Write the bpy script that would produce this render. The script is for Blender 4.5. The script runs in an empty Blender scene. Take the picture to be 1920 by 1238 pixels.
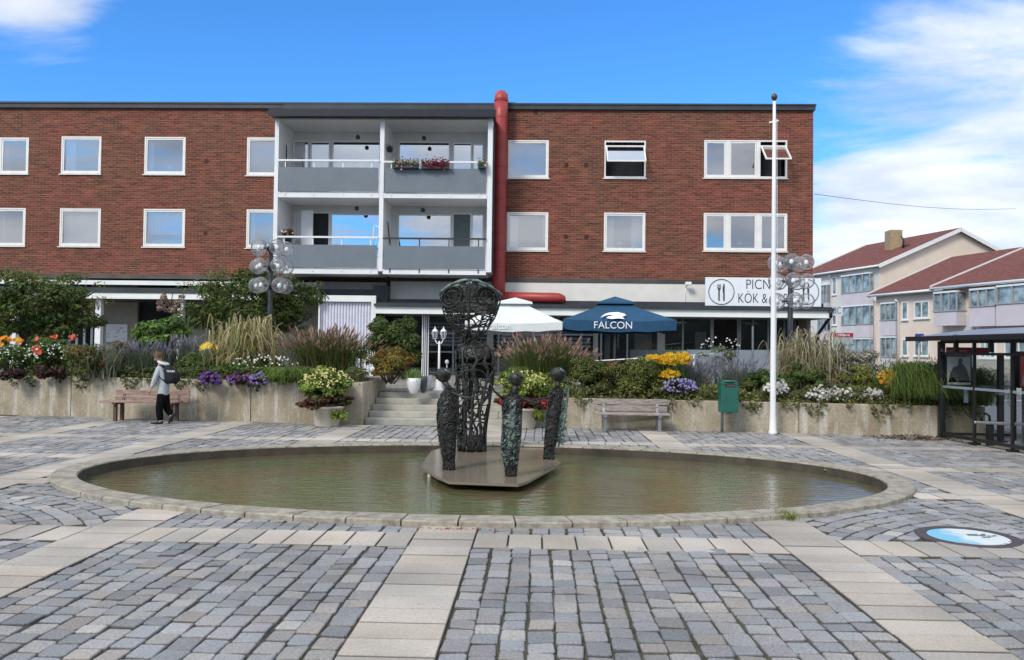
import bpy, bmesh, math, random
import numpy as np
from mathutils import Vector, Matrix

# ------------------------------------------------------------------ camera
SC = bpy.context.scene
F = 1540.0; CX, CY = 960.0, 619.0; H = 1.6
YAW = math.atan(45 / F); PIT = math.atan(35.5 / F); ROL = 0.012
cam_d = bpy.data.cameras.new("camera"); cam = bpy.data.objects.new("camera", cam_d)
SC.collection.objects.link(cam); SC.camera = cam
cam_d.sensor_width = 36.0; cam_d.sensor_fit = 'HORIZONTAL'
cam_d.lens = 36.0 * F / 1920.0; cam_d.clip_start = 0.05; cam_d.clip_end = 3000
RM = Matrix.Rotation(YAW, 3, 'Z') @ Matrix.Rotation(math.pi / 2 + PIT, 3, 'X') @ Matrix.Rotation(ROL, 3, 'Z')
cam.matrix_world = Matrix.Translation((0, 0, H)) @ RM.to_4x4()
SC.render.resolution_x, SC.render.resolution_y = 1024, 660

# ------------------------------------------------------------------ light
SUN_EL, SUN_AZ = math.radians(40), math.radians(215)     # azimuth clockwise from +Y: behind the camera, to the left
w = bpy.data.worlds.new("World"); SC.world = w; w.use_nodes = True
nt = w.node_tree; nt.nodes.clear()
def N(nt, t, **k):
    n = nt.nodes.new(t)
    for a, b in k.items(): setattr(n, a, b)
    return n
def L(nt, a, b): nt.links.new(a, b)
def mth(nt, op, a, b=None, c=None, clamp=False):
    n = N(nt, 'ShaderNodeMath', operation=op); n.use_clamp = clamp
    for i, v in enumerate((a, b, c)):
        if v is None: continue
        if isinstance(v, (int, float)): n.inputs[i].default_value = v
        else: L(nt, v, n.inputs[i])
    return n.outputs[0]
def mrange(nt, v, a, b, c=0.0, d=1.0, smooth=True):
    n = N(nt, 'ShaderNodeMapRange'); n.interpolation_type = 'SMOOTHSTEP' if smooth else 'LINEAR'
    L(nt, v, n.inputs[0])
    for i, q in enumerate((a, b, c, d)): n.inputs[i + 1].default_value = q
    return n.outputs[0]
sky = N(nt, 'ShaderNodeTexSky'); sky.sky_type = 'NISHITA'; sky.sun_disc = False
sky.sun_elevation = SUN_EL; sky.sun_rotation = SUN_AZ; sky.air_density = 1.0; sky.dust_density = 0.3; sky.ozone_density = 2.5
tc = N(nt, 'ShaderNodeTexCoord'); sp = N(nt, 'ShaderNodeSeparateXYZ'); L(nt, tc.outputs['Generated'], sp.inputs[0])
X_, Y_, Z_ = sp.outputs
zz = mth(nt, 'ADD', mth(nt, 'MAXIMUM', Z_, 0.0), 0.22)
cb = N(nt, 'ShaderNodeCombineXYZ'); L(nt, mth(nt, 'DIVIDE', X_, zz), cb.inputs[0]); L(nt, mth(nt, 'DIVIDE', Y_, zz), cb.inputs[1])
mp = N(nt, 'ShaderNodeMapping'); L(nt, cb.outputs[0], mp.inputs[0]); mp.inputs['Rotation'].default_value = (0, 0, 0.5); mp.inputs['Scale'].default_value = (1.25, 1.75, 1); mp.inputs['Location'].default_value = (3.1, 1.7, 0)
nz = N(nt, 'ShaderNodeTexNoise'); nz.inputs['Scale'].default_value = 1.0; nz.inputs['Detail'].default_value = 11; nz.inputs['Roughness'].default_value = 0.60; nz.inputs['Distortion'].default_value = 0.5
L(nt, mp.outputs[0], nz.inputs['Vector'])
# cover: thick to the right of the building and behind the viewer, thin at the top left
right = mth(nt, 'ADD', mrange(nt, X_, 0.16, 0.44, 0.0, 0.27), mth(nt, 'MULTIPLY', mrange(nt, X_, 0.16, 0.31, 0.0, 0.30), mrange(nt, Z_, 0.26, 0.12)))
left = mth(nt, 'MULTIPLY', mrange(nt, X_, -0.38, -0.52), mrange(nt, Z_, 0.22, 0.34, 0.0, 0.36))
back = mrange(nt, Y_, 0.2, -0.2, 0.0, 0.33)
zenith_fill = mrange(nt, Z_, 0.42, 0.65, 0.0, 0.34)  # high cloud above the view, added to whiten the blue sky light
bias = mth(nt, 'ADD', mth(nt, 'ADD', right, left), mth(nt, 'ADD', back, zenith_fill))
cl = mrange(nt, mth(nt, 'ADD', nz.outputs['Fac'], bias), 0.66, 0.90, 0.0, 0.95)
nz2 = N(nt, 'ShaderNodeTexNoise'); nz2.inputs['Scale'].default_value = 1.7; nz2.inputs['Detail'].default_value = 6; L(nt, mp.outputs[0], nz2.inputs['Vector'])
cr = N(nt, 'ShaderNodeValToRGB'); cr.color_ramp.elements[0].position = 0.35; cr.color_ramp.elements[1].position = 0.62
cr.color_ramp.elements[0].color = (2.3, 2.7, 3.4, 1); cr.color_ramp.elements[1].color = (4.1, 4.25, 4.5, 1)
L(nt, nz2.outputs['Fac'], cr.inputs[0])
tint = N(nt, 'ShaderNodeMix', data_type='RGBA', blend_type='MULTIPLY'); tint.inputs['Factor'].default_value = 1.0
L(nt, sky.outputs[0], tint.inputs[6]); tint.inputs[7].default_value = (0.25, 0.57, 0.90, 1)
mx = N(nt, 'ShaderNodeMix', data_type='RGBA'); L(nt, cl, mx.inputs[0]); L(nt, tint.outputs[2], mx.inputs[6]); L(nt, cr.outputs[0], mx.inputs[7])
bg = N(nt, 'ShaderNodeBackground'); bg.inputs['Strength'].default_value = 0.15; L(nt, mx.outputs[2], bg.inputs[0])
wo = N(nt, 'ShaderNodeOutputWorld'); L(nt, bg.outputs[0], wo.inputs[0])
sd = bpy.data.lights.new("sun", 'SUN'); sd.energy = 1.5; sd.angle = math.radians(16); sd.color = (1.0, 0.95, 0.87)
so = bpy.data.objects.new("sun", sd); SC.collection.objects.link(so)
sv = Vector((math.sin(SUN_AZ) * math.cos(SUN_EL), math.cos(SUN_AZ) * math.cos(SUN_EL), math.sin(SUN_EL)))
so.rotation_euler = sv.to_track_quat('Z', 'Y').to_euler(); so.location = sv * 60
SC.view_settings.view_transform = 'Standard'; SC.view_settings.look = 'None'
SC.view_settings.exposure = 0.80; SC.view_settings.gamma = 1.0
SC.cycles.max_bounces = 8; SC.cycles.transparent_max_bounces = 24; SC.cycles.caustics_reflective = False; SC.cycles.caustics_refractive = False

# ------------------------------------------------------------------ measuring: a pixel of the photograph to a point of the place
CAM = Vector((0, 0, H))
def ray(px, py): return RM @ Vector(((px - CX) / F, -(py - CY) / F, -1.0))
def P(px, py, Y): d = ray(px, py); return CAM + d * (Y / d.y)
def G(px, py, z=0.0): d = ray(px, py); return CAM + d * ((z - H) / d.z)
def PZ(px, py, Y): return P(px, py, Y).z
def PXx(px, py, Y): return P(px, py, Y).x

# ------------------------------------------------------------------ objects
ORG = {}
def link(o): SC.collection.objects.link(o); return o
def tag(o, label=None, cat=None, group=None, kind=None):
    if label: o['label'] = label
    if cat: o['category'] = cat
    if group: o['group'] = group
    if kind: o['kind'] = kind
    return o
def thing(name, loc, label, cat, group=None):
    o = bpy.data.objects.new(name, None); o.empty_display_size = 0.2; link(o)
    o.location = loc; ORG[o.name] = Vector(loc); tag(o, label, cat, group); return o
def place(me, name, parent, org, mats):
    o = bpy.data.objects.new(name, me); link(o)
    for m in mats: me.materials.append(m)
    if parent is not None: o.parent = parent
    else: o.location = org
    ORG[o.name] = org; return o
def kids(o): return [c for c in bpy.data.objects if c.parent == o]
def copy_tree(o, parent=None, loc=None):
    c = o.copy(); link(c); c.parent = parent; ORG[c.name] = ORG[o.name]
    if loc is not None: c.location = loc; ORG[c.name] = Vector(loc)
    for ch in [q for q in list(o.children)]: copy_tree(ch, c)
    return c
class MB:
    def __init__(s): s.v = []; s.f = []; s.mi = []; s.sm = []; s.pc = []
    def each(s, name, mats, parent=None, **k):
        r = None
        for vs, fs, mi, sm in list(s.pc): r = MB().add(vs, fs, mi, sm).build(name, mats, parent, **k)
        return r
    def add(s, vs, fs, mi=0, sm=False):
        b = len(s.v); s.pc.append((list(vs), list(fs), mi, sm)); s.v += [tuple(v) for v in vs]
        for f in fs: s.f.append(tuple(b + i for i in f)); s.mi.append(mi); s.sm.append(sm)
        return s
    def box(s, x0, x1, y0, y1, z0, z1, mi=0):
        if x0 > x1: x0, x1 = x1, x0
        if y0 > y1: y0, y1 = y1, y0
        if z0 > z1: z0, z1 = z1, z0
        v = [(x0, y0, z0), (x1, y0, z0), (x1, y1, z0), (x0, y1, z0), (x0, y0, z1), (x1, y0, z1), (x1, y1, z1), (x0, y1, z1)]
        return s.add(v, [(0, 3, 2, 1), (4, 5, 6, 7), (0, 1, 5, 4), (1, 2, 6, 5), (2, 3, 7, 6), (3, 0, 4, 7)], mi)
    def fbox(s, O, u, n, a0, a1, b0, b1, z0, z1, mi=0):
        O, u, n = Vector(O), Vector(u), Vector(n); v = []
        for z in (z0, z1):
            for a, b in ((a0, b0), (a1, b0), (a1, b1), (a0, b1)):
                q = O + u * a + n * b; v.append((q.x, q.y, z))
        return s.add(v, [(0, 3, 2, 1), (4, 5, 6, 7), (0, 1, 5, 4), (1, 2, 6, 5), (2, 3, 7, 6), (3, 0, 4, 7)], mi)
    def quad(s, a, b, c, d, mi=0): return s.add([a, b, c, d], [(0, 1, 2, 3)], mi)
    def bar(s, p, q, wd, hd, up=(0, 0, 1), mi=0):
        p, q = Vector(p), Vector(q); t = (q - p).normalized(); up = Vector(up)
        if abs(t.dot(up)) > .98: up = Vector((0, 1, 0))
        r = t.cross(up).normalized(); u = r.cross(t).normalized(); v = []
        for e in (p, q):
            for a, b in ((-1, -1), (1, -1), (1, 1), (-1, 1)): v.append(e + r * a * wd / 2 + u * b * hd / 2)
        return s.add(v, [(3, 2, 1, 0), (4, 5, 6, 7), (0, 1, 5, 4), (1, 2, 6, 5), (2, 3, 7, 6), (3, 0, 4, 7)], mi)
    def tube(s, pts, rs, n=8, mi=0, sm=True, caps=True, ell=1.0):
        pts = [Vector(p) for p in pts]; k = len(pts)
        if not hasattr(rs, '__len__'): rs = [rs] * k
        t0 = (pts[1] - pts[0]).normalized(); ref = Vector((0, 0, 1)) if abs(t0.z) < .9 else Vector((1, 0, 0))
        r = t0.cross(ref).normalized(); vs = []
        for i, p in enumerate(pts):
            t = (pts[min(i + 1, k - 1)] - pts[max(i - 1, 0)]).normalized()
            r = (r - t * r.dot(t)).normalized(); u = t.cross(r)
            for j in range(n):
                a = 2 * math.pi * j / n; vs.append(p + (r * math.cos(a) + u * math.sin(a) * ell) * rs[i])
        fs = [(i * n + j, i * n + (j + 1) % n, (i + 1) * n + (j + 1) % n, (i + 1) * n + j) for i in range(k - 1) for j in range(n)]
        if caps: fs += [tuple(range(n - 1, -1, -1)), tuple((k - 1) * n + j for j in range(n))]
        return s.add(vs, fs, mi, sm)
    def lathe(s, c, prof, n=20, mi=0, sx=1.0, sy=1.0, sm=True, wob=None):
        c = Vector(c); vs = []
        for i, (r, z) in enumerate(prof):
            for j in range(n):
                a = 2 * math.pi * j / n; k = 1.0 if wob is None else wob(i, j, a)
                vs.append((c.x + r * k * math.cos(a) * sx, c.y + r * k * math.sin(a) * sy, c.z + z))
        m = len(prof)
        fs = [(i * n + j, i * n + (j + 1) % n, (i + 1) * n + (j + 1) % n, (i + 1) * n + j) for i in range(m - 1) for j in range(n)]
        if prof[0][0] > 1e-4: fs.append(tuple(range(n - 1, -1, -1)))
        if prof[-1][0] > 1e-4: fs.append(tuple((m - 1) * n + j for j in range(n)))
        return s.add(vs, fs, mi, sm)
    def prism(s, poly, z0, z1, mi=0, mit=None):
        n = len(poly); v = [(p[0], p[1], z0) for p in poly] + [(p[0], p[1], z1) for p in poly]
        s.add(v, [tuple(range(n - 1, -1, -1))] + [(i, (i + 1) % n, n + (i + 1) % n, n + i) for i in range(n)], mi)
        return s.add(v[n:], [tuple(range(n))], mi if mit is None else mit)
    def build(s, name, mats, parent=None, org=None, bevel=0.0, bseg=2):
        if not isinstance(mats, (list, tuple)): mats = [mats]
        A = np.array(s.v, dtype=float)
        if parent is not None: org = ORG[parent.name]
        elif org is None:
            lo, hi = A.min(0), A.max(0); org = Vector(((lo[0] + hi[0]) / 2, (lo[1] + hi[1]) / 2, lo[2]))
        org = Vector(org); A = A - np.array(org)
        me = bpy.data.meshes.new(name); me.from_pydata(A.tolist(), [], s.f)
        me.polygons.foreach_set('material_index', s.mi); me.polygons.foreach_set('use_smooth', s.sm); me.update()
        o = place(me, name, parent, org, mats)
        if bevel > 0:
            b = o.modifiers.new('bevel', 'BEVEL'); b.width = bevel; b.segments = bseg; b.limit_method = 'ANGLE'; b.angle_limit = math.radians(50)
        return o
def bulk(name, V, faces, cols, mat, parent=None, smooth=False, org=None):
    """V (n,k,3) repeated pieces, faces index lists into k, cols (n,3) one colour per piece"""
    V = np.asarray(V, float); n, k, _ = V.shape
    if parent is not None: org = ORG[parent.name]
    elif org is None:
        lo, hi = V.reshape(-1, 3).min(0), V.reshape(-1, 3).max(0); org = Vector(((lo[0] + hi[0]) / 2, (lo[1] + hi[1]) / 2, lo[2]))
    V = V - np.array(org)
    me = bpy.data.meshes.new(name)
    me.vertices.add(n * k); me.vertices.foreach_set('co', V.reshape(-1))
    li = []; ls = []; pos = 0
    base = np.arange(n)[:, None] * k
    per = np.concatenate([np.array(f) for f in faces]); tot = len(per)
    loops = (base + per[None, :]).reshape(-1)
    me.loops.add(len(loops)); me.loops.foreach_set('vertex_index', loops)
    sizes = np.array([len(f) for f in faces]); st = np.concatenate([[0], np.cumsum(sizes)[:-1]])
    starts = (np.arange(n)[:, None] * tot + st[None, :]).reshape(-1)
    me.polygons.add(n * len(faces)); me.polygons.foreach_set('loop_start', starts)
    me.polygons.foreach_set('loop_total', np.tile(sizes, n))
    me.polygons.foreach_set('use_smooth', np.full(n * len(faces), bool(smooth)))
    me.update(calc_edges=True)
    ca = me.color_attributes.new('Col', 'FLOAT_COLOR', 'POINT')
    c4 = np.ones((n, k, 4)); c4[:, :, :3] = np.asarray(cols)[:, None, :] if np.asarray(cols).ndim == 2 else cols
    ca.data.foreach_set('color', c4.reshape(-1))
    return place(me, name, parent, Vector(org), [mat])

# ------------------------------------------------------------------ materials
def pm(name, col, rough=.6, metal=0., var=.12, vs=4., bump=0., bs=30., spec=.5, hue=None, stretch=None, emit=None, alpha=None):
    m = bpy.data.materials.new(name); m.use_nodes = True; t = m.node_tree; b = t.nodes['Principled BSDF']
    b.inputs['Roughness'].default_value = rough; b.inputs['Metallic'].default_value = metal
    b.inputs['Specular IOR Level'].default_value = spec
    c = N(t, 'ShaderNodeTexCoord'); v = c.outputs['Object']
    if stretch:
        mpn = N(t, 'ShaderNodeMapping'); mpn.inputs['Scale'].default_value = stretch; L(t, v, mpn.inputs[0]); v = mpn.outputs[0]
    n = N(t, 'ShaderNodeTexNoise'); n.inputs['Scale'].default_value = vs; n.inputs['Detail'].default_value = 6; n.inputs['Roughness'].default_value = .65; L(t, v, n.inputs[0])
    x = N(t, 'ShaderNodeMix', data_type='RGBA'); L(t, mrange(t, n.outputs[0], .3, .7), x.inputs[0])
    c2 = hue or col
    x.inputs[6].default_value = tuple(min(1, q * (1 - var)) for q in col) + (1,)
    x.inputs[7].default_value = tuple(min(1, q * (1 + var)) for q in c2) + (1,)
    L(t, x.outputs[2], b.inputs['Base Color'])
    if bump > 0:
        n2 = N(t, 'ShaderNodeTexNoise'); n2.inputs['Scale'].default_value = bs; n2.inputs['Detail'].default_value = 5; L(t, v, n2.inputs[0])
        bp = N(t, 'ShaderNodeBump'); bp.inputs['Strength'].default_value = bump; bp.inputs['Distance'].default_value = .02; L(t, n2.outputs[0], bp.inputs['Height']); L(t, bp.outputs[0], b.inputs['Normal'])
    return m
def attr_mat(name, rough=.7, trans=0., speck=0., ss=60., bump=0., spec=.3, gain=1.):
    m = bpy.data.materials.new(name); m.use_nodes = True; t = m.node_tree; b = t.nodes['Principled BSDF']
    a = N(t, 'ShaderNodeVertexColor'); a.layer_name = 'Col'; col = a.outputs[0]
    if gain != 1: x = N(t, 'ShaderNodeVectorMath', operation='SCALE'); L(t, col, x.inputs[0]); x.inputs['Scale'].default_value = gain; col = x.outputs[0]
    b.inputs['Roughness'].default_value = rough; b.inputs['Specular IOR Level'].default_value = spec
    if speck > 0:
        c = N(t, 'ShaderNodeTexCoord'); n = N(t, 'ShaderNodeTexNoise'); n.inputs['Scale'].default_value = ss; n.inputs['Detail'].default_value = 4; n.inputs['Roughness'].default_value = .8; L(t, c.outputs['Object'], n.inputs[0])
        g = mrange(t, n.outputs[0], .32, .68, 1 - speck, 1 + speck, False)
        n3 = N(t, 'ShaderNodeTexNoise'); n3.inputs['Scale'].default_value = .8; n3.inputs['Detail'].default_value = 5; L(t, c.outputs['Object'], n3.inputs[0])
        g = mth(t, 'MULTIPLY', g, mrange(t, n3.outputs[0], .3, .7, .78, 1.14))
        x = N(t, 'ShaderNodeVectorMath', operation='SCALE'); L(t, col, x.inputs[0]); L(t, g, x.inputs['Scale']); col = x.outputs[0]
        if bump > 0:
            bp = N(t, 'ShaderNodeBump'); bp.inputs['Strength'].default_value = bump; bp.inputs['Distance'].default_value = .01; L(t, n.outputs[0], bp.inputs['Height']); L(t, bp.outputs[0], b.inputs['Normal'])
    L(t, col, b.inputs['Base Color'])
    if trans > 0:
        tr = N(t, 'ShaderNodeBsdfTranslucent'); L(t, col, tr.inputs[0]); mxs = N(t, 'ShaderNodeMixShader'); mxs.inputs[0].default_value = trans
        L(t, b.outputs[0], mxs.inputs[1]); L(t, tr.outputs[0], mxs.inputs[2]); L(t, mxs.outputs[0], t.nodes['Material Output'].inputs[0])
    return m
def glass(name, fac, tintc=(1, 1, 1), rough=0., gcol=(1, 1, 1), diff=0., dcol=(.7, .75, .8), ior=1.45):
    m = bpy.data.materials.new(name); m.use_nodes = True; t = m.node_tree; t.nodes.remove(t.nodes['Principled BSDF'])
    g = N(t, 'ShaderNodeBsdfGlossy'); g.inputs['Roughness'].default_value = rough; g.inputs[0].default_value = (*gcol, 1)
    tr = N(t, 'ShaderNodeBsdfTransparent'); tr.inputs[0].default_value = (*tintc, 1)
    lw = N(t, 'ShaderNodeFresnel'); lw.inputs[0].default_value = ior
    f = mth(t, 'ADD', lw.outputs[0], fac, clamp=True)
    mxs = N(t, 'ShaderNodeMixShader'); L(t, f, mxs.inputs[0]); L(t, tr.outputs[0], mxs.inputs[1]); L(t, g.outputs[0], mxs.inputs[2]); out = mxs.outputs[0]
    if diff > 0:
        d = N(t, 'ShaderNodeBsdfDiffuse'); d.inputs[0].default_value = (*dcol, 1); m2 = N(t, 'ShaderNodeMixShader'); m2.inputs[0].default_value = diff
        L(t, out, m2.inputs[1]); L(t, d.outputs[0], m2.inputs[2]); out = m2.outputs[0]
    L(t, out, t.nodes['Material Output'].inputs[0]); return m
def brick_mat(name):
    m = bpy.data.materials.new(name); m.use_nodes = True; t = m.node_tree; b = t.nodes['Principled BSDF']
    c = N(t, 'ShaderNodeTexCoord'); s = N(t, 'ShaderNodeSeparateXYZ'); L(t, c.outputs['Object'], s.inputs[0])
    cbn = N(t, 'ShaderNodeCombineXYZ'); L(t, mth(t, 'ADD', s.outputs[0], s.outputs[1]), cbn.inputs[0]); L(t, s.outputs[2], cbn.inputs[1])
    br = N(t, 'ShaderNodeTexBrick'); L(t, cbn.outputs[0], br.inputs[0]); br.offset = .5
    for k, v in {'Scale': 1.0, 'Mortar Size': .0085, 'Mortar Smooth': .3, 'Bias': 0.0, 'Brick Width': .27, 'Row Height': .082}.items(): br.inputs[k].default_value = v
    br.inputs['Color1'].default_value = (.228, .062, .043, 1); br.inputs['Color2'].default_value = (.12, .038, .030, 1); br.inputs['Mortar'].default_value = (.23, .155, .11, 1)
    # streaks of odd bricks, and broad patches of browner brick
    mpn = N(t, 'ShaderNodeMapping'); mpn.inputs['Scale'].default_value = (.9, 9., 1); L(t, cbn.outputs[0], mpn.inputs[0])
    n1 = N(t, 'ShaderNodeTexNoise'); n1.inputs['Scale'].default_value = 1.6; n1.inputs['Detail'].default_value = 7; n1.inputs['Roughness'].default_value = .75; L(t, mpn.outputs[0], n1.inputs[0])
    x1 = N(t, 'ShaderNodeMix', data_type='RGBA', blend_type='MULTIPLY'); x1.inputs[0].default_value = 1
    r1 = N(t, 'ShaderNodeValToRGB'); r1.color_ramp.elements[0].position = .34; r1.color_ramp.elements[1].position = .66
    r1.color_ramp.elements[0].color = (.56, .54, .58, 1); r1.color_ramp.elements[1].color = (1.55, 1.5, 1.42, 1); L(t, n1.outputs[0], r1.inputs[0])
    L(t, br.outputs[0], x1.inputs[6]); L(t, r1.outputs[0], x1.inputs[7])
    n2 = N(t, 'ShaderNodeTexNoise'); n2.inputs['Scale'].default_value = .55; n2.inputs['Detail'].default_value = 4; L(t, cbn.outputs[0], n2.inputs[0])
    x2 = N(t, 'ShaderNodeMix', data_type='RGBA', blend_type='MULTIPLY'); L(t, mrange(t, n2.outputs[0], .38, .62), x2.inputs[0])
    L(t, x1.outputs[2], x2.inputs[6]); x2.inputs[7].default_value = (.88, 1.06, .98, 1)
    L(t, x2.outputs[2], b.inputs['Base Color']); b.inputs['Roughness'].default_value = .85; b.inputs['Specular IOR Level'].default_value = .25
    bp = N(t, 'ShaderNodeBump'); bp.inputs['Strength'].default_value = .6; bp.inputs['Distance'].default_value = .01; bp.invert = True; L(t, br.outputs['Fac'], bp.inputs['Height']); L(t, bp.outputs[0], b.inputs['Normal'])
    return m
def wall_stain(name, c1, c2, c3):
    m = bpy.data.materials.new(name); m.use_nodes = True; t = m.node_tree; b = t.nodes['Principled BSDF']
    c = N(t, 'ShaderNodeTexCoord')
    n = N(t, 'ShaderNodeTexNoise'); n.inputs['Scale'].default_value = .9; n.inputs['Detail'].default_value = 7; n.inputs['Roughness'].default_value = .6; L(t, c.outputs['Object'], n.inputs[0])
    mpn = N(t, 'ShaderNodeMapping'); mpn.inputs['Scale'].default_value = (4.2, 4.2, .55); L(t, c.outputs['Object'], mpn.inputs[0])
    n2 = N(t, 'ShaderNodeTexNoise'); n2.inputs['Scale'].default_value = 1.1; n2.inputs['Detail'].default_value = 6; n2.inputs['Roughness'].default_value = .7; L(t, mpn.outputs[0], n2.inputs[0])
    a = N(t, 'ShaderNodeMix', data_type='RGBA'); L(t, mrange(t, n.outputs[0], .36, .64), a.inputs[0]); a.inputs[6].default_value = (*c1, 1); a.inputs[7].default_value = (*c2, 1)
    d = N(t, 'ShaderNodeMix', data_type='RGBA'); L(t, mrange(t, n2.outputs[0], .50, .66, 0, .85), d.inputs[0]); L(t, a.outputs[2], d.inputs[6]); d.inputs[7].default_value = (*c3, 1)
    n4 = N(t, 'ShaderNodeTexNoise'); n4.inputs['Scale'].default_value = 25; n4.inputs['Detail'].default_value = 5; L(t, c.outputs['Object'], n4.inputs[0])
    e = N(t, 'ShaderNodeVectorMath', operation='SCALE'); L(t, d.outputs[2], e.inputs[0]); L(t, mrange(t, n4.outputs[0], .3, .7, .85, 1.12), e.inputs['Scale'])
    L(t, e.outputs[0], b.inputs['Base Color']); b.inputs['Roughness'].default_value = .85
    bp = N(t, 'ShaderNodeBump'); bp.inputs['Strength'].default_value = .4; bp.inputs['Distance'].default_value = .01; L(t, n4.outputs[0], bp.inputs['Height']); L(t, bp.outputs[0], b.inputs['Normal'])
    return m
def tile_mat(name, c1, c2, w_, h_, mort, axis='xy', msize=.02):
    m = bpy.data.materials.new(name); m.use_nodes = True; t = m.node_tree; b = t.nodes['Principled BSDF']
    c = N(t, 'ShaderNodeTexCoord'); s = N(t, 'ShaderNodeSeparateXYZ'); L(t, c.outputs['Object'], s.inputs[0])
    cbn = N(t, 'ShaderNodeCombineXYZ'); ix = {'x': 0, 'y': 1, 'z': 2}
    L(t, s.outputs[ix[axis[0]]], cbn.inputs[0]); L(t, s.outputs[ix[axis[1]]], cbn.inputs[1])
    br = N(t, 'ShaderNodeTexBrick'); L(t, cbn.outputs[0], br.inputs[0])
    for k, v in {'Scale': 1.0, 'Mortar Size': msize, 'Mortar Smooth': .2, 'Brick Width': w_, 'Row Height': h_}.items(): br.inputs[k].default_value = v
    br.inputs['Color1'].default_value = (*c1, 1); br.inputs['Color2'].default_value = (*c2, 1); br.inputs['Mortar'].default_value = (*mort, 1)
    n = N(t, 'ShaderNodeTexNoise'); n.inputs['Scale'].default_value = 1.5; n.inputs['Detail'].default_value = 6; L(t, c.outputs['Object'], n.inputs[0])
    e = N(t, 'ShaderNodeVectorMath', operation='SCALE'); L(t, br.outputs[0], e.inputs[0]); L(t, mrange(t, n.outputs[0], .3, .7, .75, 1.2), e.inputs['Scale'])
    L(t, e.outputs[0], b.inputs['Base Color']); b.inputs['Roughness'].default_value = .85
    return m
M = {}
M['brick'] = brick_mat('red_brick')
M['white'] = pm('white_paint', (.80, .81, .82), .45, var=.05, vs=2)
M['frame'] = pm('white_window_frame', (.82, .80, .76), .4, var=.05, vs=3)
M['cream'] = pm('cream_panel', (.74, .72, .66), .6, var=.06, vs=1.5)
M['fascia'] = pm('white_fascia', (.82, .86, .82), .5, var=.05, vs=1.2)
M['dark'] = pm('dark_metal', (.030, .033, .040), .45, var=.25, vs=3)
M['roofdark'] = pm('roof_metal', (.035, .040, .045), .5, var=.3, vs=1)
M['black'] = pm('black_metal', (.012, .012, .014), .35, var=.3, vs=6)
M['greypanel'] = pm('grey_balcony_panel', (.155, .185, .215), .55, var=.06, vs=2)
M['loggia'] = pm('pale_render', (.66, .67, .67), .8, var=.05, vs=2, bump=.1)
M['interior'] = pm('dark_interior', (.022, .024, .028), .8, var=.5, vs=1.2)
M['curtain'] = pm('white_curtain', (.80, .82, .84), .9, var=.10, vs=6, stretch=(6, 1, .4))
M['blind'] = pm('pale_blind', (.74, .77, .78), .9, var=.06, vs=3)
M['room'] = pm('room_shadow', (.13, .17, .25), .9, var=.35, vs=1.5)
M['pane'] = glass('window_glass', .36, (.85, .9, .95), gcol=(.97, .95, .93))
M['shopglass'] = glass('shop_glass', .03, (.85, .88, .9))
M['frost'] = glass('frosted_glass', .05, (.8, .88, .92), .1, diff=.55, dcol=(.40, .46, .52))
M['shglass'] = glass('shelter_glass', .0, (.95, .97, .96), ior=1.15)
M['redpipe'] = pm('red_painted_duct', (.36, .045, .040), .45, var=.14, vs=2.5)
M['concrete'] = wall_stain('stained_concrete', (.43, .38, .29), (.29, .24, .16), (.54, .51, .44))
M['stonestep'] = pm('pale_granite_step', (.40, .385, .33), .8, var=.15, vs=3, bump=.2, bs=60)
M['rim'] = pm('granite_rim', (.30, .265, .205), .75, var=.28, vs=9, bump=.4, bs=80, hue=(.33, .30, .24))
M['soil'] = pm('dark_soil', (.05, .036, .024), .95, var=.4, vs=9, bump=.8, bs=40)
M['terr'] = tile_mat('terrace_paving', (.30, .28, .25), (.24, .23, .21), .5, .5, (.12, .11, .1))
M['asphalt'] = pm('asphalt', (.115, .12, .13), .85, var=.15, vs=2, bump=.3, bs=90)
M['paintline'] = pm('road_paint', (.6, .6, .58), .7, var=.1)
M['joint'] = pm('joint_sand', (.045, .040, .030), .95, var=.35, vs=6, bump=.6, bs=120, hue=(.075, .075, .045))
M['bronze'] = pm('dark_bronze', (.014, .0125, .011), .40, metal=.2, var=.6, vs=7, bump=1.0, bs=22, hue=(.024, .025, .022))
M['patina'] = pm('green_patina_bronze', (.055, .105, .09), .6, metal=.15, var=.5, vs=14, bump=1.0, bs=30, hue=(.16, .22, .20))
M['plate'] = pm('wet_stone_plate', (.20, .165, .12), .16, var=.12, vs=2.2, bump=.04, bs=14)
M['plate_edge'] = pm('mossy_plate_edge', (.10, .085, .05), .5, var=.4, vs=9, bump=.6)
M['leaf'] = attr_mat('leaves', .55, .30, gain=1.4)
M['petal'] = attr_mat('petals', .6, .25)
M['cobble'] = attr_mat('granite_setts', .72, 0, .38, 70., .6)
M['slab'] = attr_mat('sandstone_slabs', .8, 0, .20, 60., .3)
M['bark'] = pm('bark', (.09, .07, .05), .9, var=.3, vs=8, bump=.8)
M['benchwood'] = pm('red_stained_wood', (.23, .115, .09), .7, var=.35, vs=7, hue=(.33, .24, .20), stretch=(1, 6, 14), bump=.3)
M['benchgrey'] = pm('weathered_wood', (.22, .175, .15), .75, var=.35, vs=7, hue=(.34, .30, .27), stretch=(1, 6, 14), bump=.3)
M['steel'] = pm('galvanised_steel', (.30, .31, .32), .45, metal=.7, var=.2, vs=9)
M['green'] = pm('green_bin_paint', (.012, .105, .075), .45, var=.12, vs=4)
M['pot'] = pm('beige_concrete_pot', (.58, .52, .42), .75, var=.1, vs=5, bump=.15)
M['vase'] = pm('white_glazed_vase', (.74, .73, .76), .3, var=.03)
M['greyvase'] = pm('dark_grey_vase', (.06, .075, .085), .4, var=.1)
M['globe'] = glass('clear_globe', -.01, (.97, .97, .97), .03, diff=.10, dcol=(.85, .87, .9), ior=1.18)
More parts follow.
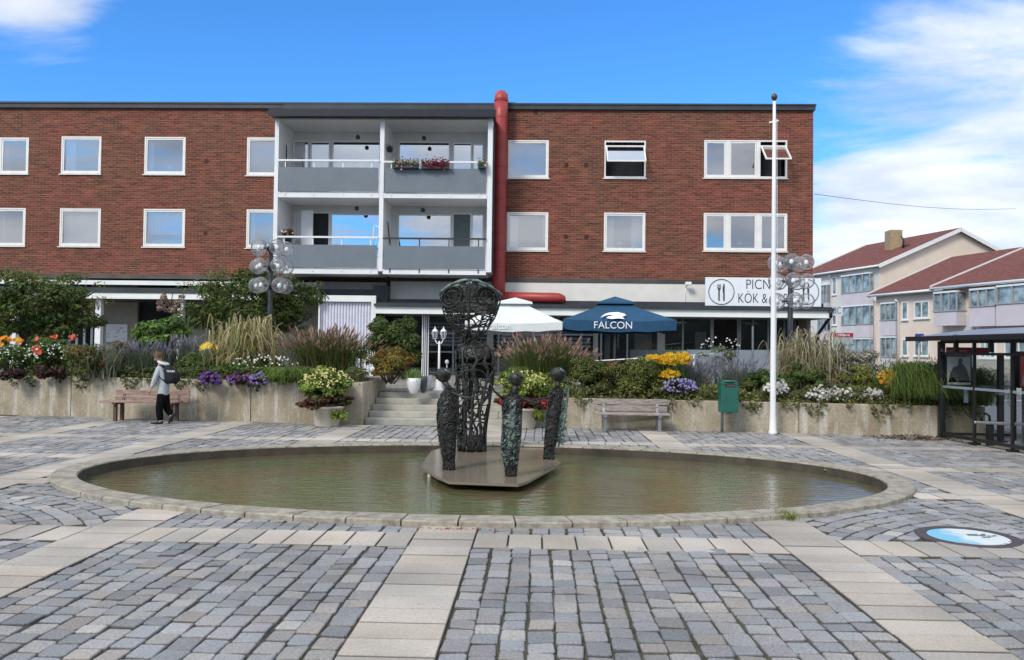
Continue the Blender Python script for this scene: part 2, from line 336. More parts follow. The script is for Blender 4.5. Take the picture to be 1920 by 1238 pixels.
M['bluecloth'] = pm('blue_canvas', (.010, .066, .140), .8, var=.12, vs=2.2, bump=.15, bs=5)
M['whitecloth'] = pm('white_canvas', (.68, .71, .70), .8, var=.05, vs=2, bump=.12, bs=4)
M['signwhite'] = pm('sign_white', (.80, .84, .87), .5, var=.02)
M['letter'] = pm('sign_black_letter', (.035, .035, .04), .6, var=.05)
M['lwhite'] = pm('white_letter', (.85, .87, .9), .6, var=.03)
M['corr'] = pm('white_corrugated', (.70, .70, .78), .5, var=.06, vs=3)
M['housewall'] = pm('cream_render', (.74, .62, .51), .85, var=.05, vs=.6, bump=.1, bs=8)
M['housewhite'] = pm('white_render', (.66, .64, .60), .85, var=.05, vs=.6)
M['lilac'] = pm('lilac_grey_panel', (.60, .55, .57), .7, var=.06, vs=1)
M['gutter'] = pm('white_gutter', (.78, .78, .77), .5, var=.04)
M['tile'] = pm('red_roof_tile', (.135, .030, .020), .8, var=.25, vs=1.8, bump=.8, bs=7, hue=(.17, .055, .033), stretch=(1.5, 1.5, 6))
M['chim'] = pm('tan_chimney_brick', (.35, .26, .15), .85, var=.15, vs=4)
M['houseglass'] = glass('house_glass', .28, (.5, .55, .58))
M['red'] = pm('red_sign', (.34, .010, .022), .4, var=.08)
M['blue'] = pm('blue_sign', (.02, .06, .22), .4, var=.08)
M['algae'] = pm('algae_pool_floor', (.20, .215, .095), .8, var=.4, vs=1.3, hue=(.34, .29, .14), bump=.2, bs=6)
M['poolwall'] = pm('dark_pool_wall', (.055, .045, .03), .7, var=.4, vs=4)
M['skin'] = pm('skin', (.62, .33, .25), .55, var=.06)
M['hair'] = pm('light_brown_hair', (.20, .135, .085), .7, var=.35, vs=60)
M['hoodie'] = pm('grey_hoodie', (.42, .45, .48), .9, var=.12, vs=14, bump=.3, bs=16)
M['trouser'] = pm('black_trousers', (.004, .004, .005), .95, var=.3, vs=14, bump=.3, bs=16, spec=.15)
M['pack'] = pm('black_backpack', (.004, .005, .010), .8, var=.3, vs=14)
M['shoe'] = pm('black_shoe', (.012, .012, .013), .6, var=.2)
M['sock'] = pm('white_sock', (.78, .78, .80), .8, var=.05)
M['cast'] = pm('brown_cast_iron', (.085, .062, .055), .55, metal=.3, var=.25, vs=12, bump=.4, bs=60)
def text(name, body, p, size, mat, parent=None, rot=(math.pi / 2, 0, 0), align='CENTER', ext=.004, sx=1.0):
    cu = bpy.data.curves.new(name, 'FONT'); cu.body = body; cu.offset = -.006 if mat is M['letter'] else 0.; cu.size = size; cu.align_x = align; cu.align_y = 'CENTER'; cu.extrude = ext
    o = bpy.data.objects.new(name, cu); link(o); SC.view_layers[0].update()
    me = bpy.data.meshes.new_from_object(o); bpy.data.objects.remove(o); bpy.data.curves.remove(cu)
    me.materials.clear(); me.materials.append(mat); o = bpy.data.objects.new(name, me); link(o)
    o.rotation_euler = rot; o.scale = (sx, 1, 1)
    if parent is not None: o.parent = parent; o.location = Vector(p) - ORG[parent.name]
    else: o.location = p
    return o

# ================================================================== GROUND
XS = [-14.9, -11.95, -9.05, -6.38, -3.86, -1.02, 2.05, 4.80, 7.75, 10.9]; SW = .525       # slab stripes running away from the viewer
BANDS = [(6.62, 7.13), (9.22, 9.60), (11.40, 11.80), (13.95, 14.35)]                       # slab bands running across
PC = (-.68, 10.48); PA, PB = 5.275, 3.10; RW = .30; RZ = .05; WZ = -.085                   # pool: centre, outer half axes, rim width and top, water
def ell(x, y, g=0.0): return ((x - PC[0]) / (PA + g)) ** 2 + ((y - PC[1]) / (PB + g)) ** 2
MHC = G(1815, 1007); MHR = .43
gp = MB()
for q in ((-900, -600, 900, 1.2), (-900, 18.4, 900, 1500), (-900, 1.2, -16, 18.4), (11.2, 1.2, 900, 18.4)): gp.quad((q[0], q[1], -.018), (q[2], q[1], -.018), (q[2], q[3], -.018), (q[0], q[3], -.018))
gp.build('ground', M['asphalt'], org=(0, 0, -.02))['kind'] = 'structure'
gp = MB()
seg = 96; ox = [(PC[0] + (PA - .12) * math.cos(2 * math.pi * i / seg), PC[1] + (PB - .12) * math.sin(2 * math.pi * i / seg)) for i in range(seg)]
R0 = (-16, 1.2, 11.2, 18.4)
def corner(i):
    a = 2 * math.pi * i / seg; c, s_ = math.cos(a), math.sin(a)
    k = min(abs(((R0[2] if c > 0 else R0[0]) - PC[0]) / c) if abs(c) > 1e-6 else 1e9, abs(((R0[3] if s_ > 0 else R0[1]) - PC[1]) / s_) if abs(s_) > 1e-6 else 1e9)
    return (PC[0] + c * k, PC[1] + s_ * k)
vs = [(*ox[i], -.014) for i in range(seg)] + [(*corner(i), -.014) for i in range(seg)]
gp.add(vs, [(i, seg + i, seg + (i + 1) % seg, (i + 1) % seg) for i in range(seg)])
for cx_, cy_ in ((R0[0], R0[1]), (R0[2], R0[1]), (R0[2], R0[3]), (R0[0], R0[3])):
    ii = min(range(seg), key=lambda i: (corner(i)[0] - cx_) ** 2 + (corner(i)[1] - cy_) ** 2)
    b = (ii + 1) % seg if (corner((ii + 1) % seg)[0] - corner(ii)[0]) else ii
    for q in (ii - 1, ii):
        p0, p1 = corner(q % seg), corner((q + 1) % seg)
        if abs(p0[0] - p1[0]) > 1e-6 and abs(p0[1] - p1[1]) > 1e-6: gp.add([(*p0, -.014), (cx_, cy_, -.014), (*p1, -.014)], [(0, 1, 2)])
gp.build('plaza_bedding', M['joint'], org=(0, 0, 0))['kind'] = 'structure'

rng = np.random.default_rng(7)
def wallY(x): return 16.85 + (-3.6 - x) * .155 if x < -1.5 else 17.0 - (x - 1) * .13
stones = []     # cx, cy, w, l, ang
def inview(x, y): return y > 2.2 and abs(x + .02 * y) < .665 * y + 2.4
def ok(x, y, e=.05): return ell(x, y, -.14) > 1 and inview(x, y) and y < wallY(x) + .1 and (x - MHC.x) ** 2 + (y - MHC.y) ** 2 > (MHR + e) ** 2 and not (7.35 < x < 9.3 and 99 < y)
ys = [1.6] + [b for B_ in BANDS for b in B_] + [18.3]
ycells = [(ys[i], ys[i + 1]) for i in range(0, len(ys), 2)]
xcells = [(XS[i] + SW, XS[i + 1]) for i in range(len(XS) - 1)]
for x0, x1 in xcells:
    nc = max(3, round((x1 - x0) / .158))
    for ci, (y0, y1) in enumerate(ycells):
        fan = ci == 1 and (x0 > 2.3 or x1 < -3.8)
        if fan: continue
        cw = np.full(nc, 1.0) + rng.normal(0, .05, nc); cw = cw / cw.sum() * (x1 - x0); xe = x0 + np.concatenate([[0], np.cumsum(cw)])
        for k in range(nc):
            y = y0 - rng.uniform(0, .1); ph = rng.uniform(0, 6.28)
            while y < y1:
                l = rng.uniform(.135, .215)
                xm = (xe[k] + xe[k + 1]) / 2 + .008 * math.sin(y * 2.1 + ph); ym = y + l / 2
                if ym < y1 + .05 and ok(xm, ym): stones.append((xm, ym, cw[k] - .007 - rng.uniform(0, .007), l - .012 - rng.uniform(0, .01), rng.normal(0, .02)))
                y += l
for x0, x1, cxf in [(2.575, 12, 5.3), (-13, -3.86, -6.6)]:
    for r in np.arange(.3, 6.5, .165):
        cyf = 5.4; n = max(6, int(2 * math.pi * r / .19)); o = rng.uniform(0, 6)
        for j in range(n):
            a = o + 2 * math.pi * j / n + rng.normal(0, .012 / max(r, .3)); x = cxf + r * math.cos(a); y = cyf + r * math.sin(a)
            if x0 - .01 < x < x1 + .01 and 7.16 < y < 9.22 and ok(x, y, -.05) and not any(s + .02 < x < s + SW - .02 for s in XS):
                stones.append((x, y, .148, .172, a + math.pi / 2 + math.pi / 2))
S = np.array(stones); n = len(S)
oc = np.array([(-1, -.84), (-.86, -1), (.86, -1), (1, -.84), (1, .84), (.86, 1), (-.86, 1), (-1, .84)])
V = np.zeros((n, 24, 3)); hw, hl = S[:, 2] / 2, S[:, 3] / 2
tilt = rng.normal(0, .025, (n, 2)); hz = rng.uniform(-.006, .002, n)
for ring, (sc_, z_) in enumerate(((1.0, -.035), (.99, -.006), (.90, 0.0))):
    jit = rng.normal(0, .045, (n, 8, 2)) if ring < 2 else None
    if ring == 1: jit = prev
    if ring == 2: jit = prev * .8
    prev = jit
    q = oc[None] * sc_ + jit; lx = q[:, :, 0] * hw[:, None]; ly = q[:, :, 1] * hl[:, None]
    ca, sa = np.cos(S[:, 4])[:, None], np.sin(S[:, 4])[:, None]
    V[:, ring * 8:ring * 8 + 8, 0] = S[:, 0:1] + lx * ca - ly * sa; V[:, ring * 8:ring * 8 + 8, 1] = S[:, 1:2] + lx * sa + ly * ca
    V[:, ring * 8:ring * 8 + 8, 2] = z_ + hz[:, None] + (tilt[:, :1] * lx + tilt[:, 1:] * ly if ring else 0)
fs = [(i, (i + 1) % 8, 8 + (i + 1) % 8, 8 + i) for i in range(8)] + [(8 + i, 8 + (i + 1) % 8, 16 + (i + 1) % 8, 16 + i) for i in range(8)] + [tuple(range(16, 24))]
pal = np.array([(.265, .268, .270), (.235, .245, .255), (.28, .275, .265), (.29, .268, .245), (.215, .218, .222), (.265, .255, .262), (.34, .33, .31)])
cols = pal[rng.choice(len(pal), n, p=[.24, .2, .17, .1, .1, .14, .05])] * rng.uniform(.82, 1.22, (n, 1)) * np.array([1.13, 1.11, 1.09])
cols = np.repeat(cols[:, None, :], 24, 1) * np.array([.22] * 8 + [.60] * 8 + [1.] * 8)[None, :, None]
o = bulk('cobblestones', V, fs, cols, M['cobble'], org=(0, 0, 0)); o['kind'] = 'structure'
# slabs
slabs = []
def slab(x0, x1, y0, y1):
    xm, ym = (x0 + x1) / 2, (y0 + y1) / 2
    if ok(xm, ym, -.10): slabs.append((x0 + .005, x1 - .005, y0 + .0065, y1 - .0065))
for xs_ in XS:
    y = 6.62
    while y > 1.6: slab(xs_, xs_ + SW, y - .262, y); y -= .262
    y = 6.62
    while y < 17.6: slab(xs_, xs_ + SW, y, y + .2625); y += .2625
for b0, b1 in BANDS:
    for x0, x1 in xcells:
        k = round((x1 - x0) / .27); wq = (x1 - x0) / k
        for j in range(k): slab(x0 + j * wq, x0 + (j + 1) * wq, b0, b1)
x_ = XS[6] + SW
S = np.array(slabs); n = len(S); c4 = [(0, 2), (1, 2), (1, 3), (0, 3)]
V = np.zeros((n, 12, 3)); hz = rng.uniform(.000, .007, n); sgn = [(1, 1), (-1, 1), (-1, -1), (1, -1)]
for ring, (ins, z_) in enumerate(((0, -.03), (0, -.007), (.006, 0))):
    for j, (a, b) in enumerate(c4):
        V[:, ring * 4 + j, 0] = S[:, a] + ins * sgn[j][0]; V[:, ring * 4 + j, 1] = S[:, b] + ins * sgn[j][1]; V[:, ring * 4 + j, 2] = z_ + hz
fs = [(i, (i + 1) % 4, 4 + (i + 1) % 4, 4 + i) for i in range(4)] + [(4 + i, 4 + (i + 1) % 4, 8 + (i + 1) % 4, 8 + i) for i in range(4)] + [(8, 9, 10, 11)]
pal = np.array([(.42, .375, .325), (.43, .38, .32), (.40, .37, .33), (.45, .405, .35), (.37, .34, .30)])
cols = pal[rng.integers(0, 5, n)] * rng.uniform(.90, 1.10, (n, 1)) * np.array([1.10, 1.09, 1.07])
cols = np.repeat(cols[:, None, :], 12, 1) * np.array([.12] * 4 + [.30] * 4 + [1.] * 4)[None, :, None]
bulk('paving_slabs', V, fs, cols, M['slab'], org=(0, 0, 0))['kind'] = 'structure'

# ------------------------------------------------------------------ pool
pool = thing('fountain_pool', (PC[0], PC[1], 0), 'large oval shallow fountain pool with flat granite rim set in the cobbles', 'fountain')
m = MB(); nst = 64
def ept(a, ins, z): return (PC[0] + (PA - ins) * math.cos(a), PC[1] + (PB - ins) * math.sin(a), z)
for k in range(nst):
    a0, a1 = 2 * math.pi * k / nst + .0016, 2 * math.pi * (k + 1) / nst - .0016; dz = random.Random(k).uniform(-.003, .003)
    vs = []; ns_ = 4
    for j in range(ns_ + 1):
        a = a0 + (a1 - a0) * j / ns_
        vs += [ept(a, .004, -.04), ept(a, .004, RZ - .012 + dz), ept(a, .018, RZ + dz), ept(a, RW - .012, RZ + dz), ept(a, RW, RZ - .012 + dz), ept(a, RW, RZ - .09)]
    fs = []
    for j in range(ns_):
        for q in range(5): fs.append((j * 6 + q, (j + 1) * 6 + q, (j + 1) * 6 + q + 1, j * 6 + q + 1))
    fs += [(0, 1, 2, 3, 4, 5), tuple(ns_ * 6 + q for q in (5, 4, 3, 2, 1, 0))]
    m.add(vs, fs)
m.build('rim', M['rim'], pool)
m = MB(); sg = 120; fz = -.24
top = [ept(2 * math.pi * i / sg, RW + .012, RZ - .02) for i in range(sg)]; bot = [ept(2 * math.pi * i / sg, RW + .012, fz) for i in range(sg)]
m.add(top + bot, [(i, sg + i, sg + (i + 1) % sg, (i + 1) % sg) for i in range(sg)])
m.build('inner_wall', M['poolwall'], pool)
MB().add(bot, [tuple(range(sg))]).build('pool_floor', M['algae'], pool)
wm = bpy.data.materials.new('pool_water'); wm.use_nodes = True; t = wm.node_tree; t.nodes.remove(t.nodes['Principled BSDF'])
c = N(t, 'ShaderNodeTexCoord'); mpn = N(t, 'ShaderNodeMapping'); L(t, c.outputs['Object'], mpn.inputs[0]); mpn.inputs['Scale'].default_value = (2.6, 9.0, 1)
n1 = N(t, 'ShaderNodeTexNoise'); n1.inputs['Scale'].default_value = 2.6; n1.inputs['Detail'].default_value = 4; n1.inputs['Distortion'].default_value = .4; L(t, mpn.outputs[0], n1.inputs[0])
n2 = N(t, 'ShaderNodeTexNoise'); n2.inputs['Scale'].default_value = 1.1; n2.inputs['Detail'].default_value = 2; L(t, mpn.outputs[0], n2.inputs[0])
bp = N(t, 'ShaderNodeBump'); bp.inputs['Strength'].default_value = 1; bp.inputs['Distance'].default_value = .0060
L(t, mth(t, 'ADD', n1.outputs[0], mth(t, 'MULTIPLY', n2.outputs[0], 1.2)), bp.inputs['Height'])
g = N(t, 'ShaderNodeBsdfGlossy'); g.inputs['Roughness'].default_value = .03; g.inputs[0].default_value = (.95, .96, .95, 1); L(t, bp.outputs[0], g.inputs['Normal'])
tr = N(t, 'ShaderNodeBsdfTransparent'); tr.inputs[0].default_value = (.86, .88, .72, 1)
df = N(t, 'ShaderNodeBsdfDiffuse'); n5 = N(t, 'ShaderNodeTexNoise'); n5.inputs['Scale'].default_value = .8; n5.inputs['Detail'].default_value = 5; L(t, c.outputs['Object'], n5.inputs[0])
x5 = N(t, 'ShaderNodeMix', data_type='RGBA'); L(t, mrange(t, n5.outputs[0], .42, .58), x5.inputs[0]); x5.inputs[6].default_value = (.33, .39, .16, 1); x5.inputs[7].default_value = (.40, .31, .15, 1); L(t, x5.outputs[2], df.inputs[0])
fr = N(t, 'ShaderNodeFresnel'); fr.inputs[0].default_value = 1.33; L(t, bp.outputs[0], fr.inputs['Normal'])
ma = N(t, 'ShaderNodeMixShader'); ma.inputs[0].default_value = .45; L(t, tr.outputs[0], ma.inputs[1]); L(t, df.outputs[0], ma.inputs[2])
mb_ = N(t, 'ShaderNodeMixShader'); L(t, mth(t, 'MULTIPLY', fr.outputs[0], 1.7, clamp=True), mb_.inputs[0]); L(t, ma.outputs[0], mb_.inputs[1]); L(t, g.outputs[0], mb_.inputs[2]); L(t, mb_.outputs[0], t.nodes['Material Output'].inputs[0])
wv = [ept(2 * math.pi * i / sg, RW + .008, WZ) for i in range(sg)]
tag(MB().add(wv, [tuple(range(sg))]).build('water', wm, org=(PC[0], PC[1], WZ)), kind='structure')

# manhole
mh = thing('manhole_cover', (MHC.x, MHC.y, 0), 'round cover painted white and sky blue inside a brown iron ring', 'manhole cover')
MB().lathe((MHC.x, MHC.y, 0), [(MHR - .10, -.02), (MHR - .10, .006), (MHR - .02, .008), (MHR + .005, -.0), (MHR + .005, -.03)], 48, sm=False).build('iron_ring', M['cast'], mh)
m = bpy.data.materials.new('painted_disc'); m.use_nodes = True; t = m.node_tree; b = t.nodes['Principled BSDF']; c = N(t, 'ShaderNodeTexCoord'); s = N(t, 'ShaderNodeSeparateXYZ'); L(t, c.outputs['Object'], s.inputs[0])
nn = N(t, 'ShaderNodeTexNoise'); nn.inputs['Scale'].default_value = 5; L(t, c.outputs['Object'], nn.inputs[0])
x = N(t, 'ShaderNodeMix', data_type='RGBA'); L(t, mrange(t, mth(t, 'ADD', s.outputs[0], mth(t, 'MULTIPLY', nn.outputs[0], .35)), .02, .16), x.inputs[0]); x.inputs[6].default_value = (.20, .50, .66, 1); x.inputs[7].default_value = (.66, .70, .68, 1); L(t, x.outputs[2], b.inputs['Base Color'])
MB().lathe((MHC.x, MHC.y, 0), [(MHR - .104, -.02), (MHR - .104, .003), (.0, .009)], 48, sm=False).build('painted_cover', m, mh)
m = MB(); r_ = random.Random(3)
for (x, y, l, a) in [(.06, .05, .10, .1), (.10, .02, .12, -.1), (.16, .06, .06, .5), (.19, .0, .05, -.4), (.03, .03, .05, .8), (.13, -.05, .07, 0), (.24, .02, .04, .2)]:
    m.bar((MHC.x + x - l / 2 * math.cos(a), MHC.y + y - l / 2 * math.sin(a), .0125), (MHC.x + x + l / 2 * math.cos(a), MHC.y + y + l / 2 * math.sin(a), .0125), .018, .002)
m.build('painted_figure', pm('grey_green_paint', (.10, .16, .16), .6), mh)

# ------------------------------------------------------------------ terrace, road
TZ = .60
MB().box(-24, 8.7, 18.6, 33, -.1, TZ).build('terrace', [M['terr']], org=(0, 18, 0))['kind'] = 'structure'
MB().quad((10.2, 12, -.010), (60, 12, -.010), (70, 34, -.010), (9.0, 34, -.010)).build('road', M['asphalt'], org=(10, 12, 0))['kind'] = 'structure'
m = MB()
for y, x0, x1 in ((20.2, 12.2, 30), (29.5, 13.2, 40)): m.quad((x0, y, -.004), (x1, y, -.004), (x1, y + .22, -.004), (x0, y + .22, -.004))
m.build('road_marking', M['paintline'], org=(12, 20, 0))['kind'] = 'structure'
MB().box(9.2, 70, 34, 38, -.1, .12).build('pavement', pm('pavement_grey', (.30, .30, .29), .85, var=.08), org=(10, 34, 0))['kind'] = 'structure'
MB().box(8.9, 70, 33.8, 34, -.1, .13).build('kerb', M['rim'], org=(10, 34, 0))['kind'] = 'structure'

# ================================================================== BRICK BUILDING
FY = 30.0
def fx(px, py=420): return PXx(px, py, FY)
def fz(px, py): return PZ(px, py, FY)
B = thing('brick_building', (-4, FY, TZ), 'long three storey red brick building with white windows, loggia balconies and flat roof', 'building')
# window openings: (pxL, pxR, top, bottom, kind) read at the middle of the window
WIN = [(-34, 54, 258, 326, 'two'), (115, 190, 256, 326, 'curt'), (271, 348, 257, 327, 'room'), (463, 541, 258, 329, 'blind'),
       (-42, 48, 390, 461, 'two'), (112, 189, 391, 462, 'blind'), (269, 347, 392, 463, 'half'), (462, 541, 393, 465, 'room'),
       (952, 1029, 263, 334, 'blind'), (1133, 1211, 264, 334, 'open'), (1320, 1476, 263, 334, 'tri_open'),
       (950, 1028, 398, 470, 'curt'), (1132, 1210, 399, 471, 'lamp'), (1319, 1476, 400, 471, 'tri')]
W = []
for a, b, t_, bo, k in WIN:
    cy = (t_ + bo) / 2; W.append((PXx(a, cy, FY), PXx(b, cy, FY), PZ((a + b) / 2, bo, FY), PZ((a + b) / 2, t_, FY), k))
BZ0, BZ1 = fz(700, 519), fz(760, 203)        # foot and head of the brickwork
BX0, BX1 = -24.0, fx(1524.5, 350)
LX0, LX1 = fx(547, 380) - .05, fx(903, 380) + .55   # loggia opening in the brick
LZ0, LZ1 = BZ0, fz(700, 246)
holes = [(x0, x1, z0, z1) for x0, x1, z0, z1, k in W] + [(LX0, LX1, LZ0, LZ1)]
xs = sorted({BX0, BX1, *[h[0] for h in holes], *[h[1] for h in holes]}); zs = sorted({BZ0, BZ1, *[h[2] for h in holes], *[h[3] for h in holes]})
m = MB()
for i in range(len(xs) - 1):
    for j in range(len(zs) - 1):
        xm, zm = (xs[i] + xs[i + 1]) / 2, (zs[j] + zs[j + 1]) / 2
        if any(h[0] < xm < h[1] and h[2] < zm < h[3] for h in holes): continue
        m.quad((xs[i], FY, zs[j]), (xs[i + 1], FY, zs[j]), (xs[i + 1], FY, zs[j + 1]), (xs[i], FY, zs[j + 1]))
for x0, x1, z0, z1 in holes[:-1]:
    d = .16
    m.quad((x0, FY, z0), (x0, FY + d, z0), (x0, FY + d, z1), (x0, FY, z1)); m.quad((x1, FY + d, z0), (x1, FY, z0), (x1, FY, z1), (x1, FY + d, z1))
    m.quad((x0, FY, z1), (x0, FY + d, z1), (x1, FY + d, z1), (x1, FY, z1)); m.quad((x0, FY + d, z0), (x0, FY, z0), (x1, FY, z0), (x1, FY + d, z0))
m.quad((BX1, FY, BZ0), (BX1, FY + 12, BZ0), (BX1, FY + 12, BZ1), (BX1, FY, BZ1))
m.quad((BX1, FY + 12, BZ0), (BX0, FY + 12, BZ0), (BX0, FY + 12, BZ1), (BX1, FY + 12, BZ1))
m.quad((BX0, FY, BZ0), (BX1, FY, BZ0), (BX1, FY + 12, BZ0), (BX0, FY + 12, BZ0))
m.build('brick_wall', M['brick'], B)
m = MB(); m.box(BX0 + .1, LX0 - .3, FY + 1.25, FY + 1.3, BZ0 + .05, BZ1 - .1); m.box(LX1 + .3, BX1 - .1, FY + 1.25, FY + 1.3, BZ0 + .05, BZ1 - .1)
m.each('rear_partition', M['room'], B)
# roof edge
m = MB(); rt, rb = fz(760, 196), fz(760, 205.5)
m.box(BX0, fx(538, 200), FY - .10, FY + 12, rb, rt); m.box(fx(951, 200), BX1 + .05, FY - .10, FY + 12, rb, rt)
m.box(fx(538, 200), fx(951, 200), FY - .5, FY + 12, rb - .22, PZ(760, 196.5, FY - .5))
m.box(BX0, BX1 + .07, FY - .13, FY - .07, rt - .03, rt + .03)
m.build('roof', M['roofdark'], B)
m = MB(); m.box(fx(951, 190), fx(966, 190), FY + .3, FY + .9, rt, fz(960, 187.5)); m.build('roof_vent', M['roofdark'], B)
m = MB(); m.tube([(fx(433, 190), FY + 4, rt), (fx(433, 190), FY + 4, rt + .35)], .012, 6); m.build('aerial', M['steel'], B)

def frame_bars(m, x0, x1, z0, z1, y0, y1, wd):
    m.box(x0, x0 + wd, y0, y1, z0, z1); m.box(x1 - wd, x1, y0, y1, z0, z1)
    m.box(x0 + wd, x1 - wd, y0, y1, z1 - wd, z1); m.box(x0 + wd, x1 - wd, y0, y1, z0, z0 + wd)
def window(x0, x1, z0, z1, kind, y=FY, parent=B, wd=.085, name='window'):
    m = MB(); frame_bars(m, x0 + .004, x1 - .004, z0 + .004, z1 - .004, y - .015, y + .085, wd * .62)
    spl = [x0, x1]
    if kind in ('tri', 'tri_open'): w_ = x1 - x0; spl = [x0, x0 + w_ * .285, x0 + w_ * .655, x1]
    if kind == 'two': spl = [x0, x0 + (x1 - x0) * .38, x1]
    for s_ in spl[1:-1]: m.box(s_ - .07, s_ + .07, y - .012, y + .082, z0 + wd * .6, z1 - wd * .6)
    m.box(x0 - .05, x1 + .03, y - .055, y - .016, z0 - .045, z0 - .012)
    win = m.build(name, M['frame'], parent)
    for i in range(len(spl) - 1):
        a, b = spl[i] + (.055 if i == 0 else .074), spl[i + 1] - (.055 if i == len(spl) - 2 else .074); c0, c1 = z0 + .06, z1 - .06
        opened = kind == 'open' or (kind == 'tri_open' and i == 2)
        m = MB(); g = MB(); wd2 = .055
        if opened:
            # centre-hung sash swung out at the foot
            ang = math.radians(38 if kind == 'open' else 48); hgt = c1 - c0; piv = c1 - hgt * (.12 if kind == 'open' else .13); so_, len_ = .0, hgt * (.66 if kind == 'open' else .72)
            T = Vector((0, -math.sin(ang), -math.cos(ang))); top_ = Vector((0, y - .02, piv)); btm = top_ + T * len_
            for xx in (a + .02, b - .02): m.bar((xx, top_.y, top_.z), (xx, btm.y, btm.z), wd2, .045, up=(1, 0, 0))
            m.bar((a, top_.y, top_.z), (b, top_.y, top_.z), .045, wd2); m.bar((a, btm.y, btm.z), (b, btm.y, btm.z), .045, wd2)
            g.quad((a + .04, top_.y, top_.z - .02), (b - .04, top_.y, top_.z - .02), (b - .04, btm.y, btm.z), (a + .04, btm.y, btm.z))
            m.build('open_sash', M['frame'], win); g.build('pane', M['pane'], win)
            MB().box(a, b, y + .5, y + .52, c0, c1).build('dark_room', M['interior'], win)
            continue
        frame_bars(m, a, b, c0, c1, y + .0, y + .06, wd2)
        m.build('sash', M['frame'], win)
        tl = random.Random(int(a * 97 + c0 * 31)).uniform(-.026, .026); tv = random.Random(int(a * 57 + c0 * 11)).uniform(-.028, .020); g.quad((a + wd2 - .005, y + .030 - tl, c0 + wd2 - .005), (b - wd2 + .005, y + .030 + tl, c0 + wd2 - .005), (b - wd2 + .005, y + .030 + tl + tv, c1 - wd2 + .005), (a + wd2 - .005, y + .030 - tl + tv, c1 - wd2 + .005)); g.build('pane', M['pane'], win)
        yb = y + .24
        if kind == 'blind': MB().box(a, b, yb, yb + .01, c0, c1).build('roller_blind', M['blind'], win)
        elif kind == 'half':
            MB().box(a, b, yb, yb + .01, c0 + (c1 - c0) * .33, c1).build('roller_blind', M['curtain'], win); MB().box(a, b, yb + .3, yb + .31, c0, c0 + (c1 - c0) * .22).build('pale_shelf', M['curtain'], win)
        elif kind in ('curt', 'lamp', 'room', 'two'):
            cw = {'curt': .26, 'lamp': .24, 'room': .13, 'two': .12}[kind] * (b - a); cm = MB()
            for s_, cc in ((-1, cw), (1, cw * (1.3 if kind == 'lamp' else .45))):
                k = 14; vs = []
                for q in range(k + 1):
                    xx = (a + cc * q / k) if s_ < 0 else (b - cc * q / k); vs += [(xx, yb + .025 * math.sin(q * 1.9), c0), (xx, yb + .02 * math.sin(q * 2.1 + 1), c1)]
                cm.add(vs, [(2 * q, 2 * q + 2, 2 * q + 3, 2 * q + 1) for q in range(k)])
            cm.build('curtain', M['curtain'], win)
        if kind in ('lamp', 'room') or (kind == 'tri' and i == 1):
            if kind != 'room' or x0 > -16:
                lx = a + (b - a) * (.5 if kind != 'lamp' else .42); MB().lathe((lx, yb + .25, c0 + .18), [(.03, 0), (.11, .03), (.13, .09), (.08, .17), (.02, .2)], 14).build('lamp_shade', M['lwhite'], win)
    return win
for x0, x1, z0, z1, k in W: window(x0, x1, z0, z1, k)
# small vent bricks and specks
m = MB()
for px, py in ((387, 302), (385, 437), (1062, 309), (1099, 309), (1061, 444), (1099, 444), (1004, 210)):
    q = P(px, py, FY); m.box(q.x - .07, q.x + .07, FY - .012, FY + .02, q.z - .07, q.z + .07)
m.each('air_brick', pm('vent_brick', (.04, .018, .016), .8), B)

# ---- loggia
LF = 28.35
def lx_(px, py): return PXx(px, py, LF)
def lz_(px, py): return PZ(px, py, LF)
top_z, bot_z = lz_(715, 222), lz_(715, 506); back = FY + .02
xL, xM, xR = lx_(517, 370), lx_(715, 370), lx_(918, 370)
m = MB(); m.box(LX0 - .4, LX1 + .1, back, back + .1, BZ0, LZ1 + .6); m.build('loggia_rear_wall', M['loggia'], B)
m = MB()
for x, wdt in ((xL, .14), (xM, .15), (xR, .17)): m.box(x - wdt / 2, x + wdt / 2, LF, back - .003, bot_z - .05, top_z)
m.each('loggia_side_wall', M['white'], B)
m = MB(); m.box(xL - .16, xR + .16, LF - .30, back - .004, top_z + .004, lz_(715, 212.5)); m.box(xL - .2, xR + .2, LF - .36, LF - .30, top_z - .03, lz_(715, 210)); m.build('loggia_roof', M['black'], B)
m = MB(); m.box(xL + .075, xR - .09, LF + .02, back - .006, top_z - .05, top_z); m.build('loggia_ceiling', M['loggia'], B)
m = MB(); m.box(xR + .10, xR + .13, LF + .3, back - .01, bot_z, top_z - .1); m.build('loggia_cheek', M['dark'], B)
DOORS = {('u', 0): [(552, 578, 266, 330, 'g'), (584, 617, 268, 340, 'p'), (625, 712, 266, 322, 'g')], ('u', 1): [(749, 842, 268, 325, 'g'), (851, 883, 270, 340, 'p'), (888, 905, 272, 325, 'p')],
         ('l', 0): [(554, 574, 400, 458, 'g'), (587, 617, 400, 462, 'o'), (622, 712, 403, 462, 'g')], ('l', 1): [(748, 845, 404, 462, 'g'), (850, 882, 402, 466, 'd'), (886, 905, 404, 462, 'g')]}
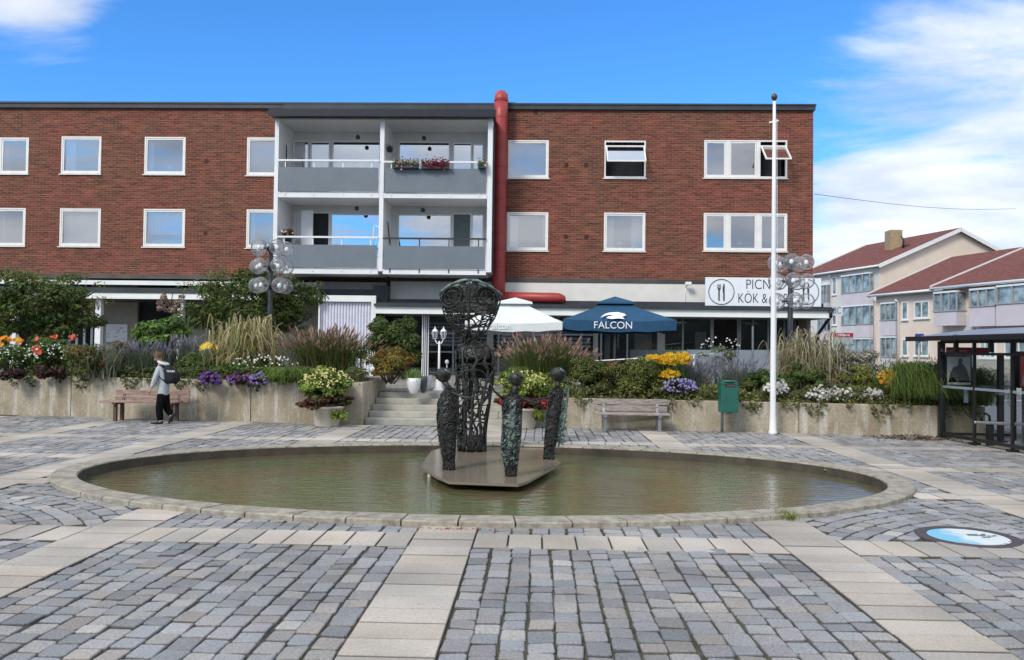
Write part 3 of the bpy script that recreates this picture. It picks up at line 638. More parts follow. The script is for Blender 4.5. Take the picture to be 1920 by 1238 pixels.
for fl, (zt, zb_, rail) in {'u': (314.5, 361, 301.5), 'l': (459.5, 504, 445)}.items():
    for sd_, (a, b) in enumerate(((xL + .08, xM - .085), (xM + .085, xR - .095))):
        pa, pb = (521, 711) if sd_ == 0 else (720, 912); dy = 0 if sd_ == 0 else 2.5
        pm_ = (pa + pb) / 2
        z1p, z0p, zr = lz_(pm_, zt + dy), lz_(pm_, zb_ + dy), lz_(pm_, rail + dy * 1.2)
        zs0 = lz_(pm_, (370 if fl == 'u' else 513) + dy * .6)
        m = MB(); m.box(a, b, LF + .03, back - .008, zs0, z0p - .03); m.box(a, b, LF + .0, LF + .03, zs0 - .01, z0p + .02)
        bal = m.build('balcony', M['white'], B)
        m = MB(); m.box(a + .03, b - .03, LF - .045, LF - .025, z0p + .03, z1p); m.build('front_panel', M['greypanel'], bal)
        m = MB(); m.bar((a, LF - .035, zr), (b, LF - .035, zr), .05, .06)
        nn = 4
        for i in range(nn): xx = a + (b - a) * (.07 + i * .285); m.box(xx - .018, xx + .018, LF - .022, LF + .0, z0p - .1, zr - .03)
        m.build('handrail', M['dark'] if (fl, sd_) == ('l', 1) else M['white'], bal)
        m = MB()
        for i in range(nn):
            xx = a + (b - a) * (.07 + i * .285)
            for zz_ in (z0p + .14, z1p - .16): m.box(xx - .014, xx + .014, LF - .052, LF - .046, zz_ - .014, zz_ + .014)
        m.each('panel_bolt', M['steel'], bal)
        for (p0, p1, q0, q1, kd) in DOORS[(fl, sd_)]:
            x0, x1 = PXx(p0, (q0 + q1) / 2, back), PXx(p1, (q0 + q1) / 2, back); z1_, z0_ = PZ(p0, q0, back), PZ(p0, q1, back) - .35
            x1 = min(x1, b - .03) if sd_ else min(x1, b - .02)
            m = MB(); frame_bars(m, x0 - .04, x1 + .04, z0_, z1_ + .04, back - .05, back - .004, .05); dn = m.build('balcony_window' if kd == 'g' else 'balcony_door', M['frame'], bal)
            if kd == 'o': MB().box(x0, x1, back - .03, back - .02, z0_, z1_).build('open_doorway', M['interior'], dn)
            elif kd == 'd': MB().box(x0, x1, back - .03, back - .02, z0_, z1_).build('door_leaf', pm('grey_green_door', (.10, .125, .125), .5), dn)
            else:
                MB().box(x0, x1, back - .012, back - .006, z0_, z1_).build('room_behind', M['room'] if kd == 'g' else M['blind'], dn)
                MB().box(x0, x1, back - .032, back - .028, z0_, z1_).build('pane', M['pane'], dn)
        if (fl, sd_) == ('l', 0):
            q0, q1 = P(585, 395, back - .5), P(570, 462, back - .5); MB().box(q1.x - .1, q1.x + .32, back - .55, back - .50, z0p - .1, q0.z).build('open_door_leaf', M['white'], bal)
# ceiling lamps
for px, py, yy in ((671, 257, 29.2), (795, 259, 29.2), (669, 391, 29.2), (793, 394, 29.2)):
    q = P(px, py, yy); up = LZ1 if py < 300 else lz_(715, 372)
    MB().lathe((q.x, yy, q.z - .08), [(.03, 0), (.07, .02), (.08, .1), (.05, .14), (.02, .16)], 12).build('ceiling_lamp', M['dark'], B)
# red duct up the wall and along the canopy
duct = thing('ventilation_duct', (fx(938), FY - .35, TZ + 3), 'thick red painted duct climbing the brick wall and bending over the canopy', 'duct')
DY = FY - .42; xb, xt = PXx(934.5, 530, DY), PXx(939.5, 200, DY); r = .245
zt_ = PZ(939, 178, DY) - r * .95; ze = PZ(940, 562, DY)
pts = [(xb + (xt - xb) * i / 12, DY, ze + (zt_ - ze) * i / 12) for i in range(13)]
MB().tube(pts, r, 24).build('riser', M['redpipe'], duct)
m = MB(); arc = [(xt, DY + .0 + r * .9 * (1 - math.cos(a)), zt_ + .0 + r * .9 * math.sin(a)) for a in [math.pi / 2 * i / 8 for i in range(9)]] + [(xt, DY + .9, zt_ + r * .9)]
m.tube(arc, r, 24).build('top_elbow', M['redpipe'], duct)
m = MB()
for i in range(1, 12):
    q = pts[i]; m.tube([(q[0], q[1], q[2] - .012), (q[0], q[1], q[2] + .012)], r + .008, 24)
m.tube([(pts[-1][0], DY, zt_ - .02), (pts[-1][0], DY, zt_ + .02)], r + .012, 24)
m.each('seam_ring', M['redpipe'], duct)
q0, q1 = P(940, 557, DY - .1), P(1046, 559, DY - .1); hr = .185
m = MB(); m.tube([(xb, DY, ze + .1), (xb, DY, ze - .08), (xb + .05, DY, q0.z)], [r, r, r * .9], 20)
m.tube([q0 + Vector((-.1, 0, 0)), q1 + Vector((-.1, 0, 0)), q1 + Vector((.04, .0, -.01)), q1 + Vector((.13, .05, -.04)), q1 + Vector((.16, .2, -.1))], [hr, hr, hr, hr * .92, hr * .75], 20)
m.build('horizontal_run', M['redpipe'], duct)
m = MB()
for py in (333, 482): q = P(925, py, DY); m.box(xR + .1, q.x, DY - .03, DY + .03, q.z - .03, q.z + .03)
m.build('bracket', M['steel'], duct)

# ---- shop floor under the brick
GY = 31.2                       # shop fronts, set back
CYf = 28.6                      # canopy edge
def cz(px, py): return PZ(px, py, CYf)
def cxp(px, py=585): return PXx(px, py, CYf)
m = MB(); m.box(fx(732, 550), fx(1340, 550), FY - .03, FY + .1, fz(1000, 567), BZ0 - .16); m.build('cream_band', M['cream'], B)
m = MB(); m.box(fx(600, 520), BX1, FY - .05, FY + .02, BZ0 - .155, BZ0 - .004); m.box(BX0, fx(600, 520), FY - .02, FY + .02, BZ0 - .155, BZ0 - .004); m.build('drip_rail', pm('brown_metal', (.07, .06, .055), .6, var=.3, vs=1), B)
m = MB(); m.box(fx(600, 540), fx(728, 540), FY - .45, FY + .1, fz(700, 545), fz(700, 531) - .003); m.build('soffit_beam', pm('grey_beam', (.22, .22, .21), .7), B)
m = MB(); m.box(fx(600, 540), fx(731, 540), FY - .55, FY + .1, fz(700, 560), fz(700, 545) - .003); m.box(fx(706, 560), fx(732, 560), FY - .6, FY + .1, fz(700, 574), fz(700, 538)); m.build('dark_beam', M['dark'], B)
# right canopy
zt2, zm2, zb2 = cz(1100, 567), cz(1100, 578.5), cz(1100, 592)
XC0, XC1 = cxp(703), cxp(1561)
m = MB(); m.box(XC0 + .02, XC1, CYf + .06, GY, zm2, zt2 - .08); m.box(XC0 - .03, XC1 + .04, CYf - .10, CYf + .06, zm2 + .0, zm2 + .09); m.box(XC0 + .3, XC1, CYf + .9, CYf + 1.0, zt2 - .06, zt2 + .1)
m.build('canopy_roof', M['roofdark'], B)
m = MB(); m.box(XC0, XC1 - .06, CYf, CYf + .055, zb2, zm2 - .003); m.box(XC1 - .055, XC1, CYf + .06, GY, zb2, zm2 - .003); m.build('canopy_fascia', M['fascia'], B)
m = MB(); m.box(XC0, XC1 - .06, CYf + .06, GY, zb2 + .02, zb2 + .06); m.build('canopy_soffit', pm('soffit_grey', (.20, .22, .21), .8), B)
q0, q1, q2 = P(1557, 583, CYf), P(1555, 593, CYf), P(1531, 628, GY - .2)
m = MB(); m.tube([(q0.x, CYf - .05, q0.z + .05), (q0.x, CYf - .05, q1.z), (q2.x, GY - .3, q2.z), (q2.x, GY - .3, TZ)], .06, 8); m.build('downpipe', M['black'], B)
# left canopy
lt = [PZ(300, y, FY - .25) for y in (527, 535, 548, 560)]
m = MB(); m.box(BX0, PXx(598, 530, FY - .3), FY - .3, FY - .04, lt[1], lt[0]); m.build('upper_white_trim', M['fascia'], B)
m = MB(); m.box(BX0, PXx(598, 540, CYf), CYf + .06, FY, cz(300, 549), cz(300, 540)); m.box(BX0, PXx(598, 540, CYf), CYf - .04, CYf + .06, cz(300, 549.5), cz(300, 546)); m.build('canopy_roof', M['roofdark'], B)
m = MB(); m.box(BX0, cxp(598, 555), CYf, CYf + .05, cz(300, 561), cz(300, 549.8)); m.build('canopy_fascia', M['fascia'], B)
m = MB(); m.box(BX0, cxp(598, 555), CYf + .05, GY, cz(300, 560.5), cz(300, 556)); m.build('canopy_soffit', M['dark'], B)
m = MB()
for px in (28, 186, 340): q = PXx(px, 600, CYf + .3); m.box(q - .10, q + .10, CYf + .2, CYf + .4, TZ, cz(300, 560.6))
m.each('canopy_post', M['white'], B)
# shop fronts (at GY)
def gx(px, py=640): return PXx(px, py, GY)
def gz(px, py): return PZ(px, py, GY)
zc = cz(1000, 592)
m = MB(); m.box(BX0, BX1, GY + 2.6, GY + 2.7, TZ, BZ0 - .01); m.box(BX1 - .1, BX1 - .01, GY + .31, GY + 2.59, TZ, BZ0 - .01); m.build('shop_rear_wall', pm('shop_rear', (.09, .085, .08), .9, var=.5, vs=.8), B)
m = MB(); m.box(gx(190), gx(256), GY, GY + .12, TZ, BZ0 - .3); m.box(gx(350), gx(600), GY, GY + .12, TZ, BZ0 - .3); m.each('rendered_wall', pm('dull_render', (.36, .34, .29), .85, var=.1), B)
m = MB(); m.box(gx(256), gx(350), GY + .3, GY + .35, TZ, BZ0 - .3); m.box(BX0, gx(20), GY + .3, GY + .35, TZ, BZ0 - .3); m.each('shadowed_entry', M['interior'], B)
m = MB()
for i in range(7): x = gx(100 + i * 14); m.box(x - .04, x + .04, GY + .05, GY + .1, TZ, BZ0 - .3)
m.each('glazing_bar', M['white'], B)
# beige corner pillar, grey pillars, thin posts
m = MB(); m.box(gx(1497), BX1, GY - 1.0, GY + .3, TZ, zc + .1); m.build('corner_pillar', pm('corner_render', (.30, .26, .20), .85, var=.1), B)
m = MB()
for a, b in ((913, 925), (1112, 1121), (1232, 1246)): m.box(gx(a), gx(b), GY - .1, GY + .1, TZ, zc + .1)
m.each('shop_pillar', pm('pillar_grey', (.40, .40, .38), .7), B)
m = MB()
for px in (700, 758, 800, 850, 935, 1000, 1046, 1090, 1127, 1176, 1280, 1333, 1336, 1383, 1387, 1411, 1440, 1470, 1490): m.box(gx(px) - .03, gx(px) + .03, GY - .05, GY + .05, TZ, zc + .1)
for z in (gz(1000, 627), gz(1000, 662)): m.box(gx(792), gx(1112), GY - .02, GY + .02, z - .03, z + .03)
m.each('mullion', M['steel'], B)
m = MB(); m.box(gx(700), gx(1333), GY + .0, GY + .006, TZ, zc + .1); m.box(gx(1387), gx(1497), GY + .0, GY + .006, TZ, zc + .1); m.each('shop_glazing', M['shopglass'], B)
for a, b, t_, bo in ((755, 776, 600, 650), (802, 912, 604, 650), (930, 1108, 603, 652)):
    m = MB(); z1_, z0_ = gz((a + b) / 2, t_), gz((a + b) / 2, bo); k = 7
    for i in range(k): z = z0_ + (z1_ - z0_) * (i + .5) / k; m.quad((gx(a), GY + .10, z - .045), (gx(b), GY + .10, z - .045), (gx(b), GY + .16, z + .045), (gx(a), GY + .16, z + .045))
    m.build('venetian_blind', M['white'], B)
m = MB(); m.box(gx(1135), gx(1145), GY + .3, GY + .32, TZ, gz(1140, 618)); m.box(gx(1192), gx(1225), GY + .4, GY + .42, TZ, gz(1210, 620)); m.box(gx(1307), gx(1328), GY + .4, GY + .42, TZ, gz(1310, 622)); m.box(gx(1455), gx(1478), GY + .3, GY + .32, TZ, gz(1460, 628)); m.each('indoor_curtain', pm('dull_curtain', (.30, .29, .25), .9, var=.2, vs=5, stretch=(8, 1, .3)), B)
# folding white awning post beside the entrance
m = MB()
for i, px in enumerate((791, 794, 797, 801)): m.box(PXx(px, 640, CYf + .5), PXx(px + 1.7, 640, CYf + .5), CYf + .5 + .05 * i, CYf + .54 + .05 * i, TZ, zc + .0)
m.each('ribbed_post', M['white'], B)
# corrugated screen
q = thing('corrugated_screen', (gx(650), CYf + .3, TZ), 'white corrugated metal screen in a white frame under the balconies', 'screen')
SY = CYf + .35; a, b = PXx(602, 600, SY), PXx(697, 600, SY); z1_ = PZ(650, 566, SY); k = 34; m = MB(); vs = []
for i in range(k + 1):
    x = a + (b - a) * i / k; d = .05 if i % 2 else 0
    for xx in (x - .02, x + .02): vs += [(xx, SY + d, TZ), (xx, SY + d, z1_)]
m.add(vs, [(2 * i, 2 * i + 2, 2 * i + 3, 2 * i + 1) for i in range(2 * k + 1)]); m.build('corrugated_sheet', M['corr'], q)
m = MB(); z2_ = PZ(650, 554.5, SY); m.box(a - .02, b + .16, SY - .12, SY - .03, z1_, z2_); m.box(b + .0, b + .16, SY - .12, SY - .03, TZ, z1_ - .002); m.box(a - .07, a - .02, SY - .12, SY - .03, TZ, z2_); m.build('screen_frame', M['fascia'], q)
# notice board
nb = thing('notice_board', (gx(220), GY - .1, 1.5), 'white square notice board on the rendered wall behind the flowers', 'notice board')
m = MB(); m.box(gx(200), gx(240), GY - .08, GY - .01, gz(220, 642), gz(220, 608)); m.build('board', M['white'], nb, bevel=.01)
m = MB(); rr = random.Random(5)
for i in range(9): x = gx(204) + rr.random() * (gx(236) - gx(204)); z = gz(220, 638) + rr.random() * .5; m.box(x - .06, x + .06, GY - .084, GY - .081, z - .008, z + .008)
m.each('pinned_note', M['dark'], nb)
# PICNIC sign
SGY = FY - .75
sg_ = thing('restaurant_sign', (PXx(1430, 548, SGY), SGY, 3.6), 'long white fascia sign reading PICNIC KÖK & BAR between two fork and knife circles', 'sign')
sx0, sx1, sz0, sz1 = PXx(1323, 548, SGY), PXx(1540, 548, SGY), PZ(1430, 574.5, SGY), PZ(1430, 521, SGY)
MB().box(sx0, sx1, SGY, SGY + .12, sz0, sz1).build('sign_board', M['signwhite'], sg_, bevel=.01)
text('lettering', 'PICNIC', (PXx(1432, 534, SGY), SGY - .004, PZ(1432, 534.5, SGY)), .50, M['letter'], sg_, sx=.80)
text('lettering', 'KÖK & BAR', (PXx(1431, 560, SGY), SGY - .004, PZ(1431, 560.5, SGY)), .50, M['letter'], sg_, sx=.70)
for px in (1352.5, 1511):
    c0 = P(px, 547.5, SGY); c0.y = SGY - .012; R_ = .445
    m = MB(); k = 40; vs = []
    for i in range(k):
        a = 2 * math.pi * i / k
        for rr_, yy in ((R_ - .012, -.004), (R_ + .012, -.004)): vs.append((c0.x + rr_ * math.cos(a), c0.y + yy, c0.z + rr_ * math.sin(a)))
    m.add(vs, [(2 * i, 2 * i + 1, (2 * i + 3) % (2 * k), (2 * i + 2) % (2 * k)) for i in range(k)])
    y0, y1 = c0.y - .008, c0.y - .003
    fx_ = c0.x - .085; kx = c0.x + .085
    m.box(fx_ - .022, fx_ + .022, y0, y1, c0.z - .31, c0.z + .06)
    for d in (-.045, 0, .045): m.box(fx_ + d - .010, fx_ + d + .010, y0, y1, c0.z + .12, c0.z + .27)
    m.add([(fx_ - .055, y0, c0.z + .125), (fx_ + .055, y0, c0.z + .125), (fx_ + .022, y0, c0.z + .05), (fx_ - .022, y0, c0.z + .05)], [(3, 2, 1, 0)])
    m.add([(kx - .022, y0, c0.z - .31), (kx + .025, y0, c0.z - .31), (kx + .022, y0, c0.z + .30), (kx - .01, y0, c0.z + .29), (kx - .04, y0, c0.z + .16), (kx - .042, y0, c0.z), (kx - .022, y0, c0.z - .03)], [tuple(range(7))])
    m.build('fork_and_knife_emblem', M['letter'], sg_)
s2 = thing('side_sign', (BX1 + .1, FY + 1, 3.2), 'small white sign at the building corner beyond the black canopy gutter, letters NIC visible', 'sign')
SY2 = GY + 1.2; MB().box(PXx(1535, 583, SY2), PXx(1580, 583, SY2), SY2, SY2 + .05, PZ(1570, 592, SY2), PZ(1570, 575, SY2)).build('sign_board', M['signwhite'], s2)
text('lettering', 'PICNIC', (PXx(1578, 583, SY2), SY2 - .004, PZ(1572, 583, SY2)), .38, M['letter'], s2, align='RIGHT', sx=.72)
cm_ = thing('security_camera', (PXx(1288, 535, FY), FY - .3, 3.8), 'small white security camera on the cream band beside the restaurant sign', 'camera')
q = P(1290, 532, FY - .3); m = MB(); m.box(q.x - .10, q.x + .12, q.y - .08, q.y + .08, q.z - .06, q.z + .06); m.build('camera_body', M['white'], cm_, bevel=.02)
m = MB(); m.tube([(q.x - .05, FY, q.z - .1), (q.x, q.y, q.z - .05)], .02, 6); m.tube([(q.x - .03, FY - .04, q.z - .1), (q.x - .06, FY - .05, q.z - .5), (q.x - .02, FY - .05, q.z - .8)], .012, 6); m.build('bracket', M['white'], cm_)

# ================================================================== PLANTER WALLS, STEPS
SLx, SRx = -3.55, .42
def wt(x): return .87 if x < -1.5 else .60
pw = thing('planter_wall', (-8, wallY(-8), 0), 'long low stained concrete retaining wall left of the steps, joints showing', 'retaining wall')
m = MB()
joints = [-19, -13.6, PXx(129, 740, 17.8), PXx(466, 760, 17.1), SLx]
for a, b in zip(joints[:-1], joints[1:]):
    m.add([(a + .008, wallY(a), -.1), (b - .004, wallY(b), -.1), (b - .004, wallY(b) + .28, -.1), (a + .008, wallY(a) + .28, -.1), (a + .008, wallY(a), .87), (b - .004, wallY(b), .87), (b - .004, wallY(b) + .28, .87), (a + .008, wallY(a) + .28, .87)],
          [(0, 3, 2, 1), (4, 5, 6, 7), (0, 1, 5, 4), (1, 2, 6, 5), (2, 3, 7, 6), (3, 0, 4, 7)])
m.each('wall_section', M['concrete'], pw, bevel=.012)
y0 = wallY(SLx); MB().box(SLx - .28, SLx, y0 + .285, y0 + 2.6, -.1, .862).build('flank_wall', M['concrete'], pw, bevel=.012)
pr_ = thing('planter_wall', (5, wallY(5), 0), 'low mossy concrete retaining wall right of the steps, behind the bin and the flagpole', 'retaining wall')
m = MB(); joints = [SRx, PXx(1500, 780, 16.4), 8.62]
for a, b in zip(joints[:-1], joints[1:]):
    m.add([(a + .004, wallY(a), -.1), (b - .006, wallY(b), -.1), (b - .006, wallY(b) + .28, -.1), (a + .004, wallY(a) + .28, -.1), (a + .004, wallY(a), .60), (b - .006, wallY(b), .60), (b - .006, wallY(b) + .28, .60), (a + .004, wallY(a) + .28, .60)],
          [(0, 3, 2, 1), (4, 5, 6, 7), (0, 1, 5, 4), (1, 2, 6, 5), (2, 3, 7, 6), (3, 0, 4, 7)])
m.each('wall_section', M['concrete'], pr_, bevel=.012)
y0 = wallY(SRx); MB().box(SRx, SRx + .28, y0 + .285, y0 + 2.6, -.1, .592).build('flank_wall', M['concrete'], pr_, bevel=.012)
MB().box(8.34, 8.62, wallY(8.5) + .285, 26, -.1, .592).build('end_wall', M['concrete'], pr_, bevel=.012)
MB().add([(-19, wallY(-19) + .28, .80), (SLx - .28, wallY(SLx) + .28, .80), (SLx - .28, 20.6, .84), (-19, 21.0, .84)], [(0, 1, 2, 3)]).build('soil_bed', M['soil'], org=(-10, 18, .8))['kind'] = 'structure'
MB().add([(SRx + .28, wallY(SRx) + .28, .55), (8.34, wallY(8.34) + .28, .55), (8.34, 20.2, .64), (SRx + .28, 20.2, .64)], [(0, 1, 2, 3)]).build('soil_bed', M['soil'], org=(4, 18, .6))['kind'] = 'structure'
st = thing('steps', ((SLx + SRx) / 2, 17, 0), 'pale granite steps rising to the terrace behind the fountain figures', 'steps')
sy = 17.05; m = MB(); rise = .118; tr_ = .36
for i in range(5):
    xs_ = [SLx + .01, SLx + 1.7 + .25 * (i % 2), SRx - .9 - .3 * (i % 2), SRx - .01]
    y1 = sy + (i + 1) * tr_ if i < 4 else 19.6
    for a, b in zip(xs_[:-1], xs_[1:]): m.box(a + .004, b - .004, sy + i * tr_, max(y1 + .05, sy + i * tr_ + .4), -.1 if i == 0 else rise * i - .001, rise * (i + 1) + .0)
m.each('step_stone', M['stonestep'], st, bevel=.01)

# ================================================================== PLANTS
def rs(seed): return np.random.default_rng(seed)
def unit(v): return v / np.maximum(np.linalg.norm(v, axis=-1, keepdims=True), 1e-9)
def leaves(r, C_, nrm, Lg, Wd, droop=.0):
    """rhombic leaves at centres C_ (n,3) whose faces look roughly along nrm"""
    n = len(C_); d = unit(np.cross(nrm, r.normal(size=(n, 3)))); d[:, 2] -= droop; d = unit(d)
    s_ = unit(np.cross(d, unit(nrm + r.normal(0, .45, (n, 3)))))
    l = Lg * r.uniform(.7, 1.3, (n, 1)); w_ = Wd * r.uniform(.7, 1.3, (n, 1))
    return np.stack([C_ - d * l / 2, C_ + s_ * w_ / 2 - d * l * .05, C_ + d * l / 2, C_ - s_ * w_ / 2 - d * l * .05], 1)
def pick(r, pal, n, var=.18):
    pal = np.array(pal); return pal[r.integers(0, len(pal), n)] * r.uniform(1 - var, 1 + var, (n, 1))
def crown(seed, c, rad, n, Lg, Wd, pal, nb=26, br=.34, droop=.1, lowcut=None, flip=True):
    """leaf clumps of uneven size spread over an ellipsoid; returns quads, colours"""
    r = rs(seed); c = np.array(c, float); rad = np.array(rad, float)
    u = unit(r.normal(size=(nb, 3)))
    if flip: u[:, 2] = np.where(u[:, 2] < -.55, -u[:, 2] * .3, u[:, 2])
    bc = u * r.uniform(.45, .98, (nb, 1)) * rad; bs = br * r.uniform(.55, 1.25, nb); bcol = r.uniform(.72, 1.32, nb); bh = r.integers(0, len(pal), nb)
    k = r.choice(nb, n, p=bs / bs.sum()); o = unit(r.normal(size=(n, 3))); rr = r.uniform(.35, 1.08, (n, 1)) ** .6
    P_ = bc[k] + o * rr * bs[k][:, None] * rad * np.array([1, 1, .85]); nrm = unit(o + np.array([0, 0, .6]))
    col = np.array(pal)[np.where(r.random(n) < .6, bh[k], r.integers(0, len(pal), n))] * bcol[k][:, None] * r.uniform(.78, 1.25, (n, 1))
    V = leaves(r, c + P_, nrm, Lg, Wd, droop)
    if lowcut is not None: keep = V[:, :, 2].min(1) > lowcut; V, col = V[keep], col[keep]
    return V, col
def blades(seed, base, n, h, spread, w_, pal, arch=.6, seg=4, hv=.3, bx=.15, by=None, lean=0., dome=0.):
    """arching grass blades growing from a foot; each a tapering strip of seg quads"""
    r = rs(seed); base = np.array(base, float); by = by or bx
    a = r.uniform(0, 2 * np.pi, n); out = np.stack([np.cos(a), np.sin(a), np.zeros(n)], 1) * (spread * r.uniform(.15, 1.0, n) ** .7)[:, None]; out[:, 1] -= lean * r.uniform(.4, 1.1, n)
    hh = h * r.uniform(1 - hv, 1 + hv * .4, n); rr0 = np.linalg.norm(out[:, :2], axis=1) / max(spread, 1e-6); hh = hh * (1 - dome * np.clip(rr0, 0, 1.2) ** 2); foot = base + np.stack([r.normal(0, bx, n), r.normal(0, by, n), np.zeros(n)], 1)
    side = unit(np.stack([-np.sin(a), np.cos(a), r.normal(0, .3, n)], 1)); t = np.linspace(0, 1, seg + 1)
    V = np.zeros((n, 2 * (seg + 1), 3))
    for i, tt in enumerate(t):
        z = hh * (tt * (1 + arch) - arch * tt ** 2 * 1.6 if arch > 0 else tt); p = foot + out * (tt ** 1.5)[None] if False else foot + out * tt ** 1.6
        p = p.copy(); p[:, 2] += z; ww = (w_ * (1 - tt ** 2 * .9) * r.uniform(.9, 1.1, n))[:, None]
        V[:, 2 * i] = p - side * ww / 2; V[:, 2 * i + 1] = p + side * ww / 2
    return V, [(2 * i, 2 * i + 1, 2 * i + 3, 2 * i + 2) for i in range(seg)], pick(r, pal, n)
def flowers(seed, C_, size, pal, face=(0, -1, .5), k=6, centre=None):
    """little cupped discs of k petals"""
    r = rs(seed); n = len(C_); nr = unit(np.array(face) + r.normal(0, .35, (n, 3))); a = unit(np.cross(nr, r.normal(size=(n, 3)))); b = np.cross(nr, a)
    s_ = size * r.uniform(.7, 1.25, n); V = np.zeros((n, 2 * k + 1, 3)); V[:, 0] = C_ - nr * s_[:, None] * .1
    for j in range(2 * k):
        t = np.pi * j / k; rad = (s_ * (.5 if j % 2 == 0 else .27))[:, None]; V[:, 1 + j] = C_ + (a * np.cos(t) + b * np.sin(t)) * rad + nr * s_[:, None] * (.06 if j % 2 == 0 else 0)
    cols = pick(r, pal, n, .1); c3 = np.repeat(cols[:, None, :], 2 * k + 1, 1)
    if centre is not None: c3[:, 0] = centre
    return V, [(0, 1 + j, 1 + (j + 1) % (2 * k)) for j in range(2 * k)], c3
Q4 = [(0, 1, 2, 3)]
def spikes(seed, C_, d, Lg, w_, pal):
    """fuzzy plumes: crossed thin diamonds along direction d"""
    r = rs(seed); n = len(C_); d = unit(d); s1 = unit(np.cross(d, r.normal(size=(n, 3)))); s2 = np.cross(d, s1); l = (Lg * r.uniform(.7, 1.2, n))[:, None]
    V = np.zeros((n, 8, 3))
    for j, s_ in enumerate((s1, s2)):
        V[:, 4 * j] = C_; V[:, 4 * j + 1] = C_ + d * l * .35 + s_ * w_ / 2; V[:, 4 * j + 2] = C_ + d * l; V[:, 4 * j + 3] = C_ + d * l * .35 - s_ * w_ / 2
    return V, [(0, 1, 2, 3), (4, 5, 6, 7)], pick(r, pal, n)
def ellpts(r, n, c, rad, shell=.6):
    u = unit(r.normal(size=(n, 3))); u[:, 2] = np.abs(u[:, 2]) * np.where(r.random(n) < .85, 1, -.4); u[:, 1] = -np.abs(u[:, 1]) * np.where(r.random(n) < .8, 1, -1)
    return np.array(c) + u * np.array(rad) * r.uniform(shell, 1.05, (n, 1))
def trunk(parent, base, top, r0, nlimb, seed, reach, name='trunk'):
    r = random.Random(seed); m = MB(); b, t = Vector(base), Vector(top); pts = [b + (t - b) * (i / 5) + Vector((r.uniform(-.04, .04), r.uniform(-.04, .04), 0)) * i for i in range(6)]
    m.tube(pts, [r0 * (1 - .12 * i) for i in range(6)], 8)
    for i in range(nlimb):
        s_ = pts[2 + i % 4]; a = r.uniform(0, 6.28); e = s_ + Vector((math.cos(a) * reach[0] * r.uniform(.5, 1), math.sin(a) * reach[1] * r.uniform(.5, 1), reach[2] * r.uniform(.4, 1)))
        md = (s_ + e) / 2 + Vector((0, 0, .1)); m.tube([s_, md, e], [r0 * .5, r0 * .32, r0 * .12], 6)
    return m.build(name, M['bark'], parent)
GRN = [(.058, .10, .020), (.082, .13, .030), (.042, .075, .018)]
DK = [(.034, .060, .016), (.050, .080, .020), (.064, .090, .020)]
YG = [(.14, .19, .030), (.10, .15, .028), (.19, .21, .045)]
OL = [(.095, .105, .03), (.12, .115, .035), (.075, .095, .028)]
LEFTW, RIGHTW = .84, .60
# --- two spreading trees behind the left bed
def tree(px0, px1, py0, py1, Y, seed, label, pal, n=11500, nb=44):
    c0 = P((px0 + px1) / 2, (py0 + py1) / 2, Y); rx = (PXx(px1, 560, Y) - PXx(px0, 560, Y)) / 2; rz = (PZ(px0, py0, Y) - PZ(px0, py1, Y)) / 2
    t = thing('spreading_tree', (c0.x, Y, TZ), label, 'tree', 'trees behind the left flower bed')
    V, col = crown(seed, c0, (rx, rx * .62, rz), n, .13, .05, pal, nb=nb * 2, br=.21, droop=.15, flip=False)
    V2, col2 = crown(seed + 50, c0 + Vector((0, 0, rz * .25)), (rx * 1.12, rx * .6, rz * .95), n // 4, .13, .03, [(.12, .125, .035), (.09, .11, .03)], nb=nb * 2, br=.16, droop=-.3, flip=False)
    bulk('crown', np.concatenate([V, V2]), Q4, np.concatenate([col, col2]), M['leaf'], t)
    trunk(t, (c0.x, Y, TZ), (c0.x + .1, Y, c0.z), .09, 9, seed, (rx * .8, .6, rz)); return t
tree(-52, 192, 506, 660, 21.8, 11, 'wide dark green tree at the left edge in front of the columns', DK + [(.075, .10, .025)])
tree(350, 602, 498, 652, 22.2, 12, 'dark green spreading tree behind the left globe lamp', DK + [(.06, .09, .02)], nb=52)
# --- shrubs
def shrub(name, px0, px1, py0, py1, Y, seed, label, pal, n=5000, Lg=.075, Wd=.04, cat='shrub', nb=30, br=.32, group=None, extra=None, depth=.8, stems=True, fillz=True):
    c0 = P((px0 + px1) / 2, (py0 + py1) / 2, Y); rx = (PXx(px1, 650, Y) - PXx(px0, 650, Y)) / 2; rz = (PZ(px0, py0, Y) - PZ(px0, py1, Y)) / 2
    g = LEFTW if c0.x < -1 else RIGHTW
    t = thing(name, (c0.x, Y, g), label, cat, group)
    V, col = crown(seed, c0, (rx, min(rx, .9) * depth, rz), n, Lg, Wd, pal, nb=nb, br=br)
    bulk('foliage', V, Q4, col, M['leaf'], t)
    if stems:
        m = MB(); r = random.Random(seed)
        for i in range(7): a = r.uniform(-1, 1); m.tube([(c0.x + a * .08, Y, g - .05), (c0.x + a * rx * .5, Y + r.uniform(-.1, .1), (g + c0.z) / 2), (c0.x + a * rx * .7, Y + r.uniform(-.2, .2), c0.z + rz * .4)], [.02, .014, .006], 5)
        m.build('stems', M['bark'], t)
    return t, c0, (rx, min(rx, .9) * depth, rz)
def addfl(t, seed, n, c, rad, size, pal, name='blossom', shell=.75, face=(0, -1, .5), k=5, centre=None, zmin=None):
    pts = ellpts(rs(seed), n, c, rad, shell)
    if zmin is not None: pts = pts[pts[:, 2] > zmin]
    V, f, c3 = flowers(seed + 1, pts, size, pal, face, k, centre); return bulk(name, V, f, c3, M['petal'], t)
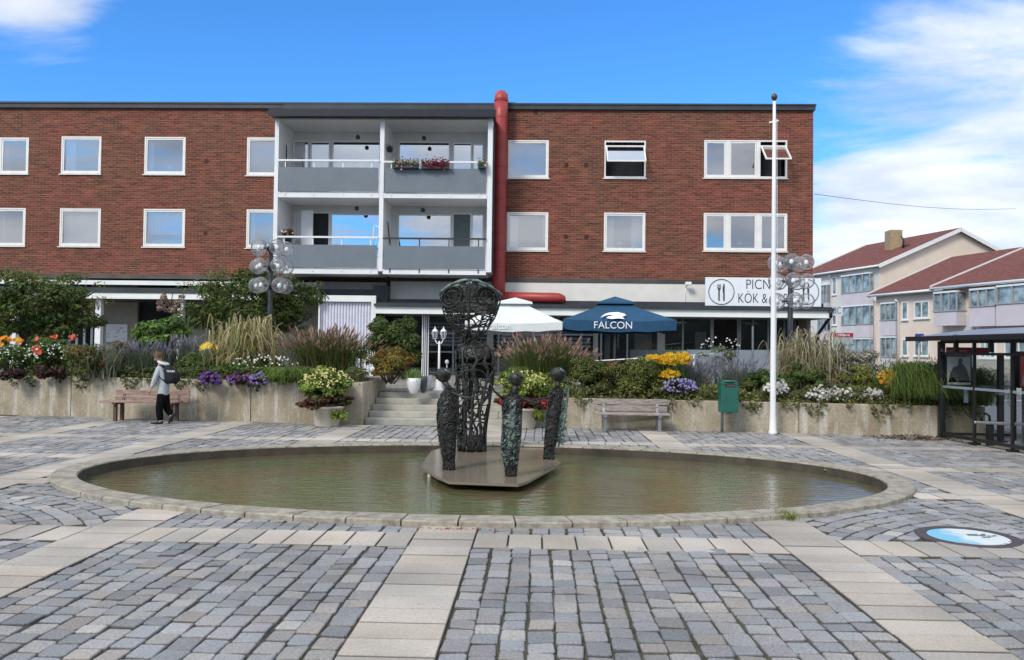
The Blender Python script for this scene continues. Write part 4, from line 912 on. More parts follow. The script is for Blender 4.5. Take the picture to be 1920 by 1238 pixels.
def grass(name, px, py_top, wpx, Y, seed, label, pal, n=900, w_=.02, arch=.5, spread=None, plume=None, cat='ornamental grass', base=None, hv=.3, seg=4, bx=None, group=None, lean=0., dome=0.):
    g = base if base is not None else (LEFTW if px < 860 else RIGHTW); x = PXx(px, 700, Y); h = PZ(px, py_top, Y) - g; sp_ = spread or wpx / F * Y / 2
    t = thing(name, (x, Y, g), label, cat, group)
    V, f, c = blades(seed, (x, Y, g), n, h / (1.0 if arch <= 0 else (1 + arch) ** 2 / (6.4 * arch) if arch > .45 else 1.0), sp_, w_, pal, arch, seg, hv, bx or sp_ * .28, lean=lean, dome=dome)
    bulk('blades', V, f, c, M['leaf'], t)
    if plume:
        r = rs(seed + 9); tips = (V[:, -1] + V[:, -2]) / 2; prev = (V[:, -5] + V[:, -6]) / 2; k = r.choice(len(tips), min(plume[0], len(tips)), replace=False)
        k = k[tips[k, 2] > g + h * .45]
        d = unit(tips[k] - prev[k] + np.array([0, 0, .35 * h / 2])); C_ = tips[k] - d * .05
        V2, f2, c2 = spikes(seed + 3, C_, d, plume[1], plume[2], plume[3]); bulk('plumes', V2, f2, c2, M['petal'], t)
    return t
# left bed, from the left edge
t, c, rd = shrub('dahlia', -30, 78, 632, 708, 18.5, 21, 'dahlia clump at the far left with yellow and orange blooms and pale dots', GRN, 3500)
addfl(t, 22, 16, P(18, 642, 18.1), (.35, .1, .14), .14, [(.75, .28, .02), (.8, .42, .03)], 'dahlia_bloom', k=8); addfl(t, 23, 45, P(30, 668, 18.0), (.55, .2, .30), .042, [(.8, .8, .76)], 'small_white_blossom')
t, c, rd = shrub('dahlia', 60, 150, 634, 712, 18.4, 25, 'taller dahlia clump with coral red blooms above white blossom', GRN, 4200)
for px, py, n_ in ((71, 637, 1), (101, 633, 3), (139, 633, 3), (66, 655, 5), (72, 662, 3)): addfl(t, px, n_ + 1, P(px, py, 17.9), (.07, .04, .05), .135, [(.75, .12, .07), (.8, .22, .13)], 'dahlia_bloom', k=8)
addfl(t, 27, 48, P(95, 668, 17.9), (.55, .2, .30), .045, [(.8, .82, .78)], 'small_white_blossom')
t, c, rd = shrub('burgundy_foliage_plant', 2, 44, 690, 716, 17.75, 31, 'low burgundy leaved plant spilling over the wall at the far left', [(.035, .012, .014), (.05, .018, .018), (.03, .03, .016)], 1600, .09, .05, 'plant', stems=False)
t, c, rd = shrub('burgundy_foliage_plant', 66, 116, 682, 716, 17.7, 32, 'low burgundy leaved plant spilling over the wall below the coral dahlias', [(.045, .016, .014), (.06, .022, .018), (.03, .035, .016)], 1600, .09, .05, 'plant', stems=False)
t, c, rd = shrub('bronze_shrub', 112, 206, 638, 716, 17.75, 33, 'olive and rust brown shrub between the dahlias and the lavender', OL + [(.13, .065, .025), (.05, .08, .02)], 5200, .07, .03)
t, c, rd = shrub('bronze_shrub', 196, 256, 642, 690, 18.3, 34, 'small brown green shrub below the notice board', OL + [(.12, .08, .03)], 3400, .06, .03)
t = grass('lavender_clump', 196, 650, 120, 18.0, 35, 'grey green lavender with long pale stalks leaning outwards', [(.16, .18, .12), (.12, .15, .09), (.20, .20, .14)], 420, .022, -.1, cat='lavender', plume=(26, .13, .04, [(.30, .29, .36), (.24, .22, .30)]))
t = grass('lavender_clump', 272, 650, 92, 18.2, 36, 'purple lavender beside the boy, in front of the bright green shrub', [(.10, .13, .08), (.08, .11, .06)], 520, .018, -.1, cat='lavender', plume=(120, .16, .045, [(.19, .18, .24), (.26, .25, .31)]))
shrub('dark_shrub', 262, 304, 690, 716, 17.9, 37, 'low dark green cushion behind the left bench', DK, 1600, .05, .03, stems=False)
shrub('bright_green_shrub', 254, 356, 586, 668, 19.6, 38, 'bright green rounded shrub above the boy', [(.10, .17, .030), (.075, .14, .030), (.14, .20, .045), (.05, .095, .025)], 6500, .10, .045, nb=40)
t = thing('dry_flower_shrub', (PXx(322, 590, 20.6), 20.6, LEFTW), 'thin shrub with faded pink flower heads above the bright green shrub', 'shrub')
V, col = crown(39, P(322, 575, 20.6), (.40, .3, .42), 900, .06, .05, [(.34, .22, .17), (.42, .34, .28), (.22, .15, .10)], nb=22, br=.22); bulk('flower_heads', V, Q4, col, M['petal'], t); trunk(t, (PXx(322, 590, 20.6), 20.6, LEFTW), P(322, 575, 20.6), .03, 10, 4, (.35, .25, .5), 'stems')
shrub('green_shrub', 322, 384, 662, 712, 18.3, 40, 'mid green shrub behind the backpack', GRN + OL[:1], 3400)
grass('catmint', 352, 640, 60, 18.9, 41, 'grey violet catmint between the bright shrub and the yellow lilies', [(.13, .14, .12), (.10, .12, .08)], 380, .02, -.1, cat='flowering plant', plume=(80, .14, .05, [(.25, .24, .30), (.30, .29, .34)]))
t = grass('corn_leaf_grass', 462, 606, 150, 18.3, 42, 'coarse straw coloured grass with broad arching leaves below the left lamp', [(.30, .25, .12), (.24, .21, .09), (.15, .16, .05), (.36, .31, .20)], 520, .040, 1.0, seg=6, hv=.62, bx=.30, spread=.95, dome=.3)
V, f, c3 = flowers(44, ellpts(rs(43), 16, P(390, 655, 17.8), (.18, .1, .12)), .15, [(.75, .52, .05), (.8, .62, .1)], k=6)
t2 = thing('yellow_lily', (PXx(392, 655, 18), 18.0, LEFTW), 'small cluster of yellow lilies left of the straw coloured grass', 'flower'); bulk('blossom', V, f, c3, M['petal'], t2)
V, f, c3 = blades(45, (PXx(392, 655, 18), 18.0, LEFTW), 160, .62, .3, .025, GRN, -.1); bulk('leaves', V, f, c3, M['leaf'], t2)
shrub('low_green_plants', 392, 556, 672, 716, 18.2, 46, 'low green leaves at the foot of the straw coloured grass', GRN, 5200, .08, .04, 'plant', stems=False)
t = thing('white_cosmos', (PXx(490, 680, 17.7), 17.7, LEFTW), 'loose white blossoms in front of the straw coloured grass', 'flower'); addfl(t, 47, 50, P(500, 684, 17.5), (.75, .15, .22), .05, [(.8, .8, .78)]); V, f, c3 = blades(48, (PXx(500, 680, 17.7), 17.7, LEFTW), 260, .42, .4, .012, GRN, -.1, bx=.4, by=.1); bulk('stems', V, f, c3, M['leaf'], t)
PET = [(.16, .075, .30), (.11, .05, .22), (.22, .15, .40), (.26, .21, .45)]
for i, (a, b, lab, pal) in enumerate(((374, 414, 'dark violet petunias over the wall right of the boy', PET[:2]), (424, 470, 'violet and crimson petunias over the wall, middle clump', [(.16, .07, .28), (.12, .015, .045), (.20, .12, .34)]), (470, 502, 'pale mauve petunias over the wall, left of the green grass', PET[2:] + [(.33, .27, .55)]))):
    t, c, rd = shrub('petunia', a, b, 694, 728, 17.15, 50 + i, lab, [(.030, .040, .018), (.045, .02, .03)], 1500, .06, .04, 'flower', stems=False, group='petunias hanging over the left wall')
    addfl(t, 60 + i, 44, P((a + b) / 2, 714, 17.0), (rd[0] * 1.1, .18, rd[2] * .95), .075, pal, k=5)
grass('green_grass', 546, 692, 96, 17.3, 53, 'fresh green grass drooping over the wall left of the planted pot', [(.10, .16, .03), (.14, .19, .04), (.07, .12, .025)], 760, .020, 1.15, seg=6, bx=.2, lean=.35, hv=.5)
FT = dict(w_=.016, arch=.42, hv=.22, dome=.38)
PK = [(.34, .19, .17), (.42, .27, .22), (.26, .14, .12), (.46, .36, .26)]
grass('fountain_grass', 612, 588, 158, 18.4, 54, 'pink plumed fountain grass between the left lamp and the bushy tree', [(.075, .115, .03), (.10, .135, .035), (.12, .10, .045)], 2100, plume=(430, .19, .045, PK), group='fountain grasses with pink plumes', **FT)
grass('fountain_grass', 1020, 600, 162, 19.0, 55, 'pink plumed fountain grass under the gap between the two parasols', [(.065, .11, .025), (.09, .13, .035), (.11, .10, .04)], 2300, plume=(460, .18, .045, PK), group='fountain grasses with pink plumes', base=RIGHTW, **FT)
t, c, rd = shrub('bushy_conifer', 668, 792, 592, 712, 18.9, 56, 'dark green bushy conifer left of the white twin lantern', DK + [(.055, .085, .02)], 13000, .09, .035, nb=56, br=.28)
t, c, rd = shrub('golden_shrub', 688, 776, 652, 724, 18.2, 57, 'golden and rust leaved shrub at the foot of the bushy conifer', [(.20, .14, .03), (.14, .13, .03), (.07, .09, .02), (.24, .12, .03)], 5600, .06, .03, nb=34)
# right bed
t, c, rd = shrub('berry_hedge', 1062, 1176, 668, 754, 17.5, 70, 'dense dark hedge with tiny yellow dots behind the right bench', [(.075, .095, .022), (.10, .105, .028), (.12, .065, .025), (.055, .08, .018)], 9500, .055, .03, nb=40); addfl(t, 71, 110, P(1117, 716, 17.6), (rd[0], .4, rd[2]), .030, [(.42, .38, .10), (.4, .36, .2)], 'small_yellow_blossom')
t, c, rd = shrub('berry_hedge', 1146, 1264, 666, 754, 17.4, 72, 'olive hedge with tiny yellow dots in front of the yellow coneflowers', [(.085, .105, .024), (.12, .12, .030), (.065, .09, .02)], 9500, .055, .03, nb=40); addfl(t, 73, 110, P(1205, 714, 17.5), (rd[0], .4, rd[2]), .030, [(.42, .40, .12), (.4, .36, .2)], 'small_yellow_blossom')
t = thing('coneflower', (PXx(1255, 690, 17.4), 17.4, RIGHTW), 'tall golden yellow coneflowers between the blue parasol and the bin', 'flower')
V, f, c3 = blades(74, (PXx(1258, 690, 17.5), 17.5, RIGHTW), 420, 1.0, .4, .02, GRN, -.1, bx=.2); bulk('stems', V, f, c3, M['leaf'], t)
for i, (px, py, rx, rz, n_) in enumerate(((1228, 672, .18, .07, 40), (1262, 678, .36, .17, 190), (1256, 705, .20, .13, 70), (1286, 672, .12, .10, 30))): addfl(t, 75 + i, n_, P(px, py, 17.1), (rx, .12, rz), .10, [(.85, .50, .01), (.85, .60, .03)], 'blossom', k=7, centre=(.35, .14, .01), shell=.3)
shrub('ragwort', 1194, 1216, 668, 692, 17.7, 79, 'little lime yellow tuft left of the golden coneflowers', YG, 700, .05, .03, 'plant', stems=False)
t, c, rd = shrub('aster', 1238, 1304, 712, 756, 17.05, 80, 'blue violet asters and dark leaves over the wall right of the bench', [(.03, .035, .02), (.05, .025, .03)], 1900, .05, .03, 'flower', stems=False); addfl(t, 81, 90, P(1275, 728, 16.85), (.38, .15, .20), .06, [(.26, .24, .50), (.34, .32, .55)])
t = grass('russian_sage', 1300, 684, 90, 17.7, 82, 'silvery violet sage between the coneflowers and the bin', [(.16, .17, .15), (.12, .14, .11)], 520, .016, -.1, cat='flowering plant', plume=(150, .17, .035, [(.27, .26, .33), (.22, .21, .28)]))
t = grass('russian_sage', 1378, 684, 96, 17.8, 83, 'silvery violet sage behind the bin', [(.15, .16, .13), (.11, .13, .09)], 520, .016, -.1, cat='flowering plant', plume=(120, .17, .035, [(.26, .25, .31), (.22, .21, .27)]))
t = thing('rose_standard', (PXx(1342, 660, 18.6), 18.6, RIGHTW), 'thin stemmed rose with small pale blossoms in front of the glass screen', 'rose')
V, col = crown(84, P(1350, 664, 18.6), (.46, .3, .30), 900, .06, .03, [(.08, .10, .04), (.12, .13, .07)], nb=22, br=.28, flip=False); bulk('foliage', V, Q4, col, M['leaf'], t); addfl(t, 85, 26, P(1350, 655, 18.4), (.45, .2, .34), .05, [(.62, .60, .52), (.7, .68, .62)])
m = MB(); m.tube([(PXx(1342, 700, 18.6), 18.6, RIGHTW), P(1342, 690, 18.6), P(1345, 672, 18.6)], [.03, .025, .02], 6); m.build('stem', M['bark'], t)
shrub('green_shrub', 1388, 1450, 692, 748, 17.5, 86, 'green shrub between the bin and the flagpole', GRN + OL[:1], 4200, .06, .035)
t = grass('corn_leaf_grass', 1516, 634, 150, 18.6, 87, 'coarse straw coloured grass below the right globe lamp', [(.27, .23, .14), (.21, .19, .10), (.15, .15, .07), (.33, .28, .21)], 560, .034, .95, seg=6, hv=.62, bx=.30, spread=.95, dome=.3)
t, c, rd = shrub('pale_flower_shrub', 1560, 1652, 652, 702, 18.3, 88, 'feathery shrub with faded white flower heads right of the straw grass', [(.16, .15, .10), (.30, .28, .24), (.09, .10, .05)], 3200, .05, .025)
shrub('olive_shrub', 1450, 1556, 682, 752, 17.6, 89, 'olive green shrub under the right globe lamp', OL + GRN, 6500, .06, .03)
shrub('olive_shrub', 1548, 1660, 686, 750, 17.4, 90, 'yellow green shrub above the white daisies, right of the lamp', OL + [(.15, .15, .03)], 6500, .06, .03)
for i, (a, b, t_, bo, n_, lab) in enumerate(((1430, 1482, 712, 750, 75, 'white daisies partly behind the flagpole'), (1508, 1606, 722, 764, 130, 'widest clump of white daisies hanging over the right wall'), (1612, 1660, 728, 762, 80, 'pinkish white daisies just left of the orange flowers'))):
    t, c, rd = shrub('daisy', a, b, t_, bo, 16.75, 91 + i, lab, [(.03, .045, .02), (.045, .06, .02)], 1600, .05, .03, 'flower', stems=False, group='white daisies over the right wall'); addfl(t, 95 + i, n_, P((a + b) / 2, (t_ + bo) / 2, 16.55), (rd[0], .16, rd[2]), .075, [(.80, .78, .82), (.74, .68, .78)] if i == 2 else [(.82, .82, .84)], k=7, centre=(.5, .4, .2), shell=.3)
t, c, rd = shrub('marigold', 1642, 1688, 698, 752, 16.8, 99, 'orange and yellow flowers between the daisies and the drooping grass', OL, 1300, .06, .03, 'flower', stems=False); addfl(t, 100, 95, P(1667, 715, 16.55), (.26, .14, .26), .085, [(.8, .45, .02), (.8, .58, .04), (.75, .28, .02)], k=6, shell=.3)
gr_ = [(.075, .12, .025), (.11, .15, .035), (.055, .09, .02)]
for i, (px, lab) in enumerate(((1706, 'drooping green grass right of the orange flowers'), (1750, 'drooping green grass at the bus shelter corner post'), (1800, 'drooping green grass seen through the shelter glass'))): grass('drooping_grass', px, 690 + i * 5, 130, 16.75, 101 + i, lab, gr_, 1500, .014, 1.25, seg=7, bx=.26, group='drooping grasses at the right end of the wall', lean=.62, hv=.55)
for i, (px, lab) in enumerate(((1745, 'thin brown weeds with seed heads behind the drooping grass'), (1655, 'thin pale weeds with seed heads above the orange flowers'))): grass('seeding_weed', px, 672, 90, 18.6, 111 + i, lab, [(.22, .18, .12), (.16, .13, .08)], 90, .010, -.1, cat='weed', plume=(60, .09, .03, [(.35, .29, .22)]))

# potted plants
def potted(px, pyb, Y, label, seed, hh=1.0, red=False):
    x = PXx(px, pyb, Y); t = thing('planted_pot', (x, Y, 0), label, 'planted pot', 'planted pots flanking the steps')
    MB().lathe((x, Y, 0), [(.22, 0), (.23, .02), (.31, .36), (.335, .37), (.335, .41), (.29, .41), (.27, .36), (.0, .35)], 28).build('pot', M['pot'], t)
    c0 = Vector((x, Y, .80 * hh)); V, col = crown(seed, c0, (.55, .50, .38), 5600, .07, .04, YG + [(.08, .12, .025), (.05, .08, .02)], nb=34, br=.34); bulk('foliage', V, Q4, col, M['leaf'], t)
    V, col = crown(seed + 1, (x, Y - .05, .48), (.54, .46, .20), 2800, .07, .05, [(.07, .018, .015), (.05, .025, .015), (.05, .07, .02)], nb=24, br=.30); bulk('burgundy_trailer', V, Q4, col, M['leaf'], t)
    V, col = crown(seed + 5, (x + .28, Y - .22, .26), (.14, .14, .16), 500, .06, .045, YG, nb=8, br=.5); bulk('lime_trailer', V, Q4, col, M['leaf'], t)
    addfl(t, seed + 2, 150, c0 + Vector((0, -.05, .08)), (.50, .46, .30), .045, [(.60, .58, .12), (.70, .68, .35)], 'small_yellow_blossom')
    if red: addfl(t, seed + 3, 60, (x, Y - .1, .50), (.54, .42, .18), .07, [(.55, .02, .025), (.4, .01, .02)], 'red_blossom')
    return t
potted(613, 796, 16.45, 'beige pot of yellow green leaves and burgundy trailers left of the steps', 120)
potted(982, 796, 16.75, 'beige pot of lime foliage with red blossoms behind the bronze figures', 130, red=True)
t, c, rd = shrub('green_shrub', 922, 1066, 690, 742, 17.8, 135, 'yellow green bush behind the heads of the small bronze figures', YG + OL + GRN, 6000, .065, .03)
# small strays on the ground
t = thing('weed_tuft', G(1480, 976), 'little green weed growing against the pool rim on the right', 'weed'); V, f, c3 = blades(140, G(1478, 974), 60, .10, .12, .012, YG, .2, bx=.05); bulk('blades', V, f, c3, M['leaf'], t)
t = thing('fallen_leaves', G(858, 991), 'scatter of small red fallen leaves at the foot of the near pool rim', 'fallen leaves'); t['kind'] = 'stuff'
r = rs(141); q = G(858, 992); C_ = np.stack([q.x + r.normal(0, .16, 40), q.y + r.uniform(-.05, .01, 40), r.uniform(.002, .012, 40)], 1); bulk('red_leaf', leaves(r, C_, np.tile([0, 0, 1.], (40, 1)), .03, .018), Q4, pick(r, [(.45, .08, .05), (.35, .12, .06)], 40), M['petal'], t)
t = thing('leaf_litter', G(1735, 822), 'drift of dry leaves and twigs where the wall meets the bus shelter', 'leaf litter'); t['kind'] = 'stuff'
q = G(1738, 824); C_ = np.stack([q.x + r.normal(-.15, .45, 420), q.y + r.normal(.1, .16, 420), r.uniform(0, .05, 420)], 1); bulk('dry_leaf', leaves(r, C_, np.tile([0, 0, 1.], (420, 1)) + r.normal(0, .3, (420, 3)), .07, .05), Q4, pick(r, [(.30, .25, .20), (.22, .17, .12), (.14, .08, .06)], 420), M['petal'], t)

# ================================================================== FOUNTAIN SCULPTURE
PTZ = .02
plate_px = [(789, 875), (808, 846), (866, 829), (985, 829), (1012, 836), (1053, 868), (988, 903), (972, 908), (842, 903), (818, 893)]
pp = [G(x, y, PTZ) for x, y in plate_px]
pcx, pcy = sum(p.x for p in pp) / len(pp), sum(p.y for p in pp) / len(pp)
scu = thing('fountain_plate', (pcx, pcy, -.2), 'brown wet stone plate with angular edges carried over the pool water', 'fountain')
poly = [(p.x, p.y) for p in pp]
def ccw(pl): return pl if sum(pl[i][0] * pl[(i + 1) % len(pl)][1] - pl[(i + 1) % len(pl)][0] * pl[i][1] for i in range(len(pl))) > 0 else pl[::-1]
poly = ccw(poly)
m = MB(); m.prism(poly, PTZ - .035, PTZ); m.build('plate', M['plate'], scu, bevel=.006)
inn = [(pcx + (x - pcx) * .965, pcy + (y - pcy) * .965) for x, y in poly]; inn2 = [(pcx + (x - pcx) * .62, pcy + (y - pcy) * .62) for x, y in poly]; k = len(poly)
m = MB(); m.add([(x, y, PTZ - .0355) for x, y in inn] + [(x, y, PTZ - .14) for x, y in inn2] + [(x, y, -.24) for x, y in inn2], [(k + i, k + (i + 1) % k, (i + 1) % k, i) for i in range(k)] + [(2 * k + i, 2 * k + (i + 1) % k, k + (i + 1) % k, k + i) for i in range(k)])
m.build('pedestal', M['plate_edge'], scu)
MB().tube([G(806, 884, .0), G(806, 884, .0) + Vector((0, .02, -.085))], [.02, .035], 8).build('water_spill', M['lwhite'], scu)
def lattice(f, nu, nv, seed, r0=.012, drop=.12, jit=.36, closed=True, mat=None, diag=.25, taper=None, vr=(0., 1.)):
    """an irregular welded net over surface f(u,v)"""
    r = random.Random(seed); m = MB(); g = {}
    for j in range(nv + 1):
        for i in range(nu):
            u = (i + (r.uniform(-jit, jit))) / nu + (.5 / nu if j % 2 else 0); v = vr[0] + (vr[1] - vr[0]) * min(1, max(0, (j + (r.uniform(-jit, jit) if 0 < j < nv else 0)) / nv)); g[i, j] = (u, v)
    def edge(a, b):
        (u0, v0), (u1, v1) = g[a], g[b]
        if closed:
            if u1 - u0 > .5: u1 -= 1
            if u0 - u1 > .5: u1 += 1
        mu, mv = (u0 + u1) / 2 + r.uniform(-.25, .25) / nu, (v0 + v1) / 2 + r.uniform(-.15, .15) / nv
        pts = [f(u0, v0), f(mu, mv), f(u1, v1)]; k = r.uniform(.7, 1.5) * r0; m.tube(pts, [k, k * .85, k], 5)
    for j in range(nv + 1):
        for i in range(nu):
            nx = (i + 1) % nu
            if (closed or i + 1 < nu) and r.random() > drop + .15: edge((i, j), (nx, j))
            if j < nv and r.random() > drop: edge((i, j), (i, j + 1))
            if j < nv and r.random() < diag and (closed or i + 1 < nu): edge((i, j), (nx, j + 1))
    return m
def prof(tab, v):
    for (v0, *a), (v1, *b) in zip(tab[:-1], tab[1:]):
        if v <= v1: t = (v - v0) / (v1 - v0); t = t * t * (3 - 2 * t) * .5 + t * .5; return [p + (q - p) * t for p, q in zip(a, b)]
    return list(tab[-1][1:])
def surf(c, tab, h, rot=0.):
    def f(u, v, k=1.0):
        rx, ry, dx = prof(tab, v); a = 2 * math.pi * u; x, y = rx * k * math.cos(a), ry * k * math.sin(a)
        return Vector((c[0] + dx + x * math.cos(rot) - y * math.sin(rot), c[1] + x * math.sin(rot) + y * math.cos(rot), c[2] + v * h))
    return f
def skin_surf(f, v0, v1, n=18, k=12, mul=.93, noise=.0, seed=1, u0=0., u1=1.):
    r = random.Random(seed); m = MB(); vs = []; cl = (u1 - u0) > .99; nn = n if cl else n + 1
    for j in range(k + 1):
        for i in range(nn): p = f(u0 + (u1 - u0) * i / n, v0 + (v1 - v0) * j / k, mul * (1 + r.uniform(-noise, noise))); vs.append(p)
    fs = [(j * nn + i, j * nn + (i + 1) % nn, (j + 1) * nn + (i + 1) % nn, (j + 1) * nn + i) for j in range(k) for i in range(n)]
    if cl: fs += [tuple(range(nn - 1, -1, -1)), tuple(k * nn + i for i in range(nn))]
    return m.add(vs, fs, 0, True)
bc = G(887, 846, PTZ); BY = bc.y; sc_ = BY / F
def bz(py): return PZ(884, py, BY)
mother = thing('tall_bronze_figure', (bc.x, BY, PTZ), 'tallest bronze figure, a latticed column body carrying a large open basket head', 'sculpture')
def hw(px): return px * sc_
H1 = bz(641) - PTZ
body_tab = [(0, hw(25), hw(20), hw(-2)), (.18, hw(26), hw(22), hw(-3)), (.5, hw(31), hw(26), 0), (.72, hw(35), hw(28), hw(2)), (.89, hw(36), hw(27), hw(1)), (.95, hw(32), hw(23), hw(0)), (1., hw(16), hw(12), hw(-1))]
bf = surf((bc.x, BY, PTZ), body_tab, H1)
m = lattice(bf, 12, 15, 5, r0=.0115, drop=.12); m.build('net_body', M['bronze'], mother)
ribs = MB()
for u, k_ in ((.01, 1.2), (.22, .9), (.52, 1.3), (.67, 1.1), (.76, 1.5), (.86, 1.2), (.36, 1.)):
    r = random.Random(int(u * 100)); ribs.tube([bf(u + r.uniform(-.026, .026), j / 12) for j in range(13)], [.020 * k_] * 13, 6)
ribs.build('vertical_ribs', M['bronze'], mother)
skin_surf(bf, .84, 1., mul=.96, noise=.05, k=6, n=22).build('shoulders', M['bronze'], mother)
skin_surf(bf, .0, .96, mul=.99, noise=.03, k=18, n=4, u0=.93, u1=1.05).build('solid_flank', M['bronze'], mother)
skin_surf(bf, .0, .80, mul=.97, noise=.03, k=16, n=2, u0=.655, u1=.70).build('solid_strip', M['bronze'], mother)
skin_surf(bf, 0, .14, mul=.96, noise=.05, k=4, n=20).build('foot', M['bronze'], mother)
MB().add([bf(u_, v_, .5) for u_, v_ in ((.55, .1), (.95, .1), (.95, .85), (.55, .85))], [(0, 1, 2, 3)])
m = MB(); m.tube([bf(.62 + .02 * math.sin(j), .55 + .03 * j, .85) for j in range(10)], [.03] * 10, 6); m.tube([bf(.70, .40 + .045 * j, .6) for j in range(10)], [.035] * 10, 6); m.build('inner_stem', M['bronze'], mother)
# basket head
Z0h, Z1h = bz(643), bz(552); hx = PXx(881.5, 600, BY) - bc.x
head_tab = [(0, hw(15), hw(12), hx), (.10, hw(18), hw(14), hx), (.30, hw(34), hw(25), hx), (.58, hw(49), hw(34), hx), (.85, hw(56), hw(37), hx), (1, hw(57.5), hw(37), hx)]
hf0 = surf((bc.x, BY, Z0h), head_tab, Z1h - Z0h)
crest = lambda u: (bz(528) - Z1h) * max(0, 1 - (abs(math.cos(2 * math.pi * u)) ** 1.9))
def hf(u, v, k=1.0): p = hf0(u, v, k); p.z += crest(u) * max(0, v - .55) / .45; return p
lattice(hf, 12, 6, 9, r0=.0125, drop=.10, diag=.25, vr=(0, .72)).build('net_head', M['bronze'], mother)
m = MB(); m.tube([hf(j / 48, 1.0) for j in range(49)], [.022 + .006 * math.sin(j * 1.7) for j in range(49)], 7, caps=False); m.build('green_rim', M['patina'], mother)
m = MB(); m.tube([hf(j / 40, .72) for j in range(41)], .013, 6, caps=False)
for u in (.0, .18, .32, .5, .60, .75, .90): m.tube([hf(u, .0 + j * .1) for j in range(11)], [.013] * 11, 6)
m.tube([hf(.75, .34 + j * .066, 1.06) for j in range(11)], [.014, .018, .022, .026, .024, .022, .020, .018, .018, .018, .018], 8)
m.build('head_ribs', M['bronze'], mother)
# eye rings on the front
for sgn_ in (-1, 1):
    m = MB(); uc = .75 + sgn_ * .108
    for rr_, vc in ((.075, .80), (.048, .79)):
        m.tube([hf(uc + rr_ * math.cos(a) * .95, .82 + rr_ * 1.9 * math.sin(a), 1.03) for a in [2 * math.pi * j / 18 for j in range(19)]], .0135 if rr_ > .06 else .010, 6, caps=False)
    c0 = hf(uc, .83, .86); n = 14; vs = [c0] + [hf(uc + .078 * math.cos(2 * math.pi * j / n), .84 + .13 * math.sin(2 * math.pi * j / n), .99) for j in range(n)]
    vs[0] = c0; top_half = [(0, 1 + j, 1 + (j + 1) % n) for j in range(n) if math.sin(2 * math.pi * (j + .5) / n) > -.25]
    m.add(vs, top_half, 0, True)
    for q in range(4): a = q * 1.4 + .6; m.tube([hf(uc, .80, .98), hf(uc + .045 * math.cos(a), .80 + .09 * math.sin(a), 1.04)], .009, 5)
    m.build('hollow_eye', M['bronze'], mother)
for sgn_ in (-1, 1):
    a0, a1 = (.75 + sgn_ * .015, .75 + sgn_ * .05); skin_surf(hf, .74, .99, n=3, k=4, mul=.97, u0=min(a0, a1), u1=max(a0, a1)).build('brow_plate', M['bronze'], mother)
skin_surf(bf, .66, .97, mul=.97, noise=.05, k=7, n=12, u0=.0, u1=.5).build('solid_back', M['bronze'], mother)
skin_surf(hf, .60, .99, mul=.97, noise=.03, k=5, n=12, u0=.03, u1=.47).build('solid_back', M['bronze'], mother)
skin_surf(hf, -.02, .17, mul=.96, noise=.06, k=4, n=20).build('neck', M['bronze'], mother)
